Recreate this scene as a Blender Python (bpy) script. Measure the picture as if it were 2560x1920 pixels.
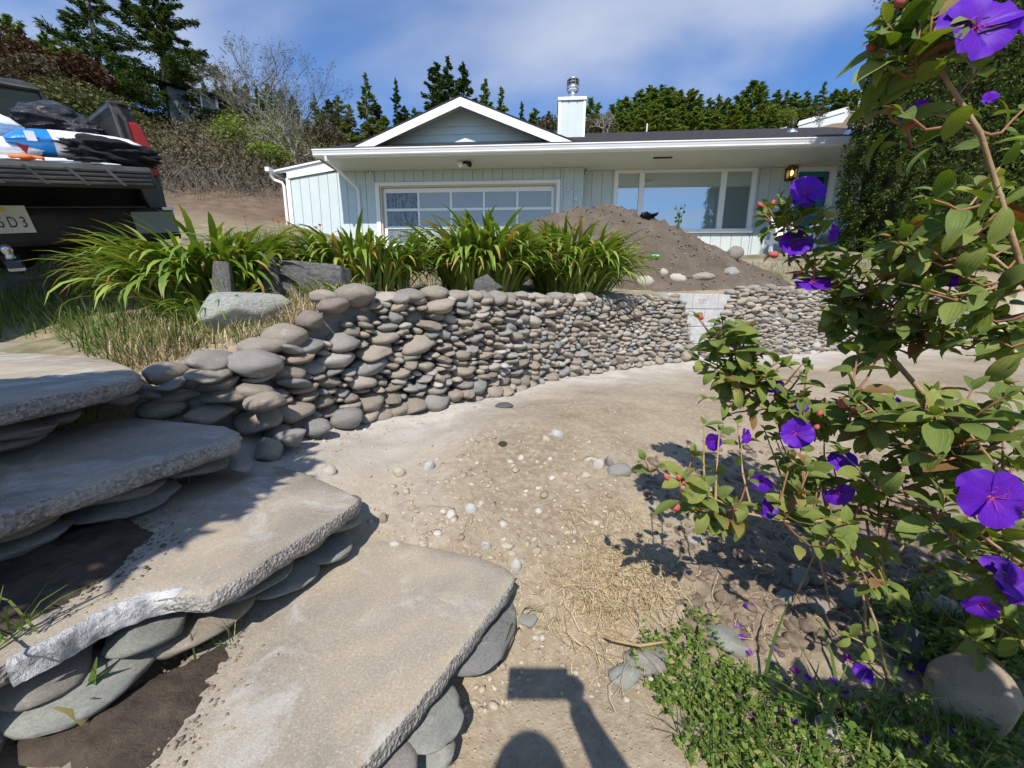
import bpy, bmesh, math, random
import numpy as np
from mathutils import Vector, Matrix, Euler

for _o in list(bpy.data.objects):
    bpy.data.objects.remove(_o)
SC = bpy.context.scene
COL = SC.collection
rng = np.random.default_rng(11)
random.seed(5)
rad = math.radians

# ------------------------------------------------------------------ camera
PITCH, ROLL, FPX, CZ = rad(11.3), rad(0.5), 961.0, 1.0
cd = bpy.data.cameras.new('camera')
cam = bpy.data.objects.new('camera', cd)
COL.objects.link(cam)
cd.sensor_width = 36.0
cd.lens = 36.0 * FPX / 2560.0
cd.clip_start, cd.clip_end = 0.02, 3000.0
cam.location = (0, 0, CZ)
cam.rotation_euler = (Matrix.Rotation(math.pi / 2 - PITCH, 3, 'X') @ Matrix.Rotation(ROLL, 3, 'Z')).to_euler()
SC.camera = cam

_fw = np.array([0, math.cos(PITCH), -math.sin(PITCH)])
_u0 = np.array([0, math.sin(PITCH), math.cos(PITCH)])
_r0 = np.array([1.0, 0, 0])
_rt = _r0 * math.cos(ROLL) + _u0 * math.sin(ROLL)
_up = _u0 * math.cos(ROLL) - _r0 * math.sin(ROLL)
_C = np.array([0, 0, CZ])
def ray(x, y): return _fw + _rt * ((x - 1280) / FPX) + _up * ((960 - y) / FPX)
def on(x, y, z):
    d = ray(x, y); return _C + d * ((z - CZ) / d[2])
def at(x, y, Y):
    d = ray(x, y); return _C + d * (Y / d[1])
def zdepth(p): return float((np.asarray(p, float) - _C) @ _fw)
def pj(p):
    v = np.asarray(p, float) - _C; z = v @ _fw
    return 1280 + FPX * (v @ _rt) / z, 960 - FPX * (v @ _up) / z

# ------------------------------------------------------------------ sun and sky
_s = ray(1372, 1695); _s = _s / np.linalg.norm(_s)      # sunlight travels along this line (the phone's own shadow)
SUN_EL = math.asin(-_s[2]); SUN_AZ = math.atan2(-_s[0], -_s[1])
sl = bpy.data.lights.new('sun', 'SUN')
sl.energy, sl.angle, sl.color = 5.0, rad(0.55), (1.0, 0.95, 0.88)
sun = bpy.data.objects.new('sun', sl); COL.objects.link(sun)
sun.location = (-3, -20, 25)
sun.rotation_euler = Vector(_s).to_track_quat('-Z', 'Y').to_euler()

world = bpy.data.worlds.new('World'); SC.world = world; world.use_nodes = True
wt = world.node_tree; wt.nodes.clear()
def wn(t, **kw):
    n = wt.nodes.new(t)
    for k, v in kw.items(): setattr(n, k, v)
    return n
sky = wn('ShaderNodeTexSky', sky_type='NISHITA')
sky.sun_disc = False; sky.sun_elevation = SUN_EL; sky.sun_rotation = SUN_AZ % (2 * math.pi)
sky.air_density, sky.dust_density, sky.ozone_density = 1.0, 0.25, 2.6
tc = wn('ShaderNodeTexCoord'); sep = wn('ShaderNodeSeparateXYZ')
wt.links.new(tc.outputs['Generated'], sep.inputs[0])
zc = wn('ShaderNodeMath', operation='MAXIMUM'); zc.inputs[1].default_value = 0.0
wt.links.new(sep.outputs[2], zc.inputs[0])
za = wn('ShaderNodeMath', operation='ADD'); za.inputs[1].default_value = 0.22
wt.links.new(zc.outputs[0], za.inputs[0])
dv = wn('ShaderNodeVectorMath', operation='DIVIDE')
cmb = wn('ShaderNodeCombineXYZ')
for i in range(3): wt.links.new(za.outputs[0], cmb.inputs[i])
wt.links.new(tc.outputs['Generated'], dv.inputs[0]); wt.links.new(cmb.outputs[0], dv.inputs[1])
mpg = wn('ShaderNodeMapping'); mpg.inputs['Location'].default_value = (0.05, -0.05, 0.0); mpg.inputs['Scale'].default_value = (0.5, 0.8, 0.3)
wt.links.new(dv.outputs[0], mpg.inputs[0])
nz = wn('ShaderNodeTexNoise'); nz.inputs['Scale'].default_value = 1.5; nz.inputs['Detail'].default_value = 6; nz.inputs['Roughness'].default_value = 0.46; nz.inputs['Distortion'].default_value = 0.25
wt.links.new(mpg.outputs[0], nz.inputs['Vector'])
cr = wn('ShaderNodeValToRGB'); cr.color_ramp.interpolation = 'EASE'
cr.color_ramp.elements[0].position = 0.46; cr.color_ramp.elements[0].color = (0.02, 0.02, 0.02, 1)
cr.color_ramp.elements[1].position = 0.71; cr.color_ramp.elements[1].color = (0.9, 0.9, 0.9, 1)
wt.links.new(nz.outputs['Fac'], cr.inputs[0])
mx = wn('ShaderNodeMix', data_type='RGBA')
wt.links.new(cr.outputs[0], mx.inputs['Factor']); tint = wn('ShaderNodeMix', data_type='RGBA', blend_type='MULTIPLY'); tint.inputs['Factor'].default_value = 1.0; tint.inputs['B'].default_value = (.60, .95, 1.32, 1)
wt.links.new(sky.outputs[0], tint.inputs['A']); wt.links.new(tint.outputs['Result'], mx.inputs['A'])
mx.inputs['B'].default_value = (4.9, 5.3, 6.2, 1)
bg = wn('ShaderNodeBackground'); bg.inputs['Strength'].default_value = 0.12
wt.links.new(mx.outputs['Result'], bg.inputs[0])
wo = wn('ShaderNodeOutputWorld'); wt.links.new(bg.outputs[0], wo.inputs[0])

vs = SC.view_settings
vs.view_transform, vs.look, vs.exposure, vs.gamma, vs.use_curve_mapping = 'Standard', 'None', 0.22, 1.0, False
SC.render.engine = 'CYCLES'
SC.cycles.use_denoising = True
SC.cycles.max_bounces, SC.cycles.diffuse_bounces, SC.cycles.glossy_bounces = 6, 3, 3
SC.cycles.transmission_bounces, SC.cycles.transparent_max_bounces = 4, 6
SC.cycles.sample_clamp_indirect = 6.0

# ------------------------------------------------------------------ helpers
def tag(o, label=None, cat=None, group=None, kind=None):
    if label: o['label'] = label
    if cat: o['category'] = cat
    if group: o['group'] = group
    if kind: o['kind'] = kind
    return o
def thing(name, label, cat, loc=(0, 0, 0), rot=(0, 0, 0), group=None):
    o = bpy.data.objects.new(name, None); COL.objects.link(o)
    o.empty_display_size = 0.1
    o.location = loc; o.rotation_euler = rot
    return tag(o, label, cat, group)
def link(name, me, mat, parent=None, loc=None, rot=None, scale=None, world_verts=False, smooth=False):
    o = bpy.data.objects.new(name, me); COL.objects.link(o)
    if mat is not None and len(me.materials) == 0:
        for m_ in (mat if isinstance(mat, (list, tuple)) else [mat]): me.materials.append(m_)
    if parent is not None:
        o.parent = parent
        if world_verts: o.location = -_wloc(parent)
    if loc is not None: o.location = loc
    if rot is not None: o.rotation_euler = rot
    if scale is not None: o.scale = scale
    if smooth: me.shade_smooth()
    return o
def _wloc(p):
    v = Vector((0, 0, 0))
    while p is not None:
        v = v + p.location; p = p.parent
    return v
def put(o, M, parent=None):
    """place object o with world matrix M under parent (parent has no rotation)"""
    if parent is not None:
        o.parent = parent
        M = Matrix.Translation(-_wloc(parent)) @ M
    o.matrix_local = M
def from_quads(name, Q, attr=None):
    """mesh of loose quads, Q (N,4,3)"""
    Q = np.asarray(Q, np.float32); n = len(Q)
    me = bpy.data.meshes.new(name)
    me.vertices.add(n * 4); me.vertices.foreach_set('co', Q.reshape(-1))
    me.loops.add(n * 4); me.loops.foreach_set('vertex_index', np.arange(n * 4, dtype=np.int32))
    me.polygons.add(n); me.polygons.foreach_set('loop_start', np.arange(0, n * 4, 4, dtype=np.int32))
    me.update(calc_edges=True)
    return me
def from_np(name, V, Fq, smooth=True):
    """V (n,3), Fq (m,k) index array"""
    V = np.asarray(V, np.float32); Fq = np.asarray(Fq, np.int32); m, k = Fq.shape
    me = bpy.data.meshes.new(name)
    me.vertices.add(len(V)); me.vertices.foreach_set('co', V.reshape(-1))
    me.loops.add(m * k); me.loops.foreach_set('vertex_index', Fq.reshape(-1))
    me.polygons.add(m); me.polygons.foreach_set('loop_start', np.arange(0, m * k, k, dtype=np.int32))
    me.update(calc_edges=True)
    if smooth: me.shade_smooth()
    return me
def fattr(me, name, vals):
    a = me.attributes.new(name, 'FLOAT', 'POINT'); a.data.foreach_set('value', np.asarray(vals, np.float32))

class MB:
    def __init__(s): s.v = []; s.f = []
    def add(s, vs, fs):
        n = len(s.v); s.v += [tuple(map(float, p)) for p in vs]; s.f += [tuple(i + n for i in f) for f in fs]; return s
    def box(s, x0, x1, y0, y1, z0, z1, M=None):
        P = [(x, y, z) for z in (z0, z1) for y in (y0, y1) for x in (x0, x1)]
        if M is not None: P = [tuple(M @ Vector(p)) for p in P]
        return s.add(P, [(0, 2, 3, 1), (4, 5, 7, 6), (0, 1, 5, 4), (2, 6, 7, 3), (0, 4, 6, 2), (1, 3, 7, 5)])
    def prism(s, poly, axis, a, b):
        """extrude 2D polygon along axis 'x','y','z' from a to b"""
        n = len(poly)
        def mk(p, t):
            return {'x': (t, p[0], p[1]), 'y': (p[0], t, p[1]), 'z': (p[0], p[1], t)}[axis]
        P = [mk(p, a) for p in poly] + [mk(p, b) for p in poly]
        F = [tuple(range(n - 1, -1, -1)), tuple(range(n, 2 * n))] + [(i, (i + 1) % n, n + (i + 1) % n, n + i) for i in range(n)]
        return s.add(P, F)
    def tube(s, pts, r, n=6, cap=True):
        pts = [np.asarray(p, float) for p in pts]
        if not hasattr(r, '__len__'): r = [r] * len(pts)
        ref = None; V = []; F = []
        for i, p in enumerate(pts):
            t = pts[min(i + 1, len(pts) - 1)] - pts[max(i - 1, 0)]
            t = t / (np.linalg.norm(t) + 1e-9)
            if ref is None:
                ref = np.array([0, 0, 1.0]) if abs(t[2]) < 0.9 else np.array([1.0, 0, 0])
            a = np.cross(t, ref); a /= np.linalg.norm(a) + 1e-9; b = np.cross(a, t); ref = b
            for k in range(n):
                th = 2 * math.pi * k / n
                V.append(p + (a * math.cos(th) + b * math.sin(th)) * r[i])
        for i in range(len(pts) - 1):
            for k in range(n):
                F.append((i * n + k, i * n + (k + 1) % n, (i + 1) * n + (k + 1) % n, (i + 1) * n + k))
        if cap:
            F.append(tuple(range(n - 1, -1, -1))); F.append(tuple((len(pts) - 1) * n + k for k in range(n)))
        return s.add(V, F)
    def lathe(s, prof, c, n=16, axis='z'):
        V = []; F = []
        for (r, h) in prof:
            for k in range(n):
                th = 2 * math.pi * k / n
                q = (r * math.cos(th), r * math.sin(th), h)
                if axis == 'x': q = (q[2], q[0], q[1])
                if axis == 'y': q = (q[0], q[2], q[1])
                V.append((c[0] + q[0], c[1] + q[1], c[2] + q[2]))
        m = len(prof)
        for i in range(m - 1):
            for k in range(n):
                F.append((i * n + k, i * n + (k + 1) % n, (i + 1) * n + (k + 1) % n, (i + 1) * n + k))
        F.append(tuple(range(n - 1, -1, -1))); F.append(tuple((m - 1) * n + k for k in range(n)))
        return s.add(V, F)
    def mesh(s, name, smooth=False):
        me = bpy.data.meshes.new(name); me.from_pydata(s.v, [], s.f); me.update()
        b = bmesh.new(); b.from_mesh(me); bmesh.ops.recalc_face_normals(b, faces=b.faces); b.to_mesh(me); b.free()
        if smooth: me.shade_smooth()
        return me
    def build(s, name, mat, parent=None, smooth=False, bevel=0, world=False, **kw):
        o = link(name, s.mesh(name, smooth), mat, parent, world_verts=world, **kw)
        if bevel:
            m = o.modifiers.new('bevel', 'BEVEL'); m.width = bevel; m.segments = 2; m.limit_method = 'ANGLE'; m.angle_limit = rad(35)
        return o

# numpy value noise ------------------------------------------------------
def _h(ix, iy, iz, seed):
    n = (ix * 374761393 + iy * 668265263 + iz * 2147483647 % 1013904223 + seed * 974634777).astype(np.int64)
    n = (n ^ (n >> 13)) * 1274126177
    n = n & 0x7fffffff
    return ((n ^ (n >> 16)) & 0xffff) / 65535.0
def vnoise(P, scale=1.0, seed=0, octv=4, gain=0.5):
    """P (...,2 or 3) -> [-1,1] fbm"""
    P = np.asarray(P, float)
    if P.shape[-1] == 2: P = np.concatenate([P, np.zeros(P.shape[:-1] + (1,))], -1)
    out = np.zeros(P.shape[:-1]); amp = 1.0; tot = 0.0
    for o in range(octv):
        q = P * scale * (2 ** o) + 17.3 * o
        i = np.floor(q).astype(np.int64); f = q - i; f = f * f * (3 - 2 * f)
        v = 0
        for dx in (0, 1):
            for dy in (0, 1):
                for dz in (0, 1):
                    w = (f[..., 0] if dx else 1 - f[..., 0]) * (f[..., 1] if dy else 1 - f[..., 1]) * (f[..., 2] if dz else 1 - f[..., 2])
                    v = v + w * _h(i[..., 0] + dx, i[..., 1] + dy, i[..., 2] + dz, seed + o)
        out += amp * (v * 2 - 1); tot += amp; amp *= gain
    return out / tot

# materials --------------------------------------------------------------
class NT:
    def __init__(s, name):
        s.m = bpy.data.materials.new(name); s.m.use_nodes = True
        s.t = s.m.node_tree; s.t.nodes.clear()
        s.out = s.n('ShaderNodeOutputMaterial')
    def n(s, t, _in=None, **kw):
        x = s.t.nodes.new(t)
        for k, v in kw.items(): setattr(x, k, v)
        for k, v in (_in or {}).items():
            if isinstance(v, bpy.types.NodeSocket): s.t.links.new(v, x.inputs[k])
            else: x.inputs[k].default_value = v
        return x
    def l(s, a, b): s.t.links.new(a, b)
    def math(s, op, a, b=0.0, clamp=False):
        x = s.n('ShaderNodeMath', {0: a, 1: b}, operation=op); x.use_clamp = clamp; return x.outputs[0]
    def mix(s, f, a, b, blend='MIX'):
        x = s.n('ShaderNodeMix', data_type='RGBA', blend_type=blend)
        for k, v in (('Factor', f), ('A', a), ('B', b)):
            if isinstance(v, bpy.types.NodeSocket): s.l(v, x.inputs[k])
            else: x.inputs[k].default_value = v if k == 'Factor' else (*v[:3], 1)
        return x.outputs['Result']
    def noise(s, vec, scale, detail=5, rough=0.55, dist=0.0):
        return s.n('ShaderNodeTexNoise', {'Vector': vec, 'Scale': scale, 'Detail': detail, 'Roughness': rough, 'Distortion': dist}).outputs['Fac']
    def ramp(s, f, stops, interp='LINEAR'):
        x = s.n('ShaderNodeValToRGB', {0: f}); e = x.color_ramp; e.interpolation = interp
        while len(e.elements) < len(stops): e.elements.new(0.5)
        for el, (p, c) in zip(e.elements, stops):
            el.position = p; el.color = (*c[:3], 1) if hasattr(c, '__len__') else (c, c, c, 1)
        return x.outputs[0]
    def coord(s, rnd=True):
        tcn = s.n('ShaderNodeTexCoord').outputs['Object']
        if not rnd: return tcn
        oi = s.n('ShaderNodeObjectInfo').outputs['Random']
        k = s.math('MULTIPLY', oi, 57.0)
        return s.n('ShaderNodeVectorMath', {0: tcn, 1: k}, operation='ADD').outputs[0]
    def rand(s):
        a = s.n('ShaderNodeObjectInfo').outputs['Random']
        b = s.n('ShaderNodeNewGeometry').outputs['Random Per Island']
        return s.math('FRACT', s.math('ADD', s.math('MULTIPLY', a, 7.31), b))
    def bump(s, h, strength, dist=0.01, normal=None):
        i = {'Height': h, 'Strength': strength, 'Distance': dist}
        if normal is not None: i['Normal'] = normal
        return s.n('ShaderNodeBump', i).outputs[0]
    def pbr(s, col, rough=0.8, spec=0.3, metal=0.0, normal=None, **kw):
        i = {'Base Color': col if isinstance(col, bpy.types.NodeSocket) else (*col[:3], 1), 'Roughness': rough, 'Specular IOR Level': spec, 'Metallic': metal}
        if normal is not None: i['Normal'] = normal
        i.update(kw)
        b = s.n('ShaderNodeBsdfPrincipled', i); s.l(b.outputs[0], s.out.inputs[0]); return b
    def leaf(s, col, trans=0.3, rough=0.5, spec=0.3, tint=(1.0, 1.15, 0.45), normal=None):
        """leaf shader: principled + translucent"""
        b = s.pbr(col, rough, spec, normal=normal)
        tcol = s.mix(1.0, col, (*tint, 1), 'MULTIPLY')
        t = s.n('ShaderNodeBsdfTranslucent', {'Color': tcol})
        m = s.n('ShaderNodeMixShader', {0: trans, 1: b.outputs[0], 2: t.outputs[0]})
        s.l(m.outputs[0], s.out.inputs[0]); return m

def simple(name, c1, c2=None, scale=4.0, rough=0.75, spec=0.3, bump=0.0, bscale=40, metal=0.0, rnd=True, detail=5, lo=0.35, hi=0.65):
    t = NT(name); co = t.coord(rnd)
    col = c1
    if c2 is not None: col = t.ramp(t.noise(co, scale, detail), [(lo, c1), (hi, c2)])
    nm = t.bump(t.noise(co, bscale, 4), bump, 0.01) if bump else None
    t.pbr(col, rough, spec, metal, nm); return t.m
def foliage(name, stops, trans=0.25, rough=0.6, spec=0.2, **kw):
    t = NT(name); t.leaf(t.ramp(t.rand(), stops), trans, rough, spec, **kw); return t.m
# ================================================================== GROUND
WALL = np.array([(-1.36, 1.36), (-1.17, 1.42), (-1.02, 1.55), (-0.92, 1.82), (-0.72, 2.05), (-0.42, 2.24), (-0.10, 2.60), (0.17, 2.97), (0.50, 3.33), (0.90, 3.70),
                 (1.38, 4.05), (1.83, 4.30), (2.30, 4.50), (2.90, 4.70), (3.60, 4.95), (4.60, 5.35), (6.2, 5.75), (8.5, 6.1)])
def wall_y(x): return np.interp(x, WALL[:, 0], WALL[:, 1])
class RBF:
    def __init__(s, P):
        P = np.array(P, float); s.X = P[:, :2]; n = len(P)
        A = np.sqrt(((s.X[:, None] - s.X[None]) ** 2).sum(-1) + 0.01)
        B = np.c_[np.ones(n), s.X]
        K = np.block([[A, B], [B.T, np.zeros((3, 3))]])
        s.w = np.linalg.solve(K, np.r_[P[:, 2], np.zeros(3)])
    def __call__(s, x, y):
        x = np.asarray(x, float); y = np.asarray(y, float); o = np.full(x.shape, s.w[-3]) + s.w[-2] * x + s.w[-1] * y
        for (px, py), w in zip(s.X, s.w): o = o + w * np.sqrt((x - px) ** 2 + (y - py) ** 2 + 0.01)
        return o
LEFT = [(-1.5, 1.0, .50), (-2, 1.4, .68), (-3, 2.2, .72), (-2.6, 1.9, .78), (-4, .5, .70), (-8, 1, .85), (-1.35, .3, .50), (-1.1, .3, .36), (-.85, .3, .22), (-.5, .2, .08), (-1.9, .4, .67), (-1.9, -.2, .58), (-1.2, -.3, .25), (-.6, -.35, -.05), (-5, -3, .4), (-12, -3, .6)]
UP = RBF(LEFT + [(-1.2, 1.62, .83), (-1.05, 1.85, .92), (-.8, 2.25, 1.02), (-.4, 2.5, 1.05), (.2, 3.2, 1.07), (.9, 3.95, 1.09), (1.8, 4.5, 1.12), (2.8, 4.9, 1.24), (3.6, 5.2, 1.3), (4.6, 5.6, 1.32), (6.2, 6, 1.36), (8.5, 6.3, 1.45),
    (-1.5, 2.0, .90), (-2, 2.4, .93), (-3.36, 3.71, 1.19), (-4.3, 2.58, .91), (-5.8, 5.64, 1.66), (-6.75, 4.5, 1.38), (-3.1, 2.5, .93), (-2.4, 3.2, 1.05),
    (0, 6, 1.5), (2, 7, 1.65), (4, 7, 1.8), (6.4, 7.5, 2.05), (6, 10, 2.32), (2, 10.5, 2.2), (-2, 10.5, 2.15), (-4, 7, 1.75), (-3.8, 9, 2.05), (9, 9, 2.4), (10, 6, 1.8), (-10, 5, 1.5),
    (-5, 8.5, 2.3), (-6.5, 9, 2.5), (-7.3, 10.5, 3.0), (-9, 14, 4.7), (-11.5, 17, 6.3), (-20, 14, 4.8), (-30, 20, 8), (-14, 8, 2.2), (-20, 9, 2.6),
    (0, 14, 2.3), (0, 20, 3.5), (9, 14, 2.6), (9, 20, 4), (-16, 30, 13), (-31, 33, 14.5), (-45, 30, 14), (0, 30, 8), (0, 45, 13), (20, 30, 7.5), (20, 45, 13), (36, 45, 17),
    (45, 60, 28.3), (60, 60, 28.5), (20, 62, 18), (34, 62, 22), (0, 62, 19), (-12, 62, 24), (-45, 62, 27), (-90, 60, 26), (45, 85, 30), (0, 85, 25), (22, 85, 24), (-50, 85, 34), (120, 80, 33), (30, 8, 3), (60, 20, 8), (-60, 10, 4), (200, 200, 40), (0, 200, 42), (-200, 200, 42), (-200, 0, 8), (200, 0, 6)])
LO = RBF(LEFT + [(-1.3, 1.3, .55), (-1.0, 1.4, .43), (-.8, 1.85, .42), (-.3, 2.2, .42), (.17, 2.85, .42), (.9, 3.6, .42), (1.8, 4.2, .42), (2.8, 4.6, .43), (4.5, 5.2, .45), (6, 5.6, .5), (8.5, 5.9, .55),
    (2.8, 3.7, .40), (4, 3.2, .38), (.6, 2.5, .40), (1.1, 2.5, .39), (-.40, 1.13, .29), (-.75, 1.36, .42), (-.2, 1.12, .275), (.05, .98, .16), (.1, .8, .095), (.2, .6, .085), (0, .3, .05),
    (.35, 1.37, .26), (.73, 1.56, .28), (.5, .8, .11), (1.0, .6, .09), (1.4, .9, .14), (1.2, 1.6, .27), (2, 2, .33), (2, 1, .17), (3, 1, .15), (3, 2, .32), (6, 3, .35), (0, -1, -.32), (2, -1, -.3), (0, -3, -.8), (6, -3, -.8), (-2, -2, -.2),
    (-.7, .8, .19), (-1.1, .9, .36), (-.35, .75, .12), (0, 1.5, .31), (-.3, 1.6, .38), (30, 8, 1), (200, 0, 2), (-200, 0, 8), (0, -200, -20), (200, -200, -20), (-200, -200, -10), (200, 200, 3)])
def base_z(x, y):
    x = np.asarray(x, float); y = np.asarray(y, float)
    d = y - (wall_y(x) + 0.16)
    wdt = np.where(x < -1.2, 0.35, 0.05)
    k = np.clip((d + np.where(x < -1.2, 0.2, 0)) / wdt, 0, 1); k = k * k * (3 - 2 * k)
    far = np.clip((x - 9) / 6, 0, 1) * np.clip(1 - np.abs(y - 6) / 30, 0, 1)
    return LO(x, y) * (1 - k) + UP(x, y) * k
def ground_z(x, y):
    x = np.asarray(x, float); y = np.asarray(y, float)
    P = np.stack([x, y], -1); z = base_z(x, y)
    near = np.exp(-((np.hypot(x, y - 1.5)) / 7) ** 2)
    slab = np.exp(-(((x + .75) / .75) ** 2 + ((y - .9) / .5) ** 2))
    z = z + (vnoise(P, 1.6, 3, 3) * 0.035 + vnoise(P, 9, 5, 3) * 0.014) * near * (1 - slab) + vnoise(P, 0.09, 9, 3) * 0.5 * np.clip((y - 13) / 20, 0, 1)
    return z
def gz(x, y): return float(ground_z(np.array([x]), np.array([y]))[0])

def axis(a, b, dens, out, ratio, far):
    c = list(np.arange(a, b, dens)); s = dens
    v = c[-1]
    while v < far[1]: s *= ratio; v += s; c.append(v)
    v = c[0]; s = dens; L = []
    while v > far[0]: s *= ratio; v -= s; L.append(v)
    return np.array(L[::-1] + c)
gx = axis(-2.6, 3.6, 0.028, 0, 1.07, (-320, 320))
gy = axis(0.25, 5.2, 0.028, 0, 1.045, (-220, 360))
GX, GY = np.meshgrid(gx, gy)
GZ = ground_z(GX, GY)
P2 = np.stack([GX, GY], -1)
clod = np.abs(vnoise(P2, 26, 21, 3)); dens = np.clip(vnoise(P2, 1.1, 8, 2) * 2.2 + .25, 0, 1)
fine = np.exp(-((GX - .5) / 3.2) ** 4 - ((GY - 1.8) / 3.2) ** 4)
wy = wall_y(GX); dwall = wy - GY
dust = np.exp(-np.clip(dwall - .03, 0, 9) / 0.42) * (dwall > -0.15) * (GX > -1.2) * (GX < 9)
dust = np.clip(dust * 1.35 + vnoise(P2, 2.2, 31, 4) * .35 * (dust > .04), 0, 1)
bank = np.clip((GX - .2) * 1.2, 0, 1) * np.clip((2.3 - GY) / .8, 0, 1)
hump = np.exp(-(((GX - .15) / .75) ** 2 + ((GY - 1.75) / .5) ** 2)) * .065
GZ = GZ + hump * np.clip(GX + .45, 0, .3) / .3
GZ = GZ + clod * (0.013 + 0.026 * dens * bank) * fine * (1 - .75 * dust)
GZs = GZ
def ground_z(x, y):
    x = np.asarray(x, float); y = np.asarray(y, float)
    i = np.clip(np.searchsorted(gy, y) - 1, 0, len(gy) - 2); j = np.clip(np.searchsorted(gx, x) - 1, 0, len(gx) - 2)
    fy = np.clip((y - gy[i]) / (gy[i + 1] - gy[i]), 0, 1); fx = np.clip((x - gx[j]) / (gx[j + 1] - gx[j]), 0, 1)
    return (GZs[i, j] * (1 - fx) + GZs[i, j + 1] * fx) * (1 - fy) + (GZs[i + 1, j] * (1 - fx) + GZs[i + 1, j + 1] * fx) * fy
n0, n1 = GZ.shape
V = np.stack([GX, GY, GZ], -1).reshape(-1, 3)
idx = np.arange(n0 * n1).reshape(n0, n1)
Fq = np.stack([idx[:-1, :-1], idx[:-1, 1:], idx[1:, 1:], idx[1:, :-1]], -1).reshape(-1, 4)
gme = from_np('ground', V, Fq)
fattr(gme, 'dust', dust.reshape(-1))
hill = np.clip((GY - 10.2 - .0 * GX) / 1.5, 0, 1) * np.clip((-GX - 6.3) / .8, 0, 1) * np.clip((19 - GY) / 3, 0, 1)
hill = np.maximum(hill, .62 * np.clip((GX - .48) / .25, 0, 1) * np.clip((2.1 - GX) / .4, 0, 1) * np.clip((GY - .8) / .2, 0, 1) * np.clip((1.85 - GY) / .35, 0, 1) * np.clip(.75 + vnoise(P2, 4, 61, 3), 0, 1))
hill = np.maximum(hill, np.exp(-(((GX - 48) / 9) ** 2 + ((GY - 56) / 4) ** 2)) * 1.2)
fattr(gme, 'soil', np.clip(hill, 0, 1).reshape(-1))
lawn = np.clip((GY - wy - .25) / .5, 0, 1) * np.clip(.5 + vnoise(P2, .7, 77, 3) * 1.3, 0, 1)
lawn = np.maximum(lawn * (GY < 14), np.clip((GY - 15) / 8, 0, 1))
lawn = np.maximum(lawn, np.clip((-GX - 1.75) / .3, 0, 1) * .8 * np.clip((GY - 1.3) / .4, 0, 1))
lawn = np.maximum(lawn, np.clip((-GY - .7) / .6, 0, 1) * .9)
fattr(gme, 'veg', np.clip(lawn * (1 - hill), 0, 1).reshape(-1))

t = NT('dirt_ground'); co = t.coord(False)
dst = t.n('ShaderNodeAttribute', attribute_name='dust').outputs['Fac']
veg = t.n('ShaderNodeAttribute', attribute_name='veg').outputs['Fac']
soi = t.n('ShaderNodeAttribute', attribute_name='soil').outputs['Fac']
big = t.noise(co, 1.7, 5, .6, .4); fin = t.noise(co, 38, 6, .65)
c0 = t.ramp(big, [(.30, (.205, .158, .106)), (.52, (.28, .222, .150)), (.72, (.35, .285, .20))])
c0 = t.mix(t.ramp(fin, [(.42, 0.0), (.66, .6)]), c0, (.42, .35, .255))
spk = t.n('ShaderNodeTexVoronoi', {'Vector': co, 'Scale': 70.0, 'Randomness': 1.0})
sp = t.ramp(spk.outputs['Distance'], [(.12, 1.0), (.22, 0.0)])
spc = t.mix(t.n('ShaderNodeSeparateColor', {0: spk.outputs['Color']}).outputs[0], (.30, .25, .20), (.62, .56, .46))
c0 = t.mix(t.math('MULTIPLY', sp, .55), c0, spc)
cd_ = t.ramp(t.noise(co, 7, 6, .6), [(.35, (.39, .355, .305)), (.65, (.50, .465, .41))])
c1 = t.mix(t.ramp(dst, [(.05, 0.0), (.75, .95)]), c0, cd_)
cv = t.ramp(t.noise(co, 3, 6, .7), [(.32, (.07, .09, .025)), (.5, (.125, .125, .052)), (.68, (.175, .145, .08))])
c1 = t.mix(t.math('MULTIPLY', veg, t.ramp(t.noise(co, 5, 4), [(.35, .25), (.6, 1.0)])), c1, cv)
cs = t.ramp(t.noise(co, 2.5, 8, .7), [(.3, (.095, .066, .044)), (.65, (.18, .13, .088))])
c1 = t.mix(soi, c1, cs)
h1 = t.math('ADD', t.math('MULTIPLY', fin, .6), t.math('MULTIPLY', t.noise(co, 120, 4, .7), .4))
h1 = t.math('ADD', h1, t.math('MULTIPLY', sp, .35))
bs = t.math('SUBTRACT', .75, t.math('MULTIPLY', dst, .5))
t.pbr(c1, .95, .15, normal=t.bump(h1, bs, .012))
M_DIRT = t.m
ground = link('ground', gme, M_DIRT); tag(ground, kind='structure', label='tan dirt path and rising ground up to the hillside')

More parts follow.
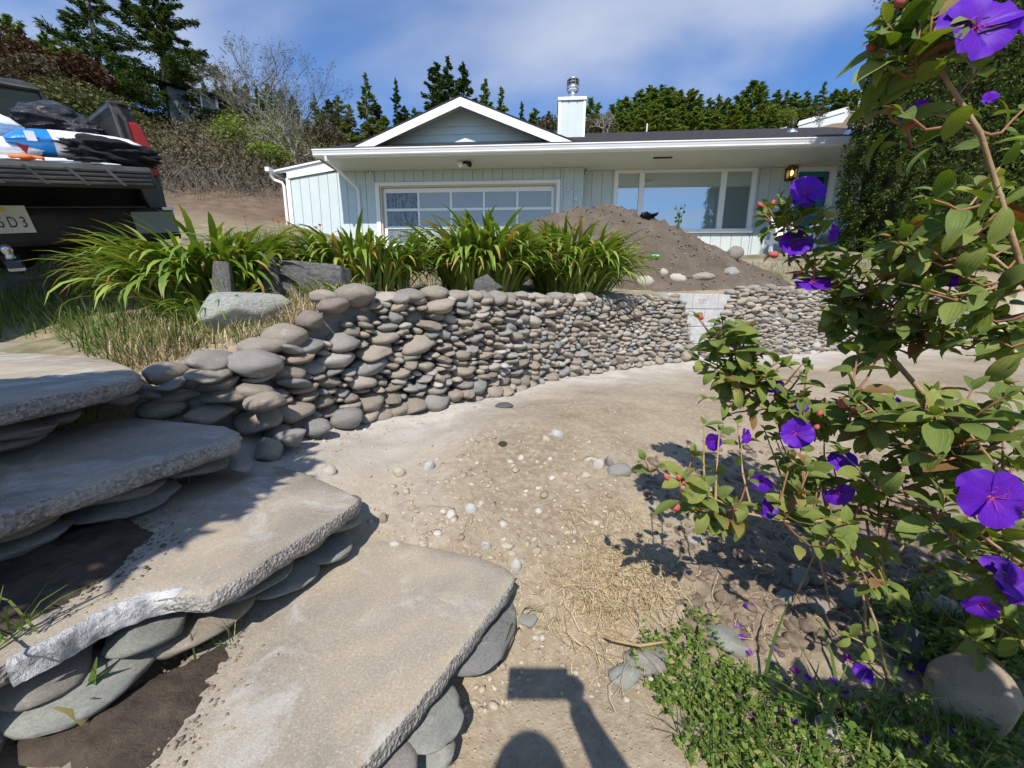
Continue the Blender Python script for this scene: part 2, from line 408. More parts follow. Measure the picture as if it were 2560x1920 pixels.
# ------------------------------------------------------------------ stone and concrete materials
def stone_mat(name, stops, smear=.45, bump=.6, speck=True):
    t = NT(name); co = t.coord(True)
    base = t.ramp(t.rand(), stops, 'LINEAR')
    n1 = t.noise(co, 3.2, 6, .68, .5); n2 = t.noise(co, 34, 6, .8)
    c = t.mix(t.ramp(n1, [(.35, 0.0), (.7, .5)]), base, t.mix(1.0, base, (.62, .6, .62), 'MULTIPLY'))
    c = t.mix(t.ramp(n2, [(.42, 0.0), (.66, .7)]), c, t.mix(1.0, base, (1.45, 1.42, 1.38), 'MULTIPLY'))
    c = t.mix(t.ramp(t.noise(co, 55, 4, .8), [(.30, .55), (.44, 0.0)]), c, t.mix(1.0, base, (.5, .48, .45), 'MULTIPLY'))
    if smear:
        sm = t.ramp(t.noise(co, 1.9, 7, .72, .8), [(.56, 0.0), (.72, smear * 1.6)])
        c = t.mix(sm, c, (.50, .48, .44))
    if speck:
        v = t.n('ShaderNodeTexVoronoi', {'Vector': co, 'Scale': 9.0})
        c = t.mix(t.ramp(v.outputs['Distance'], [(.04, .55), (.09, 0.0)]), c, (.62, .61, .58))
    dst_ = t.ramp(t.noise(co, 14, 6, .75, .4), [(.40, 0.0), (.70, .38)])
    c = t.mix(dst_, c, (.46, .42, .36))
    t.pbr(c, .88, .18, normal=t.bump(t.math('ADD', t.math('MULTIPLY', n1, .5), t.math('MULTIPLY', n2, .6)), bump, .03))
    return t.m
M_RIVER = stone_mat('river_stone', [(0, (.185, .155, .122)), (.2, (.265, .222, .174)), (.45, (.335, .285, .225)), (.62, (.225, .196, .158)), (.74, (.275, .265, .245)), (.82, (.20, .20, .195)), (.92, (.44, .41, .36)), (1, (.30, .235, .165))])
M_GREEN = stone_mat('grey_green_stone', [(0, (.125, .135, .118)), (.5, (.19, .20, .178)), (.8, (.155, .155, .142)), (1, (.165, .14, .122))], smear=.15, bump=.25)
M_SLATE = stone_mat('dark_slate', [(0, (.065, .068, .072)), (1, (.11, .105, .10))], smear=.18, bump=.7, speck=False)
M_PALE = stone_mat('pale_rock', [(0, (.50, .50, .48)), (1, (.58, .57, .53))], smear=.2, bump=.6)
M_RUBBLE = stone_mat('rubble_stone', [(0, (.38, .31, .22)), (.35, (.44, .38, .29)), (.55, (.50, .47, .42)), (.75, (.33, .27, .21)), (.9, (.48, .46, .42)), (1, (.30, .22, .19))], smear=.2, bump=.4)
t = NT('lichen_rock'); co = t.coord(False)
c = t.ramp(t.noise(co, 9, 7, .7), [(.3, (.30, .32, .32)), (.55, (.56, .57, .55)), (.8, (.72, .72, .68))])
c = t.mix(t.ramp(t.noise(co, 5, 6, .75, .5), [(.44, 0.0), (.6, .85)]), c, (.62, .61, .42))
c = t.mix(t.ramp(t.noise(co, 40, 4, .7), [(.58, 0.0), (.68, .8)]), c, (.16, .155, .12))
t.pbr(c, .9, .2, normal=t.bump(t.noise(co, 14, 8, .7), .9, .04)); M_LICHEN = t.m

t = NT('worn_concrete'); co = t.coord(False)
nb = t.noise(co, 2.6, 6, .62, .5); nf = t.noise(co, 60, 6, .7)
c = t.ramp(nb, [(.28, (.205, .178, .140)), (.5, (.295, .255, .20)), (.72, (.385, .318, .225))])
c = t.mix(t.ramp(t.noise(co, 170, 3, .8), [(.42, 0.0), (.62, .55)]), c, t.mix(1.0, c, (1.5, 1.5, 1.5), 'MULTIPLY'))
c = t.mix(t.ramp(t.noise(co, 6.5, 6, .7, .6), [(.52, 0.0), (.68, .75)]), c, (.50, .485, .455))
c = t.mix(t.ramp(t.noise(co, 4.2, 5, .7, 1.), [(.55, 0.0), (.72, .6)]), c, (.46, .37, .245))
v = t.n('ShaderNodeTexVoronoi', {'Vector': co, 'Scale': 130.0})
c = t.mix(t.math('MULTIPLY', t.ramp(v.outputs['Distance'], [(.1, 1.0), (.35, 0.0)]), .5), c, t.mix(t.n('ShaderNodeSeparateColor', {0: v.outputs['Color']}).outputs[1], (.20, .17, .14), (.60, .56, .5)))
t.pbr(c, .9, .2, normal=t.bump(t.math('ADD', t.math('MULTIPLY', nf, .45), t.math('MULTIPLY', t.noise(co, 300, 3, .7), .8)), .5, .004)); M_CONC = t.m
t = NT('exposed_aggregate'); co = t.coord(False)
v = t.n('ShaderNodeTexVoronoi', {'Vector': co, 'Scale': 150.0})
c = t.mix(t.n('ShaderNodeSeparateColor', {0: v.outputs['Color']}).outputs[0], (.15, .135, .118), (.35, .33, .30))
c = t.mix(t.ramp(t.noise(co, 5, 5), [(.45, 0.0), (.7, .5)]), c, (.40, .38, .345))
t.pbr(c, .9, .2, normal=t.bump(t.math('ADD', v.outputs['Distance'], t.math('MULTIPLY', t.noise(co, 45, 4, .7), .9)), .7, .006)); M_AGG = t.m
t = NT('fresh_broken_concrete'); co = t.coord(False)
c = t.ramp(t.noise(co, 22, 7, .7), [(.38, (.30, .30, .31)), (.6, (.66, .65, .64))])
t.pbr(c, .9, .2, normal=t.bump(t.noise(co, 35, 6, .7), 1.0, .02)); M_FRESH = t.m
t = NT('damp_soil'); co = t.coord(False)
c = t.ramp(t.noise(co, 14, 7, .7), [(.3, (.045, .033, .024)), (.65, (.105, .078, .055))])
t.pbr(c, .75, .35, normal=t.bump(t.noise(co, 70, 6, .75), .9, .01)); M_DAMP = t.m
t = NT('grey_block'); co = t.coord(False)
c = t.ramp(t.noise(co, 12, 7, .7), [(.35, (.40, .395, .375)), (.65, (.52, .51, .48))])
t.pbr(c, .92, .2, normal=t.bump(t.noise(co, 90, 5, .7), .5, .01)); M_BLOCK = t.m
t = NT('mortar_core'); co = t.coord(False)
c = t.ramp(t.noise(co, 10, 7, .7), [(.35, (.20, .19, .17)), (.65, (.33, .315, .285))])
t.pbr(c, .95, .15, normal=t.bump(t.noise(co, 30, 6, .7), .9, .03)); M_MORTAR = t.m

# ------------------------------------------------------------------ stone meshes
def stone_mesh(name, seed, sub=3, flat=(1, .8, .5), rough=.10, angular=0.0):
    b = bmesh.new(); bmesh.ops.create_icosphere(b, subdivisions=sub, radius=1.0)
    P = np.array([v.co[:] for v in b.verts])
    q = np.sign(P) * np.abs(P) ** .93; q[:, 2] *= 1 - .16 * (P[:, 0] ** 2 + P[:, 1] ** 2) * (0 if angular else 1)
    r = 1 + rough * vnoise(P + seed * 7.7, .9, seed, 2) * 2.2 + rough * .35 * vnoise(P + seed, 3, seed + 1, 2)
    q = q * r[:, None]
    if angular:
        rs = np.random.default_rng(seed)
        for _ in range(int(7 + 6 * angular)):
            n = rs.normal(size=3); n /= np.linalg.norm(n); dd = rs.uniform(.55, .85)
            s_ = q @ n; m_ = s_ > dd; q[m_] -= np.outer(s_[m_] - dd, n) * .93
    q = q / np.abs(q).max(0) * np.array(flat)
    for v, c_ in zip(b.verts, q): v.co = c_
    me = bpy.data.meshes.new(name); b.to_mesh(me); b.free()
    me.shade_smooth()
    if angular: me.shade_smooth()
    return me
RIV = [stone_mesh('river_stone', 30 + i, 3, (1, 1, 1), .11 + .06 * (i % 3), .0 if i % 3 else .7) for i in range(14)]
RIVC = [np.array([v.co[:] for v in m.vertices]) for m in RIV]
RIV2 = [stone_mesh('small_stone', 60 + i, 2, (1, 1, 1), .13, .0 if i % 3 else .5) for i in range(10)]
RUB = [stone_mesh('rubble_stone', 90 + i, 2, (1, 1, 1), .15, 1.0) for i in range(10)]
def np_of(me):
    V = np.array([v.co[:] for v in me.vertices]); F = np.array([p.vertices[:] for p in me.polygons]); return V, F
RIV2_NP = [np_of(m) for m in RIV2]
def joined(name, items, mats, pool):
    """items: list of (pool index, 4x4) -> one mesh"""
    Vs, Fs, o = [], [], 0
    for k, Mx in items:
        V_, F_ = pool[k]; Mn = np.array(Mx)
        Vs.append(V_ @ Mn[:3, :3].T + Mn[:3, 3]); Fs.append(F_ + o); o += len(V_)
    return from_np(name, np.concatenate(Vs), np.concatenate(Fs))
def TRS(p, e, s):
    return Matrix.Translation(Vector(p)) @ Euler(e).to_matrix().to_4x4() @ Matrix.Diagonal((*s, 1))

# ------------------------------------------------------------------ STEPS
steps = thing('garden_steps', 'worn concrete slab steps laid on long flat river stones, climbing to the left', 'steps', (-.7, .9, .1))
from mathutils.geometry import delaunay_2d_cdt
def cdt_fill(ring, spacing, seed=0):
    """triangulate the inside of a ring of xy points with interior points; returns (xy, tris, n_ring)"""
    ring = np.asarray(ring, float); n = len(ring); rs = np.random.default_rng(seed)
    lo, hi = ring.min(0), ring.max(0)
    gxx, gyy = np.meshgrid(np.arange(lo[0], hi[0], spacing), np.arange(lo[1], hi[1], spacing)); G = np.c_[gxx.ravel(), gyy.ravel()] + rs.uniform(-.3, .3, (gxx.size, 2)) * spacing
    ins = np.zeros(len(G), bool); j = n - 1
    for i in range(n):
        xi, yi = ring[i]; xj, yj = ring[j]
        m = ((yi > G[:, 1]) != (yj > G[:, 1])) & (G[:, 0] < (xj - xi) * (G[:, 1] - yi) / (yj - yi + 1e-12) + xi); ins ^= m; j = i
    G = G[ins]
    dmin = np.sqrt(((G[:, None] - ring[None]) ** 2).sum(-1)).min(1) if len(G) else np.zeros(0)
    G = G[dmin > spacing * .45]
    P = np.concatenate([ring, G])
    r = delaunay_2d_cdt([Vector(p) for p in P], [(i, (i + 1) % n) for i in range(n)], [], 1, 1e-6)
    return np.array([v[:] for v in r[0]]), np.array([f[:] for f in r[2] if len(f) == 3])
def densify(P, d):
    P = np.array(P, float); out = []
    for i in range(len(P)):
        a, b_ = P[i], P[(i + 1) % len(P)]; m_ = max(1, int(np.linalg.norm(b_ - a) / d))
        for k in range(m_): out.append(a + (b_ - a) * k / m_)
    return np.array(out)
def outward(O):
    nrm = np.roll(O, -2, 0) - np.roll(O, 2, 0); nrm = np.c_[nrm[:, 1], -nrm[:, 0]]; nrm /= np.linalg.norm(nrm, axis=1)[:, None] + 1e-9
    x, y = O[:, 0], O[:, 1]; area = (x * np.roll(y, -1) - y * np.roll(x, -1)).sum()
    return nrm if area > 0 else -nrm
def slab(name, poly, ztop, th, mat, front=None, seed=0, jit=.006, tilt=(0, 0)):
    """worn slab with a rough side face"""
    O = densify(poly, .016); c_ = O.mean(0); nrm = outward(O)
    rings = []
    spec = ((.010, 0, .4), (.004, -.003, .9), (.000, -.009, 1.3), (-.001, -.020, 1.6), (-.001, -.033, 1.6), (.003, -th * .85, 1.6), (.02, -th, 1))
    for (ins, dz, jj) in spec:
        dj = vnoise(np.c_[O * 1.0, np.full(len(O), dz * 20 + seed)], 22, seed, 3) * jit * jj
        rings.append(np.c_[O - nrm * (ins - dj[:, None]), ztop + dz + vnoise(np.c_[O, np.full(len(O), dz * 9)], 40, seed + 5, 2) * .0025 * jj])
    N = len(O); XY, T = cdt_fill(rings[0][:, :2], .035, seed)
    zt = ztop + vnoise(XY, 4, seed + 3, 3) * .005
    ringtop = rings[0].copy(); 
    Vt = np.c_[XY, zt]
    V_ = [Vt]; F_ = [tuple(f) for f in T]; o = len(Vt)
    # CDT keeps the ring points first
    first = np.arange(N)
    rings[0][:, 2] = zt[:N] if len(XY) >= N else ztop
    prev = first
    for r_ in rings[1:]:
        V_.append(r_); cur = np.arange(o, o + N); o += N
        for k in range(N): F_.append((prev[k], prev[(k + 1) % N], cur[(k + 1) % N], cur[k]))
        prev = cur
    V_ = np.concatenate(V_)
    me = bpy.data.meshes.new(name); me.from_pydata([tuple(v_) for v_ in V_], [], F_); me.update()
    bm_ = bmesh.new(); bm_.from_mesh(me); bmesh.ops.recalc_face_normals(bm_, faces=bm_.faces)
    if sum(f.normal.z for f in list(bm_.faces)[:200]) < 0: bmesh.ops.reverse_faces(bm_, faces=bm_.faces)
    bm_.to_mesh(me); bm_.free()
    me.materials.append(mat); me.materials.append(M_AGG)
    mi = np.zeros(len(me.polygons), np.int32); mi[len(T) + N * 1:] = 1
    me.polygons.foreach_set('material_index', mi); me.shade_smooth()
    return link('slab', me, None, steps, world_verts=True)
def PX(L, z): return [tuple(on(x, y, z)[:2]) for x, y in L]
ZA, ZB, ZC, ZD, ZE = .77, .60, .44, .27, .090
slab('slab', PX([(0, 1010), (200, 975), (335, 945), (350, 932), (330, 918), (150, 852)], ZA) + [(-3.3, 2.42), (-2.6, .9), (-2.2, .05), (-1.22, .05)], ZA, .055, M_CONC, seed=1)
slab('slab', PX([(0, 1285), (300, 1185), (480, 1128), (590, 1094), (600, 1080), (570, 1066), (300, 1040)], ZB) + [(-1.5, .95), (-1.45, .05), (-1.04, .05)], ZB, .055, M_CONC, seed=2)
slabC = slab('slab', PX([(20, 1648), (140, 1590), (235, 1540), (330, 1502), (420, 1485), (515, 1490), (600, 1446), (700, 1380), (800, 1318), (893, 1256), (900, 1246), (870, 1228), (760, 1180), (640, 1150)], ZC) + [(-1.15, 1.1), (-1.22, .10), (-.98, .08)], ZC, .050, M_CONC, seed=3)
slabD = slab('slab', PX([(900, 1925), (1000, 1815), (1100, 1695), (1200, 1565), (1268, 1478), (1290, 1440), (1268, 1420), (1200, 1390), (1000, 1350), (880, 1318)], ZD) + [(-.64, .9), (-.80, .10), (-.40, .08)], ZD, .050, M_CONC, seed=4)
# fresh break along the third slab
mb = []
brk = PX([(20, 1650), (90, 1618), (150, 1588), (235, 1540), (330, 1500), (420, 1478), (470, 1474)], ZC)
B = np.array(brk); pts = []
for i in range(len(B) - 1):
    for k in range(14): pts.append(B[i] + (B[i + 1] - B[i]) * k / 14)
pts = np.array(pts); nn = np.array([.55, -.83])
rows = []
for j, (o_, z_) in enumerate(((-.006, .002), (.004, .0022), (.009, -.008), (.010, -.020), (.008, -.034), (.002, -.046))):
    fac = np.round(vnoise(np.c_[pts, np.full(len(pts), j * .05)], 13, 7, 2) * 3) / 3
    q = pts + nn * (o_ + fac[:, None] * (.007 if j > 0 else .003) + vnoise(np.c_[pts, np.full(len(pts), j * 1.3)], 60, 17, 2)[:, None] * .003)
    rows.append(np.c_[q, ZC + z_ + (vnoise(np.c_[pts, np.full(len(pts), j)], 40, 9, 2) * .005 if j > 1 else np.zeros(len(pts)))])
Vb = np.concatenate(rows); N_ = len(pts)
Fb = [(r_ * N_ + k, r_ * N_ + k + 1, (r_ + 1) * N_ + k + 1, (r_ + 1) * N_ + k) for r_ in range(5) for k in range(N_ - 1)]
o = link('broken_edge', from_np('broken_edge', Vb, Fb), M_FRESH, steps, world_verts=True); o['label'] = 'fresh white break along the slab edge'
# long flat stones under each slab edge: px centre, px half length along edge, layer z, thickness
def riser_stone(x0, y0, x1, y1, z, th, dep=.10, mat=M_GREEN, k=None, out=0.0):
    a, b_ = on(x0, y0, z), on(x1, y1, z); c_ = (a + b_) / 2; d_ = b_ - a; L = np.linalg.norm(d_[:2])
    nrm = np.array([-d_[1], d_[0]]) / (L + 1e-9); nrm = nrm if nrm @ c_[:2] > 0 else -nrm
    c_ = c_ + np.r_[nrm * (dep * .27 - out), 0]
    me = RIV[random.randrange(14) if k is None else k]
    m2 = me.copy(); m2.materials.clear()
    o = link('riser_stone', m2, mat, steps)
    put(o, TRS(c_, (random.uniform(-.12, .12), 0, math.atan2(d_[1], d_[0])), (L * .57, dep, th * .92)), steps)
for a in [ # under A
    (-60, 1075, 70, 1085, .665, .03), (70, 1050, 200, 1025, .665, .032), (200, 1000, 345, 985, .68, .038), (340, 985, 400, 975, .68, .03), (-40, 1115, 90, 1100, .63, .03),
    # under B
    (-100, 1345, 140, 1290, .515, .028), (140, 1270, 400, 1195, .515, .028), (390, 1190, 590, 1120, .52, .036), (135, 1305, 440, 1215, .475, .036), (-160, 1370, 130, 1360, .465, .036), (560, 1165, 625, 1150, .49, .028),
    # under C
    (505, 1515, 720, 1395, .352, .030), (690, 1400, 800, 1310, .36, .030), (790, 1320, 915, 1262, .365, .034), (270, 1625, 490, 1510, .352, .030), (0, 1745, 250, 1600, .350, .034), (375, 1630, 650, 1490, .30, .034), (620, 1500, 790, 1390, .30, .032), (770, 1400, 870, 1335, .31, .03), (10, 1830, 390, 1640, .30, .038), (-160, 1900, 30, 1800, .29, .04), (560, 1560, 700, 1480, .26, .026),
    # under D
    (1000, 1880, 1125, 1720, .185, .030), (1130, 1710, 1260, 1500, .185, .032), (900, 2010, 1010, 1860, .18, .032), (1030, 1880, 1110, 1790, .14, .034), (1175, 1640, 1260, 1560, .145, .026), (860, 2080, 1020, 1920, .135, .034)]:
    riser_stone(*a, mat=(M_GREEN if random.random() < .8 else M_RIVER))
# damp soil lying on the treads
def patch(name, poly, z, mat, parent, seed, h=.02):
    O = densify(poly, .02); O = O + outward(O) * vnoise(O, 14, seed, 3)[:, None] * .02
    XY, T = cdt_fill(O, .012, seed); N = len(O)
    d = np.sqrt(((XY[:, None] - O[None]) ** 2).sum(-1)).min(1)
    zz = z - .004 + np.clip(d / .03, 0, 1) * .010 + np.clip(d / .12, 0, 1) * h + np.abs(vnoise(XY, 26, seed + 1, 4)) * .020 * np.clip(d / .02, 0, 1)
    me = bpy.data.meshes.new(name); me.from_pydata([tuple(v_) for v_ in np.c_[XY, zz]], [], [tuple(f) for f in T]); me.update(); me.shade_smooth()
    o = link(name, me, mat, parent, world_verts=True); tag(o, kind='stuff'); return o
patch('damp_soil', PX([(150, 1960), (30, 1850), (200, 1780), (420, 1680), (560, 1610), (575, 1640), (540, 1700), (500, 1770), (430, 1870), (360, 1960)], ZD), ZD, M_DAMP, steps, 3, .008)
patch('damp_soil', PX([(-100, 1420), (60, 1350), (200, 1310), (330, 1290), (390, 1330), (330, 1400), (250, 1460), (120, 1540), (20, 1600), (-120, 1640)], ZC), ZC, M_DAMP, steps, 5, .012)

# ------------------------------------------------------------------ RETAINING WALL
wall = thing('stone_retaining_wall', 'low dry-stacked retaining wall of smooth tan river stones along the dirt path', 'wall', (.4, 3.2, .42))
seg = np.linalg.norm(np.diff(WALL, axis=0), axis=1); SL = np.r_[0, np.cumsum(seg)]
LT = SL[-1]
def wall_at(s):
    p = np.array([np.interp(s, SL, WALL[:, 0]), np.interp(s, SL, WALL[:, 1])])
    a = np.array([np.interp(s - .12, SL, WALL[:, 0]), np.interp(s - .12, SL, WALL[:, 1])]); b_ = np.array([np.interp(s + .12, SL, WALL[:, 0]), np.interp(s + .12, SL, WALL[:, 1])])
    d_ = b_ - a; d_ /= np.linalg.norm(d_) + 1e-9
    return p, d_
def s_of_px(x):
    best = None
    for s in np.linspace(0, LT, 700):
        p, _ = wall_at(s); u = pj((p[0], p[1], .8))[0]
        if best is None or abs(u - x) < best[0]: best = (abs(u - x), s)
    return best[1]
sG0, sG1 = s_of_px(1700), s_of_px(1822)          # the gap where the blocks show
s0, sA, sB, sE = 0.0, s_of_px(620), s_of_px(830), s_of_px(2330)
def top_h(s):
    return np.interp(s, [0, .12, sA - .02, sA + .05, sB - .05, sB + .02, sG0 - .1, sG0, sG1, sG1 + .15, sE], [.66, .745, .775, .80, .90, 1.02, 1.10, 1.12, 1.16, 1.22, 1.26])
def bot_h(s): return np.interp(s, [0, .25, .40, .6, LT], [.60, .57, .47, .42, .42])
R = np.random.default_rng(4)
res = .006; S = np.arange(0, sE, res); skyl = bot_h(S) - .02 + R.normal(0, .004, len(S)); tops = top_h(S)
ingap = lambda s, z: (sG0 + max(0, (1.12 - z)) * .30) < s < (sG1 - max(0, (1.12 - z)) * .66)
active = np.array([not ingap(s, .62) for s in S])
stones = []
def sizef(s): return np.interp(s, [0, sA, sB, sB + .8, sG0, sE], [1.15, 1.12, 1.05, .92, .86, .95])
it = 0
while it < 5000:
    it += 1
    room = tops - skyl
    cand = np.where((room > .035) & active)[0]
    if len(cand) == 0: break
    i = cand[np.argmin(skyl[cand] + R.uniform(0, .03, len(cand)))]
    s = S[i]; z0 = skyl[i]; k = sizef(s)
    w = k * np.clip(R.lognormal(math.log(.108), .33), .045, .20); h = np.clip(w * R.uniform(.33, .56), .026, .092)
    if R.random() < .12: w *= .55; h = w * R.uniform(.6, .9)
    lvl = (z0 - bot_h(s))
    if lvl < .03: w = k * R.uniform(.10, .17); h = w * R.uniform(.5, .75)
    if room[i] < .09: h = min(h * 1.25, .10)
    # slide into the dip
    a_, b_ = max(0, i - int(w / res)), min(len(S), i + int(w / res) + 1)
    c_ = a_ + int(np.argmin(np.convolve(skyl[a_:b_], np.ones(max(3, int(w * .45 / res))) / max(3, int(w * .45 / res)), 'same')[...])) if b_ - a_ > 6 else i
    c_ = int(np.clip(c_, i - int(w * .35 / res), i + int(w * .35 / res))); c_ = max(0, min(len(S) - 1, c_)); s = S[c_]
    hw = w / 2
    m = np.abs(S - s) < hw * .62
    zb = np.percentile(skyl[m], 72) - h * .06
    cz = zb + h / 2
    if ingap(s, cz):
        m2 = np.abs(S - s) < hw * .5; skyl[m2] = np.maximum(skyl[m2], zb + h * .4); continue
    if cz > top_h(s) + .02:
        m2 = np.abs(S - s) < hw * .5; skyl[m2] = 9; continue
    u = (S - s) / hw; m2 = np.abs(u) < 1
    prof = cz + h / 2 * (1 - np.abs(u[m2]) ** 2.6) ** .5 * .96
    tl = skyl[np.clip(c_ + int(hw * .6 / res), 0, len(S) - 1)] - skyl[np.clip(c_ - int(hw * .6 / res), 0, len(S) - 1)]
    skyl[m2] = np.maximum(skyl[m2], prof)
    stones.append((s, cz, w * 1.16, h * 1.22, -np.clip(tl / w, -.35, .35) * .6 + R.normal(0, .05), 'c'))
# fill the holes that are left with smaller stones
SA = np.array([(q[0], q[1], q[2] / 2, q[3] / 2) for q in stones])
gs, gz_ = np.meshgrid(np.arange(.02, sE, .018), np.arange(.42, 1.26, .014)); gp_ = np.c_[gs.ravel(), gz_.ravel()]; R.shuffle(gp_)
for (s, z_) in gp_:
    if z_ > top_h(s) - .015 or z_ < bot_h(s) or ingap(s, z_): continue
    near_ = SA[np.abs(SA[:, 0] - s) < .16]
    if len(near_) == 0: continue
    d_ = np.sqrt(((near_[:, 0] - s) / near_[:, 2]) ** 2 + ((near_[:, 1] - z_) / near_[:, 3]) ** 2); clr = ((d_ - .90) * near_[:, 3] * 1.15).min()
    if clr > .007:
        h = min(.07, clr * 2.4 + .012); w = h * R.uniform(1.5, 2.1)
        stones.append((s, z_, w, h, R.normal(0, .12), 'f')); SA = np.vstack([SA, (s, z_, w / 2, h / 2)])
# capping stones
s = .03
while s < sE - .1:
    k = sizef(s); w = k * R.uniform(.11, .19); h = w * R.uniform(.5, .72)
    if sA + .05 < s < sB: w *= .8
    if not (sG0 - .05 < s + w / 2 < sG1 + .02):
        stones.append((s + w / 2, top_h(s + w / 2) + h * .22 + R.normal(0, .008), w * 1.08, h, R.normal(0, .1), 't'))
    s += w * .92
# a few named boulders at the near end (px x, px y, width px, height px, z depth Y)
special = [(480, 930, 132, 84, 1.47), (450, 985, 106, 54, 1.44), (660, 868, 118, 52, 1.62), (905, 765, 104, 64, 2.12), (1030, 795, 66, 54, 2.24), (585, 910, 112, 46, 1.54), (560, 985, 126, 50, 1.46), (655, 1005, 110, 54, 1.45), (530, 1035, 116, 48, 1.42), (408, 1025, 108, 58, 1.40), (840, 815, 82, 52, 2.05), (785, 815, 60, 40, 2.05),
           (668, 1125, 78, 80, 1.40), (720, 1095, 88, 50, 1.47), (790, 1070, 78, 48, 1.62), (865, 1045, 80, 56, 1.80), (940, 1035, 88, 58, 2.0)]
wobj = []
for (x, y, wp, hp, Y) in special:
    p = at(x, y, Y); zd = zdepth(p); w, h = wp * zd / FPX, hp * zd / FPX
    px_, pz_ = p, p[2]
    for st in list(stones):
        q, d_ = wall_at(st[0])
        u_, v_ = pj((q[0], q[1], st[1]))
        if abs(u_ - x) < wp * .30 and abs(v_ - y) < hp * .36: stones.remove(st)
    wobj.append((p, w, h, 0.0, math.atan2(.25, 1) if x > 700 else .1, R.normal(0, .12), w * .40))
for (s, cz, w, h, tilt, typ) in stones:
    p, d_ = wall_at(s); nrm = np.array([d_[1], -d_[0]])
    lean = (cz - .42) * .06
    dep = min(max(w * .55, .06), .10)
    off = .012 + R.normal(0, .010) - lean + (.012 if cz < .5 else 0) - dep * .55 + .055
    if typ == 't': off -= .03; dep = max(dep, w * .6)
    if typ == 'f': off -= .012
    c_ = (p[0] + nrm[0] * off, p[1] + nrm[1] * off, cz)
    wobj.append((c_, w, h, tilt, math.atan2(d_[1], d_[0]), R.normal(0, .10), dep))
order = sorted(range(len(wobj)), key=lambda i: -(wobj[i][1] * wobj[i][2]) ** .5 / max(.3, zdepth(wobj[i][0])) - (1 if i < len(special) else 0) + (5 if pj(wobj[i][0])[0] > 2150 else 0))
rest = []
for rank, i in enumerate(order):
    (c_, w, h, tilt, az, yaw, dep) = wobj[i]
    Mx = Matrix.Translation(Vector(c_)) @ Matrix.Rotation(az + yaw * .8, 4, 'Z') @ Matrix.Rotation(-tilt, 4, 'Y') @ Matrix.Rotation(R.normal(.05, .08), 4, 'X') @ Matrix.Diagonal((w / 2, dep, h / 2, 1))
    if rank < 296:
        o = link('stone', RIV[int(R.integers(14))], M_RIVER, wall)
        put(o, Mx, wall)
    else: rest.append((int(R.integers(10)), Mx))
# chinking pebbles deep between
for _ in range(420):
    s = R.uniform(.1, sE); z_ = R.uniform(bot_h(s) - .01, top_h(s) - .03)
    if ingap(s, z_) : continue
    p, d_ = wall_at(s); nrm = np.array([d_[1], -d_[0]]); off = R.uniform(-.045, .0); k = R.uniform(.012, .03)
    rest.append((int(R.integers(10)), TRS((p[0] + nrm[0] * off, p[1] + nrm[1] * off, z_), (R.uniform(-.3, .3), R.uniform(-.4, .4), R.uniform(0, 6)), (k * 1.4, k, k * .75))))
o = link('small_stones', joined('small_stones', rest, None, RIV2_NP), M_RIVER, wall, world_verts=True); tag(o, kind='stuff')
# mortared core behind the stones
core = MB(); ss = np.linspace(0.02, sE + .9, 130)
inn, outp = [], []
for s in ss:
    p, d_ = wall_at(s); nrm = np.array([d_[1], -d_[0]])
    f_ = p - nrm * .045; b_ = p - nrm * .17; t_ = top_h(min(s, sE)) - .01
    core.v += [(*f_, .30), (*f_, t_), (*b_, t_), (*b_, .30)]
for i in range(len(ss) - 1):
    a = i * 4
    core.f += [(a, a + 4, a + 5, a + 1), (a + 1, a + 5, a + 6, a + 2), (a + 2, a + 6, a + 7, a + 3)]
core.f += [(0, 1, 2, 3), tuple(len(core.v) - 4 + k for k in (3, 2, 1, 0))]
core.build('mortar_core', M_MORTAR, wall, world=True)
# the exposed blocks
pg, dg = wall_at((sG0 + sG1) / 2); ang = math.atan2(dg[1], dg[0])
for r_, (z0, z1) in enumerate(((1.0, 1.165), (.805, .995), (.61, .80), (.42, .605))):
    off = (0, .5, 0, .5)[r_]
    for k in (-2, -1, 0, 1, 2):
        sc_ = (sG0 + sG1) / 2 + (k + off) * .40
        if sc_ < sG0 - .35 or sc_ > sG1 + .35: continue
        p, d_ = wall_at(sc_); nrm = np.array([dg[1], -dg[0]])
        pc = pg + dg * ((k + off) * .40) - nrm * .10
        o = MB().box(-.196, .196, -.09, .09, z0, z1).build('concrete_block', M_BLOCK, wall, bevel=.006)
        put(o, Matrix.Translation((pc[0], pc[1], 0)) @ Matrix.Rotation(ang, 4, 'Z'), wall)
nG = np.array([dg[1], -dg[0]]); M_REDCH = simple('red_chalk', (.42, .16, .12), None)
for (a, b_, z0, z1) in ((-.13, -.085, 1.10, 1.106), (-.10, -.094, 1.06, 1.105), (-.07, -.064, 1.055, 1.11), (-.045, -.039, 1.06, 1.105), (-.045, -.015, 1.10, 1.106), (-.015, -.009, 1.06, 1.106)):
    q = pg + dg * ((a + b_) / 2) - nG * .0095
    o = MB().box(-(b_ - a) / 2, (b_ - a) / 2, -.0012, .0012, z0, z1).build('red_mark', M_REDCH, wall); put(o, Matrix.Translation((q[0], q[1], 0)) @ Matrix.Rotation(ang, 4, 'Z'), wall)
# loose stones piled on top of the gap
loose_top = [(1500 + 60, 690, 44, 26), (1610, 700, 56, 40), (1660, 683, 40, 34), (1745, 690, 56, 26), (1700, 680, 50, 30), (1790, 705, 60, 22), (1840, 712, 50, 30)]
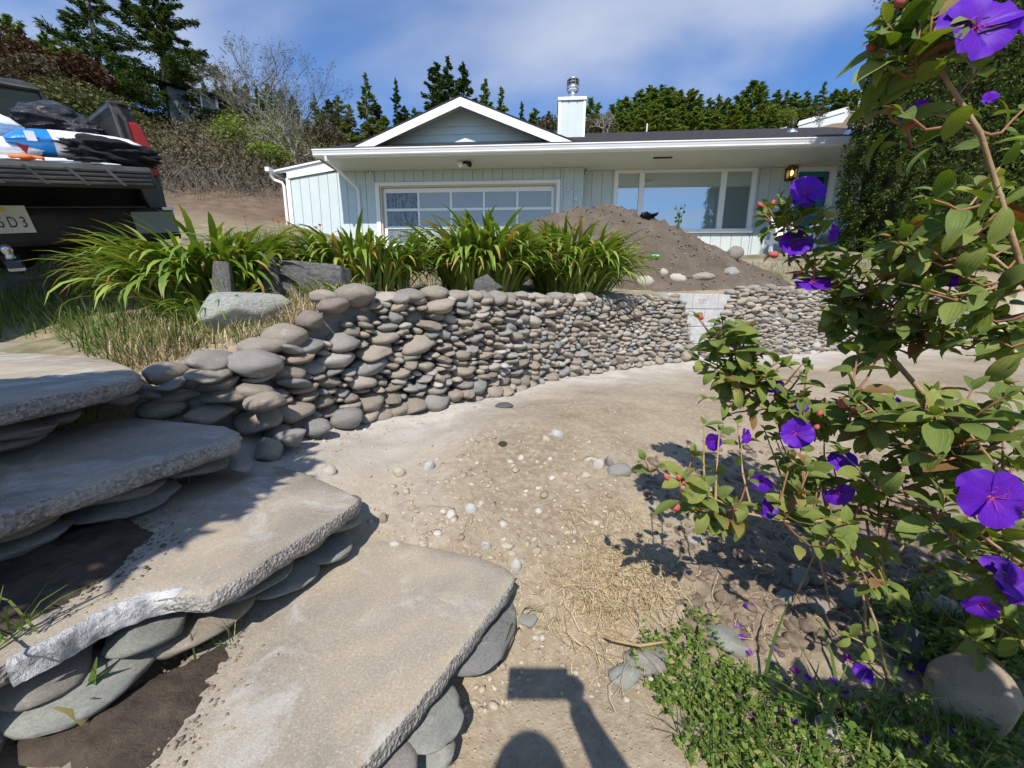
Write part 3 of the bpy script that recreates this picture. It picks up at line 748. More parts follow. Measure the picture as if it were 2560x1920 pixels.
# ================================================================== HOUSE
def paint(name, c, var=.06, rough=.6, bump=.08, spec=.35):
    t = NT(name); co = t.coord(True)
    n = t.noise(co, 1.3, 6, .65, .3); n2 = t.noise(co, 25, 4, .6)
    col = t.mix(t.ramp(n, [(.35, 0.0), (.7, 1.0)]), tuple(v * (1 - var) for v in c), tuple(min(1, v * (1 + var)) for v in c))
    st = t.n('ShaderNodeMapping', {'Vector': co, 'Scale': (9, 9, .6)}).outputs[0]
    col = t.mix(t.ramp(t.noise(st, 3, 5, .7), [(.5, 0.0), (.8, .22)]), col, tuple(v * .72 for v in c))
    t.pbr(col, rough, spec, normal=t.bump(n2, bump, .01)); return t.m
M_WALL = paint('pale_blue_grey_paint', (.515, .57, .56))
M_WHITE = paint('white_trim_paint', (.80, .80, .79), .03)
M_SOFFIT = paint('soffit_paint', (.52, .57, .52), .05)
M_ROOF = simple('dark_shingles', (.022, .020, .022), (.05, .046, .046), 9, .9, .2, .5, 60)
M_METAL = simple('galvanised_pipe', (.62, .64, .68), (.72, .73, .76), 3, .28, .5, 0, metal=.9)
M_METALD = simple('vent_mesh', (.05, .045, .04), (.12, .11, .10), 30, .6, .4, metal=.5)
M_TEAL = simple('teal_door_paint', (.012, .16, .19), (.016, .19, .22), 5, .45, .4)
M_BRONZE = simple('dark_bronze', (.035, .018, .012), None, rough=.5, metal=.3)
M_DARK = simple('dark_recess', (.012, .012, .014), None, rough=.6)
M_STEEL = simple('brushed_digit_metal', (.74, .75, .74), None, rough=.4, metal=.25)
t = NT('window_glass'); 
g = t.n('ShaderNodeBsdfGlossy', {'Color': (.74, .80, .80, 1), 'Roughness': .015})
d = t.n('ShaderNodeBsdfPrincipled', {'Base Color': (.30, .37, .37, 1), 'Roughness': .25})
m_ = t.n('ShaderNodeMixShader', {0: .50, 1: d.outputs[0], 2: g.outputs[0]}); t.l(m_.outputs[0], t.out.inputs[0]); M_GLASS = t.m
t = NT('frosted_garage_glass'); co = t.coord(True)
t.pbr(t.ramp(t.noise(co, 1.2, 4), [(.3, (.32, .345, .37)), (.7, (.36, .382, .405))]), .22, .55); M_FROST = t.m
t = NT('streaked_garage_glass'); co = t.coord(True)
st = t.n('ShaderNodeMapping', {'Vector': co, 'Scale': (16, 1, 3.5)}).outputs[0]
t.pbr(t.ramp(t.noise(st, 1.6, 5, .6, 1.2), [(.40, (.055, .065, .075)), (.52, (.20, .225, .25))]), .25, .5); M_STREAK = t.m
t = NT('lamp_glow'); t.l(t.n('ShaderNodeEmission', {'Color': (1, .62, .22, 1), 'Strength': 2.2}).outputs[0], t.out.inputs[0]); M_GLOW = t.m
t = NT('lamp_glass'); t.pbr((.45, .30, .14), .2, .5); M_LAMPG = t.m

HY = rad(4.5); HO = (0.0, 11.4, 2.2)
house = thing('single_storey_house', 'pale blue-grey ranch house with white trim, front gable and glazed garage door', 'house', HO, (0, 0, -HY))
def hp(u, w, z):   # house coords to world
    return (HO[0] + u * math.cos(HY) + w * math.sin(HY), HO[1] - u * math.sin(HY) + w * math.cos(HY), HO[2] + z)
PITCHR = .38
# walls ------------------------------------------------------------
gw = MB()      # backing wall, front plane at w=.02, openings left out
for (a, b_, z0, z1) in ((-6.44, -3.80, -.4, 2.5), (1.18, 1.86, -.4, 2.5), (-3.80, 1.18, 2.11, 2.5)): gw.box(a, b_, .025, .16, z0, z1)
gw.box(1.72, 1.86, .025, .5, -.4, 2.5)
wallf = gw.build('garage_wall', M_WALL, house)
rw = MB()
for (a, b_, z0, z1) in ((1.86, 2.84, -.4, 2.5), (6.42, 7.54, -.4, 2.5), (8.36, 9.9, -.4, 2.5), (2.84, 6.42, -.4, .93), (2.84, 6.42, 2.44, 2.5), (7.54, 8.36, 2.41, 2.5), (7.54, 8.36, -.4, .34)): rw.box(a, b_, .325, .46, z0, z1)
wallr = rw.build('front_wall', M_WALL, house)
def board(parent, u0, u1, z0, z1, w, slope=0.0):
    mb = MB(); g = .006
    P = [(u0 + g, z0), (u1 - g, z0), (u1 - g, z1 + slope * (u1 - u0) / 2), (u0 + g, z1 - slope * (u1 - u0) / 2)]
    mb.prism(P, 'y', w, w + .022); return mb.build('board', M_WALL, parent)
pit = .277
u = -6.40
while u < 1.80:
    a, b_ = u, min(u + pit, 1.84)
    if b_ < -4.9: board(wallf, a, b_, -.3, 2.34 + .138 * ((a + b_) / 2 + 6.45) - .03, .0, .138)
    elif b_ <= -3.95: board(wallf, a, b_, -.3, 2.495, .0)
    elif a >= 1.25: board(wallf, a, b_, -.3, 2.495, .0)
    elif a < -3.92 < b_: board(wallf, a, -3.93, -.3, 2.495, .0); board(wallf, -3.925, b_, 2.21, 2.495, .0)
    elif a < 1.26 < b_: board(wallf, 1.27, b_, -.3, 2.495, .0); board(wallf, a, 1.265, 2.21, 2.495, .0)
    else: board(wallf, a, b_, 2.21, 2.495, .0)
    u += pit
u = 1.87
while u < 9.6:
    a, b_ = u, u + pit
    if b_ < 2.76: board(wallr, a, b_, -.3, 2.495, .30)
    elif a < 2.76: board(wallr, a, 2.755, -.3, 2.495, .30); board(wallr, 2.757, b_, -.3, .84, .30)
    elif b_ <= 6.50: board(wallr, a, b_, -.3, .84, .30)
    elif a < 6.50: board(wallr, a, 6.497, -.3, .84, .30); board(wallr, 6.51, b_, -.3, 2.495, .30)
    elif b_ < 7.44: board(wallr, a, b_, -.3, 2.495, .30)
    elif a < 7.44: board(wallr, a, 7.435, -.3, 2.495, .30)
    elif a > 8.5: board(wallr, a, b_, -.3, 2.495, .30)
    elif b_ > 8.5: board(wallr, 8.505, b_, -.3, 2.495, .30)
    u += pit
MB().box(-6.53, -6.41, -.02, .10, -.4, 2.36).build('corner_board', M_WHITE, house, bevel=.004)
MB().box(1.815, 1.885, -.012, .31, -.35, 2.494).build('corner_board', M_WALL, house, bevel=.003)
side = MB(); side.box(-6.42, -6.30, .16, 8, -.4, 2.36); side.box(9.76, 9.9, .46, 8, -.4, 2.5); side.box(-6.3, 9.76, 7.9, 8, -.4, 2.5); side.build('side_wall', M_WALL, house)
# garage door --------------------------------------------------------
gd = thing('garage_door', None, None); gd.parent = house; gd.name = 'garage_door'
for k in ('label', 'category'):
    if k in gd: del gd[k]
tr = MB(); tr.box(-3.92, -3.80, -.035, .08, -.2, 2.20); tr.box(1.17, 1.27, -.035, .08, -.2, 2.20); tr.box(-3.80, 1.17, -.033, .08, 2.11, 2.198)
tr.build('door_trim', M_WHITE, house, bevel=.006)
MB().box(-3.79, -3.745, -.0, .10, -.1, 2.108).box(1.125, 1.168, 0, .10, -.1, 2.108).box(-3.745, 1.125, 0, .10, 2.075, 2.108).build('door_stop', simple('beige_weather_strip', (.55, .47, .36), None), gd)
U0, U1, Z0, Z1 = -3.74, 1.12, .0, 2.07
cols = np.linspace(U0 + .085, U1 - .085, 6); rowz = np.linspace(Z0 + .06, Z1 - .085, 5)
for a, b_ in ((U0, U0 + .085), (U1 - .085, U1)): MB().box(a, b_, .10, .15, Z0, Z1).build('door_stile', M_WHITE, gd, bevel=.004)
for r_ in range(5):
    z_ = rowz[r_]; MB().box(U0 + .086, U1 - .086, .098, .148, z_ - (.06 if r_ == 0 else .035), z_ + (.085 if r_ == 4 else .035)).build('rail', M_WHITE, gd, bevel=.004)
for c_ in range(1, 5):
    for r_ in range(4):
        MB().box(cols[c_] - .03, cols[c_] + .03, .102, .146, rowz[r_] + .036, rowz[r_ + 1] - .036).build('mullion', M_WHITE, gd)
for c_ in range(5):
    for r_ in range(4):
        MB().box(cols[c_] + (.031 if c_ else .002), cols[c_ + 1] - (.031 if c_ < 4 else .002), .118, .13, rowz[r_] + .036, rowz[r_ + 1] - .036).build('pane', M_STREAK if c_ == 0 else M_FROST, gd)
# window ------------------------------------------------------------
win = thing('window', None, None); win.parent = house
tr = MB(); tr.box(2.75, 2.86, .262, .34, .86, 2.497); tr.box(6.395, 6.50, .262, .34, .86, 2.497); tr.box(2.86, 6.395, .264, .34, 2.425, 2.496)
tr.build('window_frame', M_WHITE, win, bevel=.005)
for (a, b_) in ((3.43, 3.565), (5.59, 5.73)): MB().box(a, b_, .268, .35, .965, 2.424).build('mullion', M_WHITE, win, bevel=.006)
MB().box(2.72, 6.53, .22, .34, .86, .962).build('window_sill', M_WHITE, win, bevel=.006)
for (a, b_) in ((2.862, 3.428), (3.567, 5.588), (5.732, 6.393)): MB().box(a, b_, .318, .328, .964, 2.423).build('pane', M_GLASS, win)
# front door ----------------------------------------------------------
fd = thing('front_door', None, None); fd.parent = house
tr = MB(); tr.box(7.44, 7.545, .27, .35, .30, 2.497); tr.box(8.35, 8.495, .27, .35, .30, 2.497); tr.box(7.545, 8.35, .272, .35, 2.39, 2.496)
tr.build('door_frame', M_WHITE, fd, bevel=.005)
MB().box(7.548, 8.348, .34, .38, .34, 2.388).build('door_panel', M_TEAL, fd)
MB().box(7.63, 8.27, .332, .339, .45, 1.55).build('lower_panel', M_TEAL, fd, bevel=.006)
for k in range(3):
    a = 7.60 + k * .235
    MB().box(a, a + .165, .334, .339, 1.72, 2.26).build('pane', M_DARK, fd)
    MB().box(a - .02, a + .185, .330, .3335, 2.262, 2.29).build('pane_trim', M_TEAL, fd)
MB().lathe([(.028, 0), (.03, .03), (.02, .05)], (8.27, .30, 1.25), 10, 'y').build('door_knob', M_STEEL, fd, True)
# wall lamp (lit) -------------------------------------------------------
lamp = thing('wall_lamp', None, None); lamp.parent = house; lamp.location = (7.31, .18, 2.31)
MB().box(-.10, .10, .09, .118, -.15, .15).build('back_plate', M_BRONZE, lamp)
MB().box(-.105, .105, -.10, .10, .11, .14).build('lamp_cap', M_BRONZE, lamp, bevel=.006); MB().box(-.105, .105, -.10, .10, -.15, -.13).build('lamp_base', M_BRONZE, lamp, bevel=.006)
fr = MB()
for sx in (-1, 1):
    for sy in (-1, 1): fr.box(sx * .093 - .008, sx * .093 + .008, sy * .088 - .008, sy * .088 + .008, -.13, .11)
fr.build('cage', M_BRONZE, lamp)
MB().lathe([(.02, -.05), (.04, -.02), (.045, .02), (.03, .06), (.012, .08)], (0, 0, .0), 12).build('bulb', M_GLOW, lamp, True)
MB().box(-.082, .082, .078, .084, -.128, .108).build('reflector', M_LAMPG, lamp)
# soffit, gutter, fascia -----------------------------------------------
MB().box(-4.93, 10.2, -1.12, .46, 2.5, 2.53).build('soffit', M_SOFFIT, house)
fa = MB().box(-4.95, 10.2, -1.14, -1.115, 2.455, 2.60); fa.build('fascia', M_WHITE, house)
prof = [(-1.142, 2.48), (-1.142, 2.615), (-1.155, 2.615), (-1.245, 2.625), (-1.262, 2.622), (-1.262, 2.598), (-1.248, 2.585), (-1.235, 2.552), (-1.222, 2.525), (-1.222, 2.50), (-1.205, 2.478)]
MB().prism(prof, 'x', -4.97, 10.2).build('gutter', M_WHITE, house)
dsp = MB(); dsp.tube([(-4.66, -1.18, 2.49), (-4.66, -1.16, 2.40), (-4.60, -1.0, 2.36), (-4.42, -.10, 2.06), (-4.40, -.04, 1.98), (-4.40, -.04, -.2)], .042, 6)
dsp.build('downspout', M_WHITE, house)
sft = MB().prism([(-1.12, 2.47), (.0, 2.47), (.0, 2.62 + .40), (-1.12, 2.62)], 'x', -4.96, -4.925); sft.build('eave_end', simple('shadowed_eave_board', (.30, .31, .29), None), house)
# roofs ------------------------------------------------------------------
def slope_quad(pts, th, name, mat=M_ROOF):
    mb = MB(); top = pts; bot = [(p[0], p[1], p[2] - th) for p in pts]
    n = len(pts); mb.add(top + bot, [tuple(range(n)), tuple(range(2 * n - 1, n - 1, -1))] + [(i, n + i, n + (i + 1) % n, (i + 1) % n) for i in range(n)])
    return mb.build(name, mat, house)
ze = 2.625; W0, W1 = -1.22, 3.7; PM_ = .44
zr = ze + PM_ * (W1 - W0)
slope_quad([(-4.96, W0, ze), (10.2, W0, ze), (10.2, W1, zr), (-4.96, W1, zr)], .03, 'roof')
slope_quad([(-4.96, W1, zr), (10.2, W1, zr), (10.2, 8.4, zr - .4 * 4.7), (-4.96, 8.4, zr - .4 * 4.7)], .03, 'rear_roof')
AU, AZ = -1.35, 4.08     # gable apex
GL, GR = -4.75, 2.05
for s_, e in ((-1, GL), (1, GR)):
    zl = AZ - PITCHR * abs(e - AU)
    slope_quad([(AU, -.50, AZ), (e, -.50, zl), (e, 8.3, zl), (AU, 8.3, AZ)] if s_ > 0 else [(e, -.50, zl), (AU, -.50, AZ), (AU, 8.3, AZ), (e, 8.3, zl)], .035, 'gable_roof')
    # barge board
    mb = MB(); mb.prism([(AU, AZ - .037), (e, zl - .037), (e - s_ * .28, zl + .09 * 0 - .037 - .0), (AU, AZ - .037 - .235)] if False else [(AU, AZ - .037), (e, zl - .037), (e - s_ * .55, zl - .037), (AU, AZ - .037 - .21)], 'y', -.49, -.455)
    mb.build('barge_board', M_WHITE, house)
    mb = MB(); mb.prism([(AU, AZ - .075), (e, zl - .075), (e, zl - .095), (AU, AZ - .095)], 'y', -.454, .02); mb.build('gable_soffit', M_SOFFIT, house)
# gable lap siding
zb = 3.02
for k in range(6):
    z0 = zb + k * .19 - .03; z1 = z0 + .196
    def half(z): return (AZ - .10 - z) / PITCHR
    h0, h1 = half(z0), max(.02, half(z1))
    if h0 < .1: break
    mb = MB(); w0, w1 = -.012, .01
    P = [(AU - h0, w0, z0), (AU + h0, w0, z0), (AU + h1, w1, z1), (AU - h1, w1, z1)]
    Q = [(p[0], .04, p[2]) for p in P]
    mb.add(P + Q, [(0, 1, 2, 3), (7, 6, 5, 4), (0, 4, 5, 1), (1, 5, 6, 2), (2, 6, 7, 3), (3, 7, 4, 0)])
    mb.build('lap_board', M_WALL, house)
# left wing roof and fascia
slope_quad([(-6.80, -.10, 2.58), (-4.2, -.10, 3.02), (-4.2, 8.3, 3.02), (-6.80, 8.3, 2.58)], .03, 'wing_roof')
mb = MB(); mb.prism([(-6.47, 2.335), (-4.90, 2.55), (-4.90, 2.868), (-6.80, 2.545), (-6.80, 2.49), (-6.47, 2.49)], 'y', -.05, -.015); mb.build('wing_fascia', M_WHITE, house)
MB().prism([(-6.80, 2.50), (-4.3, 2.925), (-4.3, 2.965), (-6.80, 2.548)], 'y', -.10, -.065).build('wing_barge', M_WHITE, house)
MB().box(-6.92, -6.80, -.32, 8.3, 2.45, 2.56).build('wing_gutter', M_WHITE, house, bevel=.012)
MB().tube([(-6.83, -.2, 2.46), (-6.83, -.2, 2.36), (-6.80, -.14, 2.28), (-6.62, -.06, 2.22), (-6.58, -.05, 2.14), (-6.58, -.05, -.3)], .038, 6).build('downspout', M_WHITE, house)
# chimney -----------------------------------------------------------------
ch = thing('chimney', None, None); ch.parent = house
MB().box(1.21, 1.97, 1.52, 2.3, 3.0, 4.80).build('chimney_box', M_WALL, ch)
for a in (1.19, 1.44, 1.70): MB().box(a + .07, a + .07 + .22, 1.503, 1.521, 3.2, 4.78).build('board', M_WALL, ch)
MB().box(1.19, 1.26, 1.49, 1.56, 3.0, 4.79).build('corner_trim', M_WHITE, ch); MB().box(1.925, 1.995, 1.49, 1.56, 3.0, 4.79).build('corner_trim', M_WHITE, ch)
MB().box(1.17, 2.01, 1.46, 2.34, 4.80, 4.885).build('chimney_cap', M_WHITE, ch, bevel=.006)
MB().lathe([(.105, 4.88), (.105, 5.36)], (1.62, 1.9, 0), 20).build('flue_pipe', M_METAL, ch, True)
MB().lathe([(.112, 5.24), (.16, 5.22), (.185, 5.28), (.185, 5.33)], (1.62, 1.9, 0), 24).build('flue_collar', M_METAL, ch, True)
cap = MB().lathe([(.14, 5.33), (.155, 5.34), (.155, 5.50), (.14, 5.51)], (1.62, 1.9, 0), 24).build('flue_screen', M_METALD, ch, True)
bars = MB()
for z_ in (5.345, 5.425, 5.50): bars.lathe([(.178, z_ - .008), (.186, z_), (.178, z_ + .008)], (1.62, 1.9, 0), 24)
for k in range(10):
    th = k * math.pi / 5; bars.tube([(1.62 + .182 * math.cos(th), 1.9 + .182 * math.sin(th), 5.33), (1.62 + .182 * math.cos(th), 1.9 + .182 * math.sin(th), 5.51)], .006, 4)
bars.build('flue_cage', M_METAL, ch)
MB().lathe([(.19, 5.505), (.17, 5.535), (.10, 5.56), (.01, 5.57)], (1.62, 1.9, 0), 24).build('flue_lid', M_METAL, ch, True)
# roof vents
def roof_z(w): return ze + PM_ * (w - W0)
for (x, y) in ((1979, 330), (2122, 335)):
    # intersect ray with roof plane in house frame
    d_ = ray(x, y); o_ = _C - np.array(HO); c_, s_ = math.cos(HY), math.sin(HY)
    L = lambda v: np.array([v[0] * c_ - v[1] * s_, v[0] * s_ + v[1] * c_, v[2]])
    ol, dl = L(o_), L(d_)
    tt = (ze - PM_ * W0 + PM_ * ol[1] - ol[2]) / (dl[2] - PM_ * dl[1]); q = ol + dl * tt
    v_ = thing('roof_vent', None, None); v_.parent = house; v_.location = q
    MB().lathe([(.16, -.10), (.15, -.01), (.06, .06), (.055, .08)], (0, 0, 0), 14).build('flashing', M_METAL, v_, True)
    MB().lathe([(.045, .02), (.045, .34)], (0, 0, 0), 12).build('pipe', simple('black_vent_pipe', (.03, .03, .032), None, rough=.5), v_, True)
# small fittings ------------------------------------------------------------
def sec_cam(u, w, z):
    c_ = thing('security_camera', None, None); c_.parent = house; c_.location = (u, w, z)
    MB().lathe([(.035, 0), (.035, .02)], (0, 0, -.01), 12).build('mount', M_WHITE, c_, True)
    MB().lathe([(.034, -.05), (.038, -.04), (.038, .05), (.03, .06)], (0, -.03, -.05), 12, 'y').build('camera_body', M_WHITE, c_, True)
    MB().lathe([(.022, -.058), (.022, -.051)], (0, -.03, -.05), 10, 'y').build('lens', M_DARK, c_, True)
sec_cam(-4.02, -.05, 2.49); sec_cam(1.98, .20, 2.49)
fl = thing('soffit_floodlight', None, None); fl.parent = house; fl.location = (-1.22, -.55, 2.5)
MB().lathe([(.075, -.03), (.075, 0)], (0, 0, 0), 14).build('flood_base', M_BRONZE, fl, True)
for s_ in (-1, 1):
    MB().tube([(s_ * .02, 0, -.02), (s_ * .09, -.03, -.06)], .014, 6).build('flood_arm', M_BRONZE, fl)
    MB().lathe([(.03, .07), (.055, .02), (.065, -.06), (.05, -.075)], (s_ * .12, -.06, -.09), 12, 'y').build('flood_head', M_WHITE if s_ < 0 else M_BRONZE, fl, True)
MB().box(3.55, 4.0, -.62, -.52, 2.488, 2.4985).build('soffit_vent', M_BRONZE, house)
def text_mesh(s, size, extr=.0, font=None):
    cu = bpy.data.curves.new('txt', 'FONT'); cu.body = s; cu.size = size; cu.extrude = extr; cu.align_x = 'CENTER'; cu.align_y = 'CENTER'
    cu.resolution_u = 3
    ob = bpy.data.objects.new('txt', cu); COL.objects.link(ob)
    dg_ = bpy.context.evaluated_depsgraph_get(); me = bpy.data.meshes.new_from_object(ob.evaluated_get(dg_))
    bpy.data.objects.remove(ob); return me
for k, ch_ in enumerate('15741'):
    uu, zz = 1.375 + k * .105, 2.10 - k * .135
    o = link('house_digit', text_mesh(ch_, .19, .012), M_STEEL, house, loc=(uu, -.04, zz), rot=(math.pi / 2, 0, 0))
# ------------------------------------------------------------------ low pebble-faced bed wall by the house
lw = thing('timber_capped_bed_wall', 'low pebble-faced wall with a dark timber cap beside the white wing', 'wall', (-4.6, 8.0, 1.6))
M_TIMBER = simple('weathered_timber', (.085, .07, .055), (.16, .135, .11), 8, .9, .2, .5, 30)
MB().box(-1.9, 1.15, -.06, .20, .60, .665).build('timber_cap', M_TIMBER, lw, bevel=.006)
MB().box(-1.9, 1.15, .03, .18, -.2, .60).build('wall_core', M_MORTAR, lw)
for r_ in range(5):
    for k in range(26):
        o = link('stone', RIV2[(k * 7 + r_ * 3) % 10], M_GREEN, lw); w_ = random.uniform(.052, .066)
        o.location = (-1.84 + k * .117 + (r_ % 2) * .058, .0 + random.uniform(-.01, .01), .555 - r_ * .082); o.scale = (w_, .045, .036); o.rotation_euler = (0, random.uniform(-.15, .15), random.uniform(-.2, .2))
# ------------------------------------------------------------------ adirondack chairs
M_CHAIR = paint('white_plastic_chair', (.80, .80, .80), .02, .45)
def chair(name, label, loc, rz):
    c_ = thing(name, label, 'chair', loc, (0, 0, rz), 'white adirondack chairs by the front door')
    def pl(nm, x0, x1, y0, y1, z0, z1, M=None): MB().box(x0, x1, y0, y1, z0, z1, M).build(nm, M_CHAIR, c_, bevel=.006)
    Mb = Matrix.Translation((0, .12, .28)) @ Matrix.Rotation(rad(-24), 4, 'X')
    hs = [.62, .70, .74, .76, .74, .70, .62]
    for k, h_ in enumerate(hs):
        x = (k - 3) * .084
        mb = MB(); ang = (k - 3) * .045
        Mk = Mb @ Matrix.Rotation(ang, 4, 'Y')
        mb.box(x * .8 - .036, x * .8 + .036, -.01, .012, -.08, h_, Mk); mb.build('back_slat', M_CHAIR, c_, bevel=.008)
    for k in range(5):
        y = -.38 + k * .11; z = .36 - .012 * k * 1.6
        pl('seat_slat', -.28, .28, y, y + .095, z, z + .022)
    for sx in (-1, 1):
        pl('arm', sx * .36 - .06, sx * .36 + .06, -.45, .28, .56, .585)
        pl('leg', sx * .33 - .02, sx * .33 + .02, -.42, -.32, 0, .56)
        pl('leg', sx * .31 - .02, sx * .31 + .02, .12, .22, 0, .56)
        pl('side_rail', sx * .30 - .012, sx * .30 + .012, -.4, .35, .22, .34)
    pl('back_brace', -.30, .30, .30, .325, .52, .60)
    return c_
p1 = at(1968, 640, 9.6); p2 = at(2072, 632, 9.9)
chair('adirondack_chair', 'white adirondack chair nearest the picture window', (p1[0], p1[1], gz(p1[0], p1[1])), rad(8))
chair('adirondack_chair', 'white adirondack chair beside the hedge, half in its shade', (p2[0], p2[1], gz(p2[0], p2[1])), rad(-28))
# ================================================================== YARD: mound, rocks, agapanthus, grass
# ---- dirt mound
t = NT('mound_soil'); co = t.coord(False)
c = t.ramp(t.noise(co, 3, 8, .7), [(.3, (.10, .078, .058)), (.55, (.16, .126, .095)), (.75, (.225, .182, .14))])
v = t.n('ShaderNodeTexVoronoi', {'Vector': co, 'Scale': 28.0})
c = t.mix(t.math('MULTIPLY', t.ramp(v.outputs['Distance'], [(.08, 1.0), (.2, 0.0)]), .5), c, t.mix(t.n('ShaderNodeSeparateColor', {0: v.outputs['Color']}).outputs[0], (.09, .065, .045), (.42, .36, .28)))
t.pbr(c, .95, .12, normal=t.bump(t.noise(co, 24, 8, .75), .9, .04)); M_MOUND = t.m
mc = at(1490, 690, 6.3); mcx, mcy = mc[0], 6.3
pk = at(1540, 524, 6.3)
xs = np.linspace(-2.9, 2.9, 150); ys = np.linspace(-1.7, 2.2, 100)
MX, MY = np.meshgrid(xs, ys)
rr = np.sqrt((np.where(MX < 0, MX / 1.9, MX / 2.6)) ** 2 + (np.where(MY < 0, MY / 1.45, MY / 2.0)) ** 2)
hgt = np.clip(1 - rr, 0, 1) ** 1.05
ridge = np.interp(MX, [-2.9, -1.7, -1.35, -.9, -.3, .3, .8, 1.4, 1.9, 2.4, 2.9], [0, .15, .6, .78, .94, 1.0, .82, .54, .27, .06, 0])
hgt = np.minimum(ridge, 1.08 * np.interp(np.clip(1 - np.abs(np.where(MY < 0, MY / 1.5, MY / 2.0)), 0, 1), [0, .25, .7, 1], [0, .25, .85, 1.0]) * (.3 + .7 * ridge))
PM = np.stack([MX, MY], -1)
gzm = ground_z(MX + mcx, MY + mcy)
peak = pk[2] - float(ground_z(np.array([mcx]), np.array([mcy]))[0])
mz = gzm - .06 + hgt * (peak + .06) + (vnoise(PM, 2.2, 41, 4) * .09 + np.abs(vnoise(PM, 6, 43, 5, .62)) * .16) * np.clip(hgt * 4, 0, 1)
n0, n1 = mz.shape; idx = np.arange(n0 * n1).reshape(n0, n1)
Vm = np.stack([MX, MY, mz - gz(mcx, mcy)], -1).reshape(-1, 3)
mound = link('dirt_mound', from_np('dirt_mound', Vm, np.stack([idx[:-1, :-1], idx[:-1, 1:], idx[1:, 1:], idx[1:, :-1]], -1).reshape(-1, 4)), M_MOUND, loc=(mcx, mcy, gz(mcx, mcy)))
tag(mound, 'large heap of loose brown soil in front of the picture window', 'dirt heap')
def mound_z(x, y):
    if not (xs[0] < x - mcx < xs[-1] and ys[0] < y - mcy < ys[-1]): return gz(x, y)
    i = int(np.clip(np.searchsorted(ys, y - mcy), 0, n0 - 1)); j = int(np.clip(np.searchsorted(xs, x - mcx), 0, n1 - 1)); return max(float(mz[i, j]), gz(x, y))
def surf(px_, py_, zf=None):
    """march a ray to the ground / mound surface"""
    d_ = ray(px_, py_); t_ = .35
    while t_ < 60:
        p = _C + d_ * t_
        if p[2] < (zf or mound_z)(p[0], p[1]): return p
        t_ *= 1.012
    return p
items = []
for k in range(900):
    x, y = mcx + random.uniform(-2.2, 2.4), mcy + random.uniform(-1.5, .4); s_ = random.uniform(.004, .015)
    items.append((random.randrange(10), TRS((x, y, mound_z(x, y) + s_ * .2), (random.uniform(-.4, .4), random.uniform(-.4, .4), random.uniform(0, 6)), (s_ * 1.5, s_, s_ * .7))))
RUB_NP = [np_of(m) for m in RUB]
pb = link('pebbles', joined('pebbles', items, None, RUB_NP), simple('clod_brown', (.15, .115, .085), (.34, .285, .22), 3, .95, .1)); tag(pb, 'small stones and clods scattered over the soil heap', kind='stuff')
# ---- single rocks: (px, py, width px, height px, mesh, material, label)
def rock(name, label, px_, py_, wp, hp_, mat, me, group=None, Y=None, tilt=(0, 0, 0), cat='rock', sink=.25, dep=.8):
    """py_ = foot of the rock in the picture"""
    p = at(px_, py_, Y) if Y else surf(px_, py_)
    zd = zdepth(p); w, h = wp * zd / FPX, hp_ * zd / FPX
    m2 = me.copy(); m2.materials.clear()
    o = link(name, m2, mat); o.location = (p[0], p[1] + w * dep * .35, p[2] + h * (.5 - sink)); o.scale = (w / 2, w * dep / 2, h / 2 * (1 + sink)); o.rotation_euler = tilt
    return tag(o, label, cat, group)
BOUL = [stone_mesh('boulder', 120 + i, 4, (1, 1, 1), .12, .9) for i in range(5)]
rock('lichen_boulder', 'pale boulder crusted with yellow-white lichen above the left end of the wall', 592, 852, 212, 140, M_LICHEN, BOUL[0], Y=1.80, tilt=(.1, .05, .2), sink=-.02, dep=.6)
def slate(name, label, px_, py_, wp, hp_, Y, lean, th=.35, mat=M_SLATE, taper=.7):
    p = at(px_, py_, Y); zd = zdepth(p); w, h = wp * zd / FPX, hp_ * zd / FPX
    b = bmesh.new(); bmesh.ops.create_grid(b, x_segments=7, y_segments=9, size=.5)
    Pn = np.array([v.co[:] for v in b.verts]); b.free()
    Vf = []; nrm = []
    for sgn in (-1, 1):
        for (a, c_, _) in Pn:
            ww = 1 - (1 - taper) * (c_ + .5)
            x = a * ww + vnoise(np.array([[c_ * 3, sgn, seedk]]), 2, 5, 2)[0] * .06
            y = sgn * th / 2 * (1 - .6 * max(0, abs(a) * 2 - .6)) * (1 - .3 * max(0, c_)) + vnoise(np.array([[a * 3, c_ * 3, sgn * 4 + seedk]]), 2, 8, 3)[0] * .07
            z = c_ + vnoise(np.array([[a * 2.5, sgn * .3, seedk]]), 2, 9, 2)[0] * .12 * (c_ > 0)
            Vf.append((x, y, z))
    bm_ = bmesh.new(); vv = [bm_.verts.new(q) for q in Vf]; bmesh.ops.convex_hull(bm_, input=bm_.verts)
    bmesh.ops.delete(bm_, geom=[v for v in bm_.verts if not v.link_faces], context='VERTS')
    bmesh.ops.subdivide_edges(bm_, edges=bm_.edges, cuts=1, use_grid_fill=True)
    for v in bm_.verts: v.co += Vector((1, 1, 1)) * float(vnoise(np.array([[*v.co]]), 5, 3, 2)[0]) * .025
    me = bpy.data.meshes.new(name); bm_.to_mesh(me); bm_.free()
    o = link(name, me, mat); o.location = (p[0], p[1], p[2] + h * .42); o.scale = (w, w, h * 1.1); o.rotation_euler = lean
    return tag(o, label, 'rock')
seedk = 1.0; slate('slate_slab', 'thin grey slate standing upright among strap leaves, behind the lichen boulder', 562, 742, 44, 84, 2.02, (-.1, .06, .3), .5)
seedk = 2.0; slate('slate_slab', 'pointed grey slate standing upright beside the long dark rock', 683, 728, 46, 92, 2.3, (-.05, -.05, .1), .5, taper=.55)
seedk = 3.0; o = slate('long_rock', 'long dark angular rock lying in front of the strap-leaved plants', 790, 738, 180, 76, 2.38, (0, .10, -.1), .35, taper=.85)
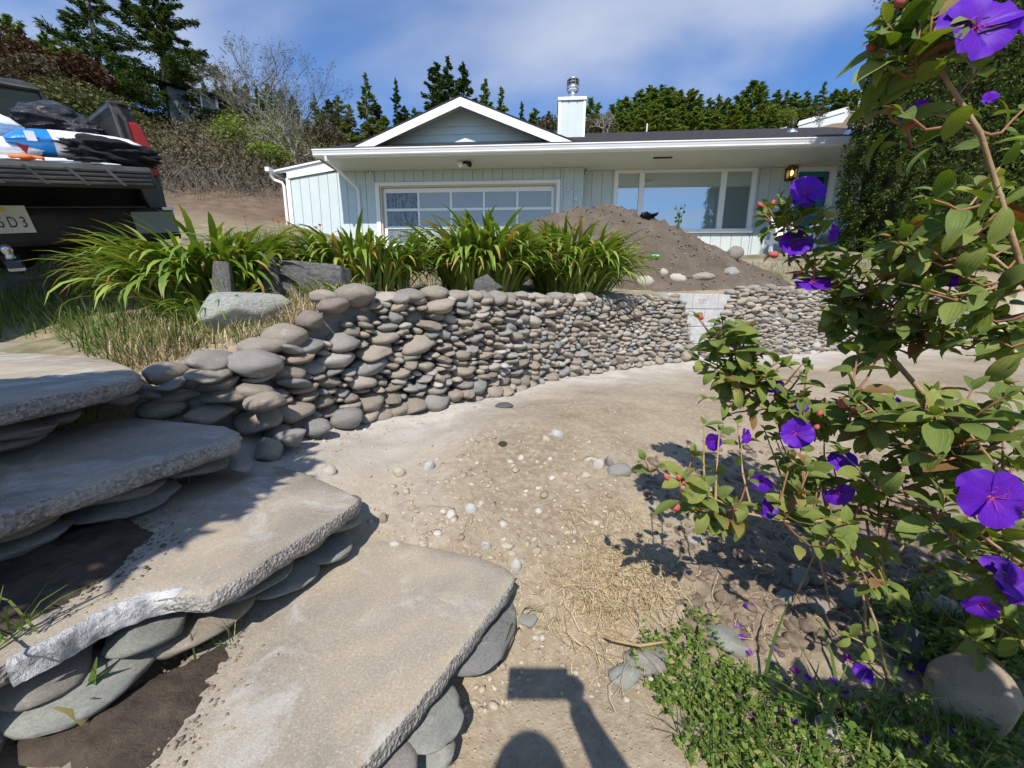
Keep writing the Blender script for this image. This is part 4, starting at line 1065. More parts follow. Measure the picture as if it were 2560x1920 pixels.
seedk = 4.0; slate('dark_splinter_rock', 'dark splinter of slate leaning on the wall top below the third clump', 1212, 732, 78, 40, 2.85, (0, -.45, 0), .4, taper=.4)
for k, (x, y, wp, hp_, mt, lb) in enumerate([(1535, 700, 66, 34, M_RIVER, 'rounded brown stone on the wall top left of the gap'), (1618, 712, 50, 30, M_RUBBLE, 'tan angular stone on the wall top beside the block gap'), (1655, 690, 40, 24, M_RUBBLE, 'small pale yellow stone on the wall top above the blocks'),
        (1700, 706, 62, 30, M_RUBBLE, 'flat tan stone lying on the exposed concrete blocks'), (1765, 702, 64, 26, M_RIVER, 'flat grey stone at the right end of the exposed blocks'), (1832, 690, 48, 26, M_RIVER, 'pale grey stone in the soil behind the block gap'), (1840, 645, 46, 36, M_RIVER, 'round brown stone at the right foot of the soil heap')]):
    rock('loose_stone', lb, x, y, wp, hp_, mt, RUB[k % 10] if mt is not M_RIVER else RIV[k], sink=.2)
M_GRNP = simple('green_plastic', (.16, .55, .30), None, rough=.35); M_BLKP = simple('black_plastic', (.02, .02, .022), None, rough=.3)
def scrap(name, label, px_, py_, wp, hp_, mat, seed):
    p = surf(px_, py_); s_ = zdepth(p) / FPX; G = []
    me = MB(); n = 5
    for i in range(n):
        for j in range(4):
            me.v.append(((i / (n - 1) - .5) * wp * s_ + random.uniform(-.01, .01), (j / 3 - .5) * wp * s_ * .7, .012 + abs(math.sin(i * 1.9 + j * 1.3 + seed)) * hp_ * s_ * .8))
    for i in range(n - 1):
        for j in range(3): me.f.append((i * 4 + j, (i + 1) * 4 + j, (i + 1) * 4 + j + 1, i * 4 + j + 1))
    o = me.build(name, mat); o.location = p; m = o.modifiers.new('thick', 'SOLIDIFY'); m.thickness = .003
    return tag(o, label, 'plastic scrap')
scrap('plastic_scrap', 'scrap of green plastic halfway down the soil heap', 1634, 652, 22, 16, M_GRNP, 1)
scrap('plastic_scrap', 'scrap of pale green plastic at the left foot of the soil heap', 1563, 684, 22, 8, M_GRNP, 2)
scrap('plastic_scrap', 'crumpled black plastic scrap near the top of the soil heap', 1622, 548, 40, 16, M_BLKP, 3)
# ---- little leafy sprouts on the mound
M_SPROUT = foliage('sprout_leaf', [(0, (.05, .12, .025)), (1, (.12, .22, .05))], .25, .45)
def leafq(c_, a, b_):   # diamond-ish leaf quads from centre, half length vec, half width vec
    return np.stack([c_ - a, c_ + b_, c_ + a, c_ - b_], 1)
def sprout(label, px_, py_, hp_, n, seed):
    p = surf(px_, py_); s_ = zdepth(p) / FPX; h = hp_ * s_; rs = np.random.default_rng(seed)
    root = thing('seedling_shrub', label, 'plant', p)
    st = MB(); Q = []
    for k in range(n):
        top = np.array([rs.normal(0, .25) * h, rs.normal(0, .2) * h, h * rs.uniform(.6, 1)])
        st.tube([(0, 0, -.02), top * .5 + [0, 0, .03], top], [.006, .004, .002], 4)
        for j in range(9):
            f = rs.uniform(.25, 1); c_ = top * f; th = rs.uniform(0, 6.28); L = h * rs.uniform(.09, .16)
            a = np.array([math.cos(th), math.sin(th), rs.uniform(-.2, .7)]) * L; b_ = np.cross(a, rs.normal(size=3)); b_ = b_ / np.linalg.norm(b_) * L * .42
            Q.append(np.stack([c_, c_ + a * .5 + b_, c_ + a, c_ + a * .5 - b_]))
    st.build('stems', simple('sprout_stem', (.10, .09, .05), None), root)
    link('foliage', from_quads('foliage', np.array(Q)), M_SPROUT, root)
sprout('young shrub with glossy leaves near the top of the soil heap, left one', 1695, 575, 62, 4, 1)
sprout('low leafy shrub growing on the right shoulder of the soil heap', 1745, 582, 40, 5, 2)
sprout('small weed at the right foot of the soil heap by the house wall', 1835, 615, 44, 3, 3)
# ---- strap leaf plants (agapanthus)
t = NT('strap_leaf')
at_ = t.n('ShaderNodeAttribute', attribute_name='t').outputs['Fac']
rn = t.rand()
g1 = t.ramp(rn, [(0, (.09, .16, .018)), (.45, (.16, .245, .032)), (.8, (.25, .33, .05)), (1, (.36, .39, .085))])
col = t.mix(t.ramp(at_, [(0, .75), (.25, .05), (1, 0.0)]), g1, (.30, .30, .09))
br = t.math('GREATER_THAN', rn, .86)
col = t.mix(t.math('MULTIPLY', br, t.ramp(at_, [(.8, 0.0), (.97, 1.0)])), col, (.34, .15, .045))
dead = t.math('LESS_THAN', rn, .035)
col = t.mix(dead, col, (.42, .27, .07))
u_ = t.n('ShaderNodeAttribute', attribute_name='u').outputs['Fac']
col = t.mix(t.ramp(u_, [(.0, .35), (.12, 0.0)]), col, t.mix(1.0, col, (1.5, 1.45, 1.3), 'MULTIPLY'))
t.leaf(col, .25, .42, .4, (1.1, 1.1, .35)); M_STRAP = t.m
def strap(name, seed, L=1.0, droop=1.0, lift=1.15, w=.038):
    rs = np.random.default_rng(seed); n = 11
    V_, F_, T_, U_ = [], [], [], []
    ang = lift; x = z = 0.0; y = 0.0; yd = rs.normal(0, .05)
    pts = []
    for i in range(n):
        pts.append((x, y, z)); ds = L / (n - 1)
        x += math.cos(ang) * ds; z += math.sin(ang) * ds; y += yd * ds
        ang -= droop * (.05 + .34 * (i / n) ** 1.1) * (1 + rs.normal(0, .08)); yd += rs.normal(0, .03)
    for i, (x, y, z) in enumerate(pts):
        f = i / (n - 1); ww = w * (.75 + .35 * math.sin(min(1, f * 1.6) * math.pi / 2)) * (1 - max(0, (f - .72) / .28) ** 1.6 * .96)
        for k, o_ in enumerate((-1, 0, 1)):
            V_.append((x, y + o_ * ww / 2, z + (.12 * ww if o_ else 0))); T_.append(f); U_.append(abs(o_))
    for i in range(n - 1):
        for k in range(2): F_.append((i * 3 + k, i * 3 + k + 1, (i + 1) * 3 + k + 1, (i + 1) * 3 + k))
    me = from_np(name, V_, F_); fattr(me, 't', T_); fattr(me, 'u', U_); me.materials.append(M_STRAP); return me
STR = [strap('leaf', 200 + i, 1.0, (.85, 1.1, 1.32, 1.55)[i % 4], (1.52, 1.42, 1.30, 1.12)[(i // 4) % 4]) for i in range(16)]
def agapanthus(label, base, rx, ry, L, n, seed, bias=(0, 0)):
    rs = np.random.default_rng(seed); root = thing('strap_leaf_plant', label, 'plant', base, group='agapanthus clumps along the wall top')
    for k in range(n):
        r_ = math.sqrt(rs.random()); th = rs.uniform(0, 2 * math.pi); x, y = rx * r_ * math.cos(th), ry * r_ * math.sin(th); y = max(y, float(wall_y(base[0] + x)) + .24 - base[1])
        az = math.atan2(y / ry * rx + rs.normal(0, .25) * rx + bias[1], x + rs.normal(0, .25) * rx + bias[0]) if r_ > .15 else rs.uniform(0, 6.28)
        z_ = gz(base[0] + x, base[1] + y) - base[2]
        inner = r_ < .45
        idx_ = int(rs.integers(4)) + 4 * int((0 if inner else rs.integers(1, 4)))
        o = link('leaf', STR[idx_], M_STRAP, root)
        s_ = L * rs.uniform(.7, 1.12) * (1.0 if inner else .95)
        o.location = (x, y, z_ - .01); o.scale = (s_, s_ * rs.uniform(.85, 1.3) * .95, s_); o.rotation_euler = (rs.normal(0, .15), rs.normal(0, .12) - .0, az)
    ex = []
    for k in range(int(n * 1.6)):
        r_ = math.sqrt(rs.random()) * 1.05; th = rs.uniform(0, 2 * math.pi); x, y = rx * r_ * math.cos(th), ry * r_ * math.sin(th); y = max(y, float(wall_y(base[0] + x)) + .24 - base[1]); az = th + rs.normal(0, .6)
        s_ = L * rs.uniform(.6, 1.0)
        ex.append((int(rs.integers(4, 16)), TRS((x, y, gz(base[0] + x, base[1] + y) - base[2] - .01), (rs.normal(0, .15), rs.normal(0, .12), az), (s_, s_ * rs.uniform(.9, 1.25), s_))))
    me = joined('leaf_mass', ex, None, STR_NP); fattr(me, 't', np.concatenate([STR_T] * len(ex))); fattr(me, 'u', np.concatenate([STR_U] * len(ex)))
    o = link('leaf_mass', me, M_STRAP, root); tag(o, kind='stuff')
    return root
STR_NP = [np_of(m) for m in STR]; STR_T = np.array([d.value for d in STR[0].attributes['t'].data]); STR_U = np.array([d.value for d in STR[0].attributes['u'].data])
def base_at(px_, py_, Y):
    p = at(px_, py_, Y); return (p[0], Y, gz(p[0], Y))
agapanthus('broad sprawling clump of strap leaves nearest the truck', base_at(515, 700, 2.40), .26, .20, .65, 295, 1, (0, -.06))
agapanthus('strap-leaved clump directly behind the long dark rock', base_at(880, 690, 3.0), .40, .22, .60, 285, 2, (0, -.1))
agapanthus('strap-leaved clump in front of the garage door panes', base_at(1205, 700, 3.45), .31, .24, .75, 290, 3, (0, -.1))
agapanthus('strap-leaved clump at the left edge of the soil heap', base_at(1425, 705, 4.0), .33, .26, .84, 295, 4, (0, -.1))
agapanthus('small pale clump of strap leaves at the step edge below the big clump', base_at(545, 800, 1.98), .16, .12, .30, 40, 5, (0, -.1))
agapanthus('small yellowing strap-leaf tuft at the right end of the long rock', base_at(850, 770, 2.16), .12, .08, .24, 36, 6, (0, -.1))
# ---- grass
M_GRASS = foliage('grass_blades', [(0, (.05, .10, .015)), (.5, (.10, .165, .03)), (.8, (.19, .22, .06)), (1, (.36, .29, .12))], .3, .5)
M_DRY = foliage('dry_grass', [(0, (.30, .22, .11)), (.6, (.44, .34, .19)), (1, (.58, .48, .31))], .15, .7, tint=(1, 1, .8))
def blades(name, P, L, W, mat, seed, lean=.5, parent=None, label=None, curl=.5):
    """P (n,3) bases -> two-quad bent blades"""
    rs = np.random.default_rng(seed); n = len(P); P = np.asarray(P, float)
    th = rs.uniform(0, 2 * np.pi, n); ln = np.abs(rs.normal(0, lean, n)); L_ = L * rs.uniform(.5, 1.25, n)
    d_ = np.stack([np.cos(th) * np.sin(ln), np.sin(th) * np.sin(ln), np.cos(ln)], 1)
    side_ = np.stack([-np.sin(th), np.cos(th), np.zeros(n)], 1) * (W * rs.uniform(.6, 1.3, n))[:, None] / 2
    m1 = P + d_ * (L_ * .5)[:, None]
    d2 = d_ + np.stack([np.cos(th), np.sin(th), -np.ones(n) * .6], 1) * curl * rs.uniform(.2, 1.2, n)[:, None]; d2 /= np.linalg.norm(d2, axis=1)[:, None]
    tip = m1 + d2 * (L_ * .5)[:, None]
    q1 = np.stack([P - side_, P + side_, m1 + side_ * .85, m1 - side_ * .85], 1); q2 = np.stack([m1 - side_ * .85, m1 + side_ * .85, tip + side_ * .08, tip - side_ * .08], 1)
    V_ = np.concatenate([q1, q2], 1).reshape(-1, 3); i = np.arange(n)[:, None] * 8
    F_ = np.concatenate([i + np.array([[0, 1, 2, 3]]), i + np.array([[3, 2, 6, 7]])], 0)
    o = link(name, from_np(name, V_, F_), mat, parent, world_verts=parent is not None)
    tag(o, label, kind='stuff'); return o
def scatter(poly_px, n, seed, Yfix=None):
    """random ground points whose picture position falls inside the px polygon"""
    P = np.array(poly_px, float); rs = np.random.default_rng(seed); lo, hi = P.min(0), P.max(0); out = []
    def inside(x, y):
        c_ = False; j = len(P) - 1
        for i in range(len(P)):
            if (P[i, 1] > y) != (P[j, 1] > y) and x < (P[j, 0] - P[i, 0]) * (y - P[i, 1]) / (P[j, 1] - P[i, 1]) + P[i, 0]: c_ = not c_
            j = i
        return c_
    while len(out) < n:
        x, y = rs.uniform(lo[0], hi[0]), rs.uniform(lo[1], hi[1])
        if inside(x, y): out.append((x, y))
    return out
def gsurf(L):
    """vectorised ray-ground hits for many px"""
    D = np.array([ray(x, y) for x, y in L]); T = np.full(len(D), .3); hit = np.zeros(len(D), bool)
    for _ in range(420):
        p = _C + D * T[:, None]; h = p[:, 2] < ground_z(p[:, 0], p[:, 1]); hit |= h
        T = np.where(hit, T, T * 1.014)
        if hit.all() or T.max() > 80: break
    return (_C + D * T[:, None])
bankpx = [(-40, 760), (130, 700), (330, 740), (470, 760), (520, 860), (440, 900), (330, 930), (230, 900), (120, 845), (-60, 860)]
Pb = gsurf(scatter(bankpx, 1500, 5)); blades('grass', Pb, .17, .0055, M_GRASS, 6, .55, label='tufts of green grass on the bank beside the upper step')
Pb = gsurf(scatter([(250, 900), (330, 800), (470, 820), (500, 870), (420, 950), (330, 945)], 900, 7)); blades('dry_grass', Pb, .12, .005, M_DRY, 8, .8, label='straw-coloured dry grass at the step edge')
Pb = gsurf(scatter([(690, 840), (690, 730), (760, 720), (850, 740), (840, 790), (740, 830)], 700, 9)); blades('dry_grass', Pb, .13, .005, M_DRY, 10, .6, label='dry straw grass between the lichen boulder and the wall')
Pb = gsurf(scatter([(470, 880), (500, 800), (700, 800), (730, 840), (620, 870)], 500, 111)); blades('dry_grass', Pb, .08, .0045, M_DRY, 112, .8, label='dry grass in front of the lichen boulder')
Pb = gsurf(scatter([(440, 890), (480, 780), (720, 790), (720, 850), (600, 870)], 300, 113)); blades('grass', Pb, .09, .0045, M_GRASS, 114, .6, label='green grass in front of the lichen boulder')
Pb = gsurf(scatter([(690, 800), (690, 720), (760, 720), (820, 745)], 260, 11)); blades('grass', Pb, .12, .005, M_GRASS, 12, .5, label='thin green grass beside the lichen boulder')
Pb = gsurf(scatter([(1480, 735), (1560, 690), (2060, 640), (2400, 640), (2400, 690), (1700, 700)], 1500, 13)); blades('grass', Pb, .09, .008, M_GRASS, 14, .6, label='sparse grass and weeds behind the wall top')
Pb = gsurf(scatter([(900, 735), (1500, 725), (1560, 700), (1450, 690), (900, 700)], 700, 15)); blades('dry_grass', Pb, .10, .007, M_DRY, 16, .8, label='dry leaf litter under the strap-leaved plants')
Pb = gsurf(scatter([(540, 580), (690, 560), (735, 580), (600, 600)], 900, 17)); Pb = np.array([[at(x, 583, 8.1)[0], 8.1 + random.uniform(0, .6), 2.22] for x in np.random.default_rng(3).uniform(520, 790, 700)])
blades('grass', Pb, .30, .012, M_GRASS, 18, .35, label='tall grass in the timber-capped bed')
Pb = gsurf(scatter([(-200, 690), (-200, 640), (200, 640), (200, 690)], 600, 19)); blades('grass', Pb, .12, .012, M_GRASS, 20, .6, label='grass on the drive beyond the truck')
# poppies in the bed
M_POPPY = simple('orange_petal', (.85, .22, .02), None, rough=.6)
ORD = ['first', 'second', 'third', 'fourth', 'fifth', 'sixth', 'seventh', 'eighth', 'ninth', 'tenth', 'eleventh', 'twelfth', 'thirteenth', 'fourteenth', 'fifteenth', 'sixteenth', 'seventeenth', 'eighteenth', 'nineteenth', 'twentieth'] + ['%d%s' % (i, {1: 'st', 2: 'nd', 3: 'rd'}.get(i % 10, 'th')) for i in range(21, 60)]
for k, (x, y) in enumerate(sorted([(683, 552), (697, 558), (722, 562), (706, 545), (790, 572), (800, 566), (612, 545)])):
    p = at(x, y, 8.15); r_ = thing('orange_poppy', 'orange poppy in the bed beside the white wing, %s from the left' % ORD[k], 'flower', (p[0], 8.15, 2.24), group='orange poppies in the bed')
    MB().tube([(0, 0, 0), (.02, 0, (p[2] - 2.24) * .5), (0, 0, p[2] - 2.24)], .004, 4).build('stem', M_SPROUT, r_)
    for q in range(4):
        th = q * math.pi / 2 + .3; z_ = p[2] - 2.24
        o = MB().add([(0, 0, z_ - .01), (.035 * math.cos(th - .7), .035 * math.sin(th - .7), z_ + .035), (.045 * math.cos(th), .045 * math.sin(th), z_ + .045), (.035 * math.cos(th + .7), .035 * math.sin(th + .7), z_ + .035)], [(0, 1, 2, 3)]).build('petal', M_POPPY, r_)
# ================================================================== TREES AND HILLSIDE
M_BARK = simple('bark', (.075, .058, .045), (.14, .115, .09), 6, .95, .15, .5, 12)
M_PALEBARK = simple('pale_bark', (.22, .20, .165), (.36, .33, .28), 5, .95, .15, .3, 12)
def con_mat(name, a, b_, c_): return foliage(name, [(0, a), (.55, b_), (1, c_)], .32, .75, .1)
M_CON = [con_mat('dark_conifer_needles', (.022, .044, .015), (.056, .090, .028), (.125, .158, .050)),
         con_mat('green_conifer_needles', (.07, .115, .03), (.155, .215, .058), (.26, .305, .09)),
         con_mat('olive_conifer_needles', (.085, .112, .030), (.18, .21, .060), (.29, .30, .10)),
         con_mat('yellow_green_needles', (.09, .12, .02), (.17, .20, .035), (.26, .27, .05)),
         con_mat('dead_red_needles', (.055, .020, .010), (.105, .042, .022), (.15, .075, .04))]
def conifer_mesh(seed, h, r, nb, per, leaf, bare=.06, ragged=.3, droop=.25, layers=1.0, shape=1.0, widf=.32, asp=(.22, .42)):
    """returns crown quads (N,4,3) for a conifer of height h, crown radius r"""
    rs = np.random.default_rng(seed); Q = []; br = []
    for k in range(nb):
        f = bare + (1 - bare) * (k + rs.random()) / nb
        z = h * f; R_ = r * (1 - f) ** shape * (1 + rs.normal(0, ragged)) * (1 if f > bare + .08 else .75) + .03 * r
        R_ = max(R_, .05 * r); th = rs.uniform(0, 2 * np.pi)
        n = max(4, int(per * (R_ / r) ** .8)); s_ = np.sqrt(rs.random(n)) * .95 + .05
        up_ = np.interp(f, [0, .6, 1], [-droop, .0, .5])
        d_ = np.array([math.cos(th), math.sin(th), 0]); sd = np.array([-math.sin(th), math.cos(th), 0])
        wid = R_ * widf * (1 - s_ * .6)
        off = rs.normal(0, 1, n) * wid * .7
        c_ = np.outer(s_ * R_, d_) + np.outer(off, sd); c_[:, 2] = z + up_ * R_ * s_ ** 1.5 + (s_ ** 2) * R_ * .12 - np.abs(off) * .15 + rs.normal(0, .035 * R_, n)
        a = d_[None] * rs.uniform(.4, 1, n)[:, None] + sd[None] * (np.sign(off) * rs.uniform(.2, .9, n))[:, None]; a[:, 2] = rs.normal(-.15, .35, n)
        a /= np.linalg.norm(a, axis=1)[:, None]; L = leaf * rs.uniform(.6, 1.35, n)
        b_ = np.cross(a, rs.normal(size=(n, 3)) * .5 + np.array([0, 0, 1.0])); b_ /= np.linalg.norm(b_, axis=1)[:, None] + 1e-9
        Q.append(leafq(c_, a * L[:, None], b_ * (L * rs.uniform(*asp, n))[:, None]))
        br.append((z, d_ * R_ * .85, up_ * R_ * .8))
    return np.concatenate(Q), br
def conifer_trunk(h, r0, br, every=3, mb=None, bend=0):
    mb = mb or MB(); mb.tube([(0, 0, -.4), (bend * .3, 0, h * .35), (bend, 0, h * .7), (bend * .6, 0, h * .985)], [r0, r0 * .75, r0 * .4, r0 * .05], 7)
    for k, (z, v_, dz) in enumerate(br):
        if k % every == 0: mb.tube([(0, 0, z), (v_[0] * .5, v_[1] * .5, z + dz * .35), (v_[0], v_[1], z + dz)], [r0 * .16 * (1.1 - z / h), r0 * .1 * (1.1 - z / h), .004 * h * .3], 4, cap=False)
    return mb
# prototypes for the hilltop wood (unit height 1)
PROTO = []
for k in range(7):
    q, br = conifer_mesh(300 + k, 1.0, (.23, .27, .20, .30, .25, .18, .28)[k], (90, 105, 85, 115, 105, 80, 95)[k], (90, 100, 80, 110, 100, 60, 90)[k], .026, .05, (.30, .25, .4, .3, .28, .5, .3)[k], .22, shape=(.9, .85, 1, .75, .9, 1, .8)[k])
    cm = from_quads('crown', q); tm = conifer_trunk(1.0, .022, br, 5).mesh('trunk'); PROTO.append((cm, tm))
_cm = {}
def proto_tree(name, label, top, basep, k, mat, group=None, wide=1.0, rz=None):
    """top/base world points"""
    h = top[2] - basep[2]
    root = thing(name, label, 'tree', basep, (0, 0, random.uniform(0, 6.28) if rz is None else rz), group); root.scale = (h * wide, h * wide, h)
    key = (k, mat.name)
    if key not in _cm: c_ = PROTO[k][0].copy(); c_.materials.append(mat); _cm[key] = c_
    if not PROTO[k][1].materials: PROTO[k][1].materials.append(M_BARK)
    link('crown', _cm[key], mat, root); link('trunk', PROTO[k][1], M_BARK, root); return root
def tree_px(name, label, x, ytop, Y, k, mat, group=None, wide=1.0, drop=.4):
    p = at(x, ytop, Y); zb = gz(p[0], Y) - drop
    return proto_tree(name, label, p, (p[0], Y, zb), k, mat, group, wide)
# the wood on the hill, right: (x, top y, Y, proto, mat)
GW = 'conifers of the hilltop wood behind the house'
wood = [(1478, 246, 58, 0, 0, 1.), (1497, 258, 60, 5, 0, 1.), (1532, 262, 66, 0, 1, 1.1), (1548, 250, 74, 2, 0, 1.), (1566, 243, 70, 1, 1, 1.1), (1590, 236, 76, 5, 0, 1.1), (1604, 226, 72, 0, 1, 1.2), (1628, 220, 78, 1, 1, 1.2), (1655, 213, 80, 2, 0, 1.1), (1677, 221, 76, 3, 1, 1.), (1700, 228, 80, 0, 2, 1.2), (1727, 226, 72, 1, 2, 1.2), (1752, 236, 78, 2, 0, 1.1), (1775, 246, 70, 0, 1, 1.1), (1797, 238, 74, 5, 2, 1.1), (1818, 248, 68, 1, 1, 1.), (1842, 252, 78, 0, 0, 1.), (1884, 205, 64, 3, 0, 1.15), (1862, 240, 74, 1, 2, 1.), (1915, 228, 78, 2, 0, 1.1), (1945, 226, 72, 0, 2, 1.2), (1970, 226, 80, 5, 0, 1.2), (1990, 232, 70, 1, 1, 1.2), (2018, 228, 76, 0, 2, 1.1), (2040, 238, 82, 2, 1, 1.1), (2064, 204, 74, 5, 0, .9), (2090, 226, 78, 1, 1, 1.2), (2112, 222, 84, 0, 0, 1.2), (2138, 224, 76, 3, 2, 1.), (2160, 205, 72, 5, 0, 1.), (2185, 215, 76, 1, 1, 1.2), (2215, 210, 74, 0, 0, 1.2),
        (1552, 285, 58, 1, 2, 1.3), (1580, 272, 60, 3, 1, 1.1), (1612, 278, 56, 0, 2, 1.3), (1640, 262, 62, 1, 2, 1.3), (1672, 275, 57, 3, 1, 1.1), (1704, 266, 62, 0, 2, 1.3), (1735, 280, 57, 1, 0, 1.2), (1766, 276, 60, 3, 1, 1.1), (1792, 282, 56, 0, 2, 1.2), (1868, 268, 58, 1, 1, 1.2), (1900, 262, 60, 3, 2, 1.1), (1932, 270, 57, 0, 1, 1.3), (1962, 262, 62, 1, 1, 1.2), (2008, 270, 64, 3, 2, 1.1), (2040, 262, 66, 0, 1, 1.2), (2130, 255, 68, 1, 2, 1.2), (2170, 250, 66, 3, 1, 1.2)]
nb_ = [0, 0]
for (x, y, Y, k, m_, w_) in sorted(wood[:32]) + sorted(wood[32:]):
    fr_ = int((x, y, Y, k, m_, w_) in wood[32:]); nb_[fr_] += 1
    tree_px('conifer_tree', '%s conifer of the hilltop wood, %s of the %s row counted from the chimney' % (('dark', 'green', 'olive')[m_], ORD[nb_[fr_] - 1], ('back', 'front')[fr_]), x, y, Y, k, M_CON[(1, 1, 2)[m_]], GW, w_ * 1.4)
tree_px('bright_conifer', 'small yellow-green conifer in front of the hilltop wood', 1835, 276, 55, 3, M_CON[3], None, 1.5)
tree_px('bright_conifer', 'tiny yellow-green conifer at the left foot of the hilltop wood', 1655, 312, 55, 4, M_CON[3], None, 1.3)
# single conifers seen over the garage roof
tree_px('conifer_tree', 'bare-branched conifer standing left of the roof gable', 912, 182, 34, 5, M_CON[2], None, 1.15)
tree_px('conifer_tree', 'slim dark conifer with tufted branches beside the gable', 988, 197, 40, 5, M_CON[0], None, .9)
tree_px('conifer_tree', 'tallest dark conifer right behind the gable peak', 1120, 142, 44, 0, M_CON[0], None, .9)
tree_px('conifer_tree', 'dense conifer adjoining the left of the tallest one behind the gable', 1090, 160, 45, 3, M_CON[0], None, .9)
tree_px('conifer_tree', 'dense conifer adjoining the right of the tallest one behind the gable', 1158, 158, 43, 1, M_CON[0], None, .95)
tree_px('conifer_tree', 'narrow conifer showing above the right slope of the gable', 1213, 198, 46, 0, M_CON[1], None, .9)
tree_px('conifer_tree', 'round-topped small conifer above the right slope of the gable', 1253, 220, 47, 5, M_CON[1], None, 1.1)
tree_px('conifer_tree', 'lone thin conifer top left of the chimney', 1304, 256, 52, 5, M_CON[0], None, .9)
tree_px('conifer_tree', 'squat green conifer just left of the chimney', 1337, 275, 50, 3, M_CON[1], None, 1.)
tree_px('conifer_tree', 'thin conifer tip touching the left side of the chimney', 1372, 278, 56, 2, M_CON[0], None, 1.)
for j, (x, y, Y) in enumerate([(820, 250, 36), (845, 240, 38), (872, 262, 33), (940, 258, 36), (1010, 265, 40), (1035, 270, 42), (800, 285, 34), (960, 290, 34)]):
    tree_px('evergreen_tree', 'dense evergreen in the thicket left of the gable, %s from the left' % ORD[sorted([820, 845, 872, 940, 1010, 1035, 800, 960]).index(x)], x, y, Y, (3, 1, 4, 3, 1, 0, 4, 3)[j], M_CON[(0, 1, 2, 0, 0, 1, 2, 2)[j]], 'dark evergreens left of the gable', 1.25)
for j, (x, y, Y) in enumerate([(480, 212, 68), (508, 205, 70), (538, 197, 66), (560, 212, 72), (585, 200, 68), (612, 210, 70), (640, 215, 74), (668, 210, 70), (700, 222, 72), (730, 240, 66), (785, 232, 66)]):
    tree_px('conifer_tree', 'distant conifer on the left ridge behind the cabin, %s from the left' % ORD[j], x, y, Y, j % 4, M_CON[j % 3], 'conifers on the left ridge', 1.15)
# big conifers at the left --------------------------------------------------------
def big_conifer(label, x, ytop, Y, r, seed, mat, nb=150, per=120, leaf=.26, bare=.1, **kw):
    p = at(x, ytop, Y); zb = gz(p[0], Y) - .3; h = p[2] - zb
    root = thing('conifer_tree', label, 'tree', (p[0], Y, zb))
    q, br = conifer_mesh(seed, h, r, nb, per, leaf, bare, .34, .26, widf=.17, asp=(.13, .26), **kw)
    link('crown', from_quads('crown', q), mat, root); conifer_trunk(h, .30, br, 2).build('trunk', M_BARK, root, True)
big_conifer('large dark conifer with ragged crown at the upper left, cut by the frame', 205, -80, 33, 3.5, 501, M_CON[0], 95, 330, .20, .12, shape=.8)
big_conifer('largest dark conifer left of the cabin, filling the sky', 375, -70, 29, 3.7, 502, M_CON[0], 150, 380, .18, .05, shape=.72)
big_conifer('dark conifer at the far left edge behind the truck cab', 10, 40, 30, 3.4, 503, M_CON[1], 80, 240, .18, .05, shape=.7)
big_conifer('bright green conifer between the truck cab and the tall conifers', 105, 95, 27, 3.0, 504, M_CON[1], 90, 220, .17, .05, shape=.6)
big_conifer('low green conifer at the foot of the tall conifers', 185, 125, 26, 2.4, 505, M_CON[1], 70, 200, .15, .05, shape=.6)
# shrubs ---------------------------------------------------------------------------
def shrub(name, label, x, y, wp, hp_, Y, mat, n, leaf, seed, cat='shrub', twig=M_PALEBARK, group=None, thin=.35):
    """x,y = px centre of the crown"""
    p = at(x, y, Y); s_ = zdepth(p) / FPX; rx, rz_ = wp * s_ / 2, hp_ * s_ / 2; rs = np.random.default_rng(seed)
    zb = min(gz(p[0], Y), p[2] - rz_ * .9)
    root = thing(name, label, cat, (p[0], Y, zb), group=group)
    cz_ = p[2] - zb
    d_ = rs.normal(size=(n, 3)); d_ /= np.linalg.norm(d_, axis=1)[:, None]; rr_ = rs.random(n) ** thin
    lump = 1 + .35 * vnoise(d_ * 1.3 + seed, 1.6, seed, 3)
    c_ = d_ * (rr_ * lump)[:, None] * np.array([rx, rx * .8, rz_]); c_[:, 2] += cz_
    c_ = c_[c_[:, 2] > -.1]; m = len(c_)
    a = rs.normal(size=(m, 3)); a[:, 2] = np.abs(a[:, 2]) * .5; a /= np.linalg.norm(a, axis=1)[:, None]; b_ = np.cross(a, rs.normal(size=(m, 3))); b_ /= np.linalg.norm(b_, axis=1)[:, None]
    L = leaf * rs.uniform(.5, 1.4, m)
    link('crown', from_quads('crown', leafq(c_, a * L[:, None], b_ * (L * .45)[:, None])), mat, root)
    tw = MB()
    for k in range(16):
        e = c_[rs.integers(m)]; tw.tube([(rs.normal(0, .1) * rx, rs.normal(0, .1) * rx, -.1), e * np.array([.45, .45, .5]), e], [.02 * rx + .01, .012 * rx + .006, .004], 4, cap=False)
    tw.build('trunk', twig, root); return root
M_TWIG = simple('grey_twig_bark', (.105, .095, .078), (.21, .19, .155), 5, .95, .1, .2, 12)
M_BRN = foliage('brown_scrub', [(0, (.055, .040, .024)), (.5, (.105, .082, .050)), (1, (.165, .135, .085))], .1, .85, .1)
M_OLV = foliage('olive_scrub', [(0, (.050, .052, .018)), (.5, (.10, .105, .038)), (1, (.17, .165, .07))], .2, .8, .1)
M_YEL = foliage('spring_green_leaf', [(0, (.10, .15, .02)), (.6, (.20, .26, .04)), (1, (.32, .34, .09))], .3, .6, .15)
M_REDB = foliage('red_brown_leaf', [(0, (.035, .014, .009)), (.6, (.075, .035, .022)), (1, (.11, .07, .04))], .15, .8, .1)
shrub('red_brown_shrub', 'rust-red shrub on the slope behind the truck tailgate', 205, 205, 150, 120, 24, M_REDB, 5000, .11, 601)
shrub('olive_shrub', 'olive bramble mound directly behind the truck bed', 200, 275, 240, 110, 17, M_OLV, 6000, .075, 602)
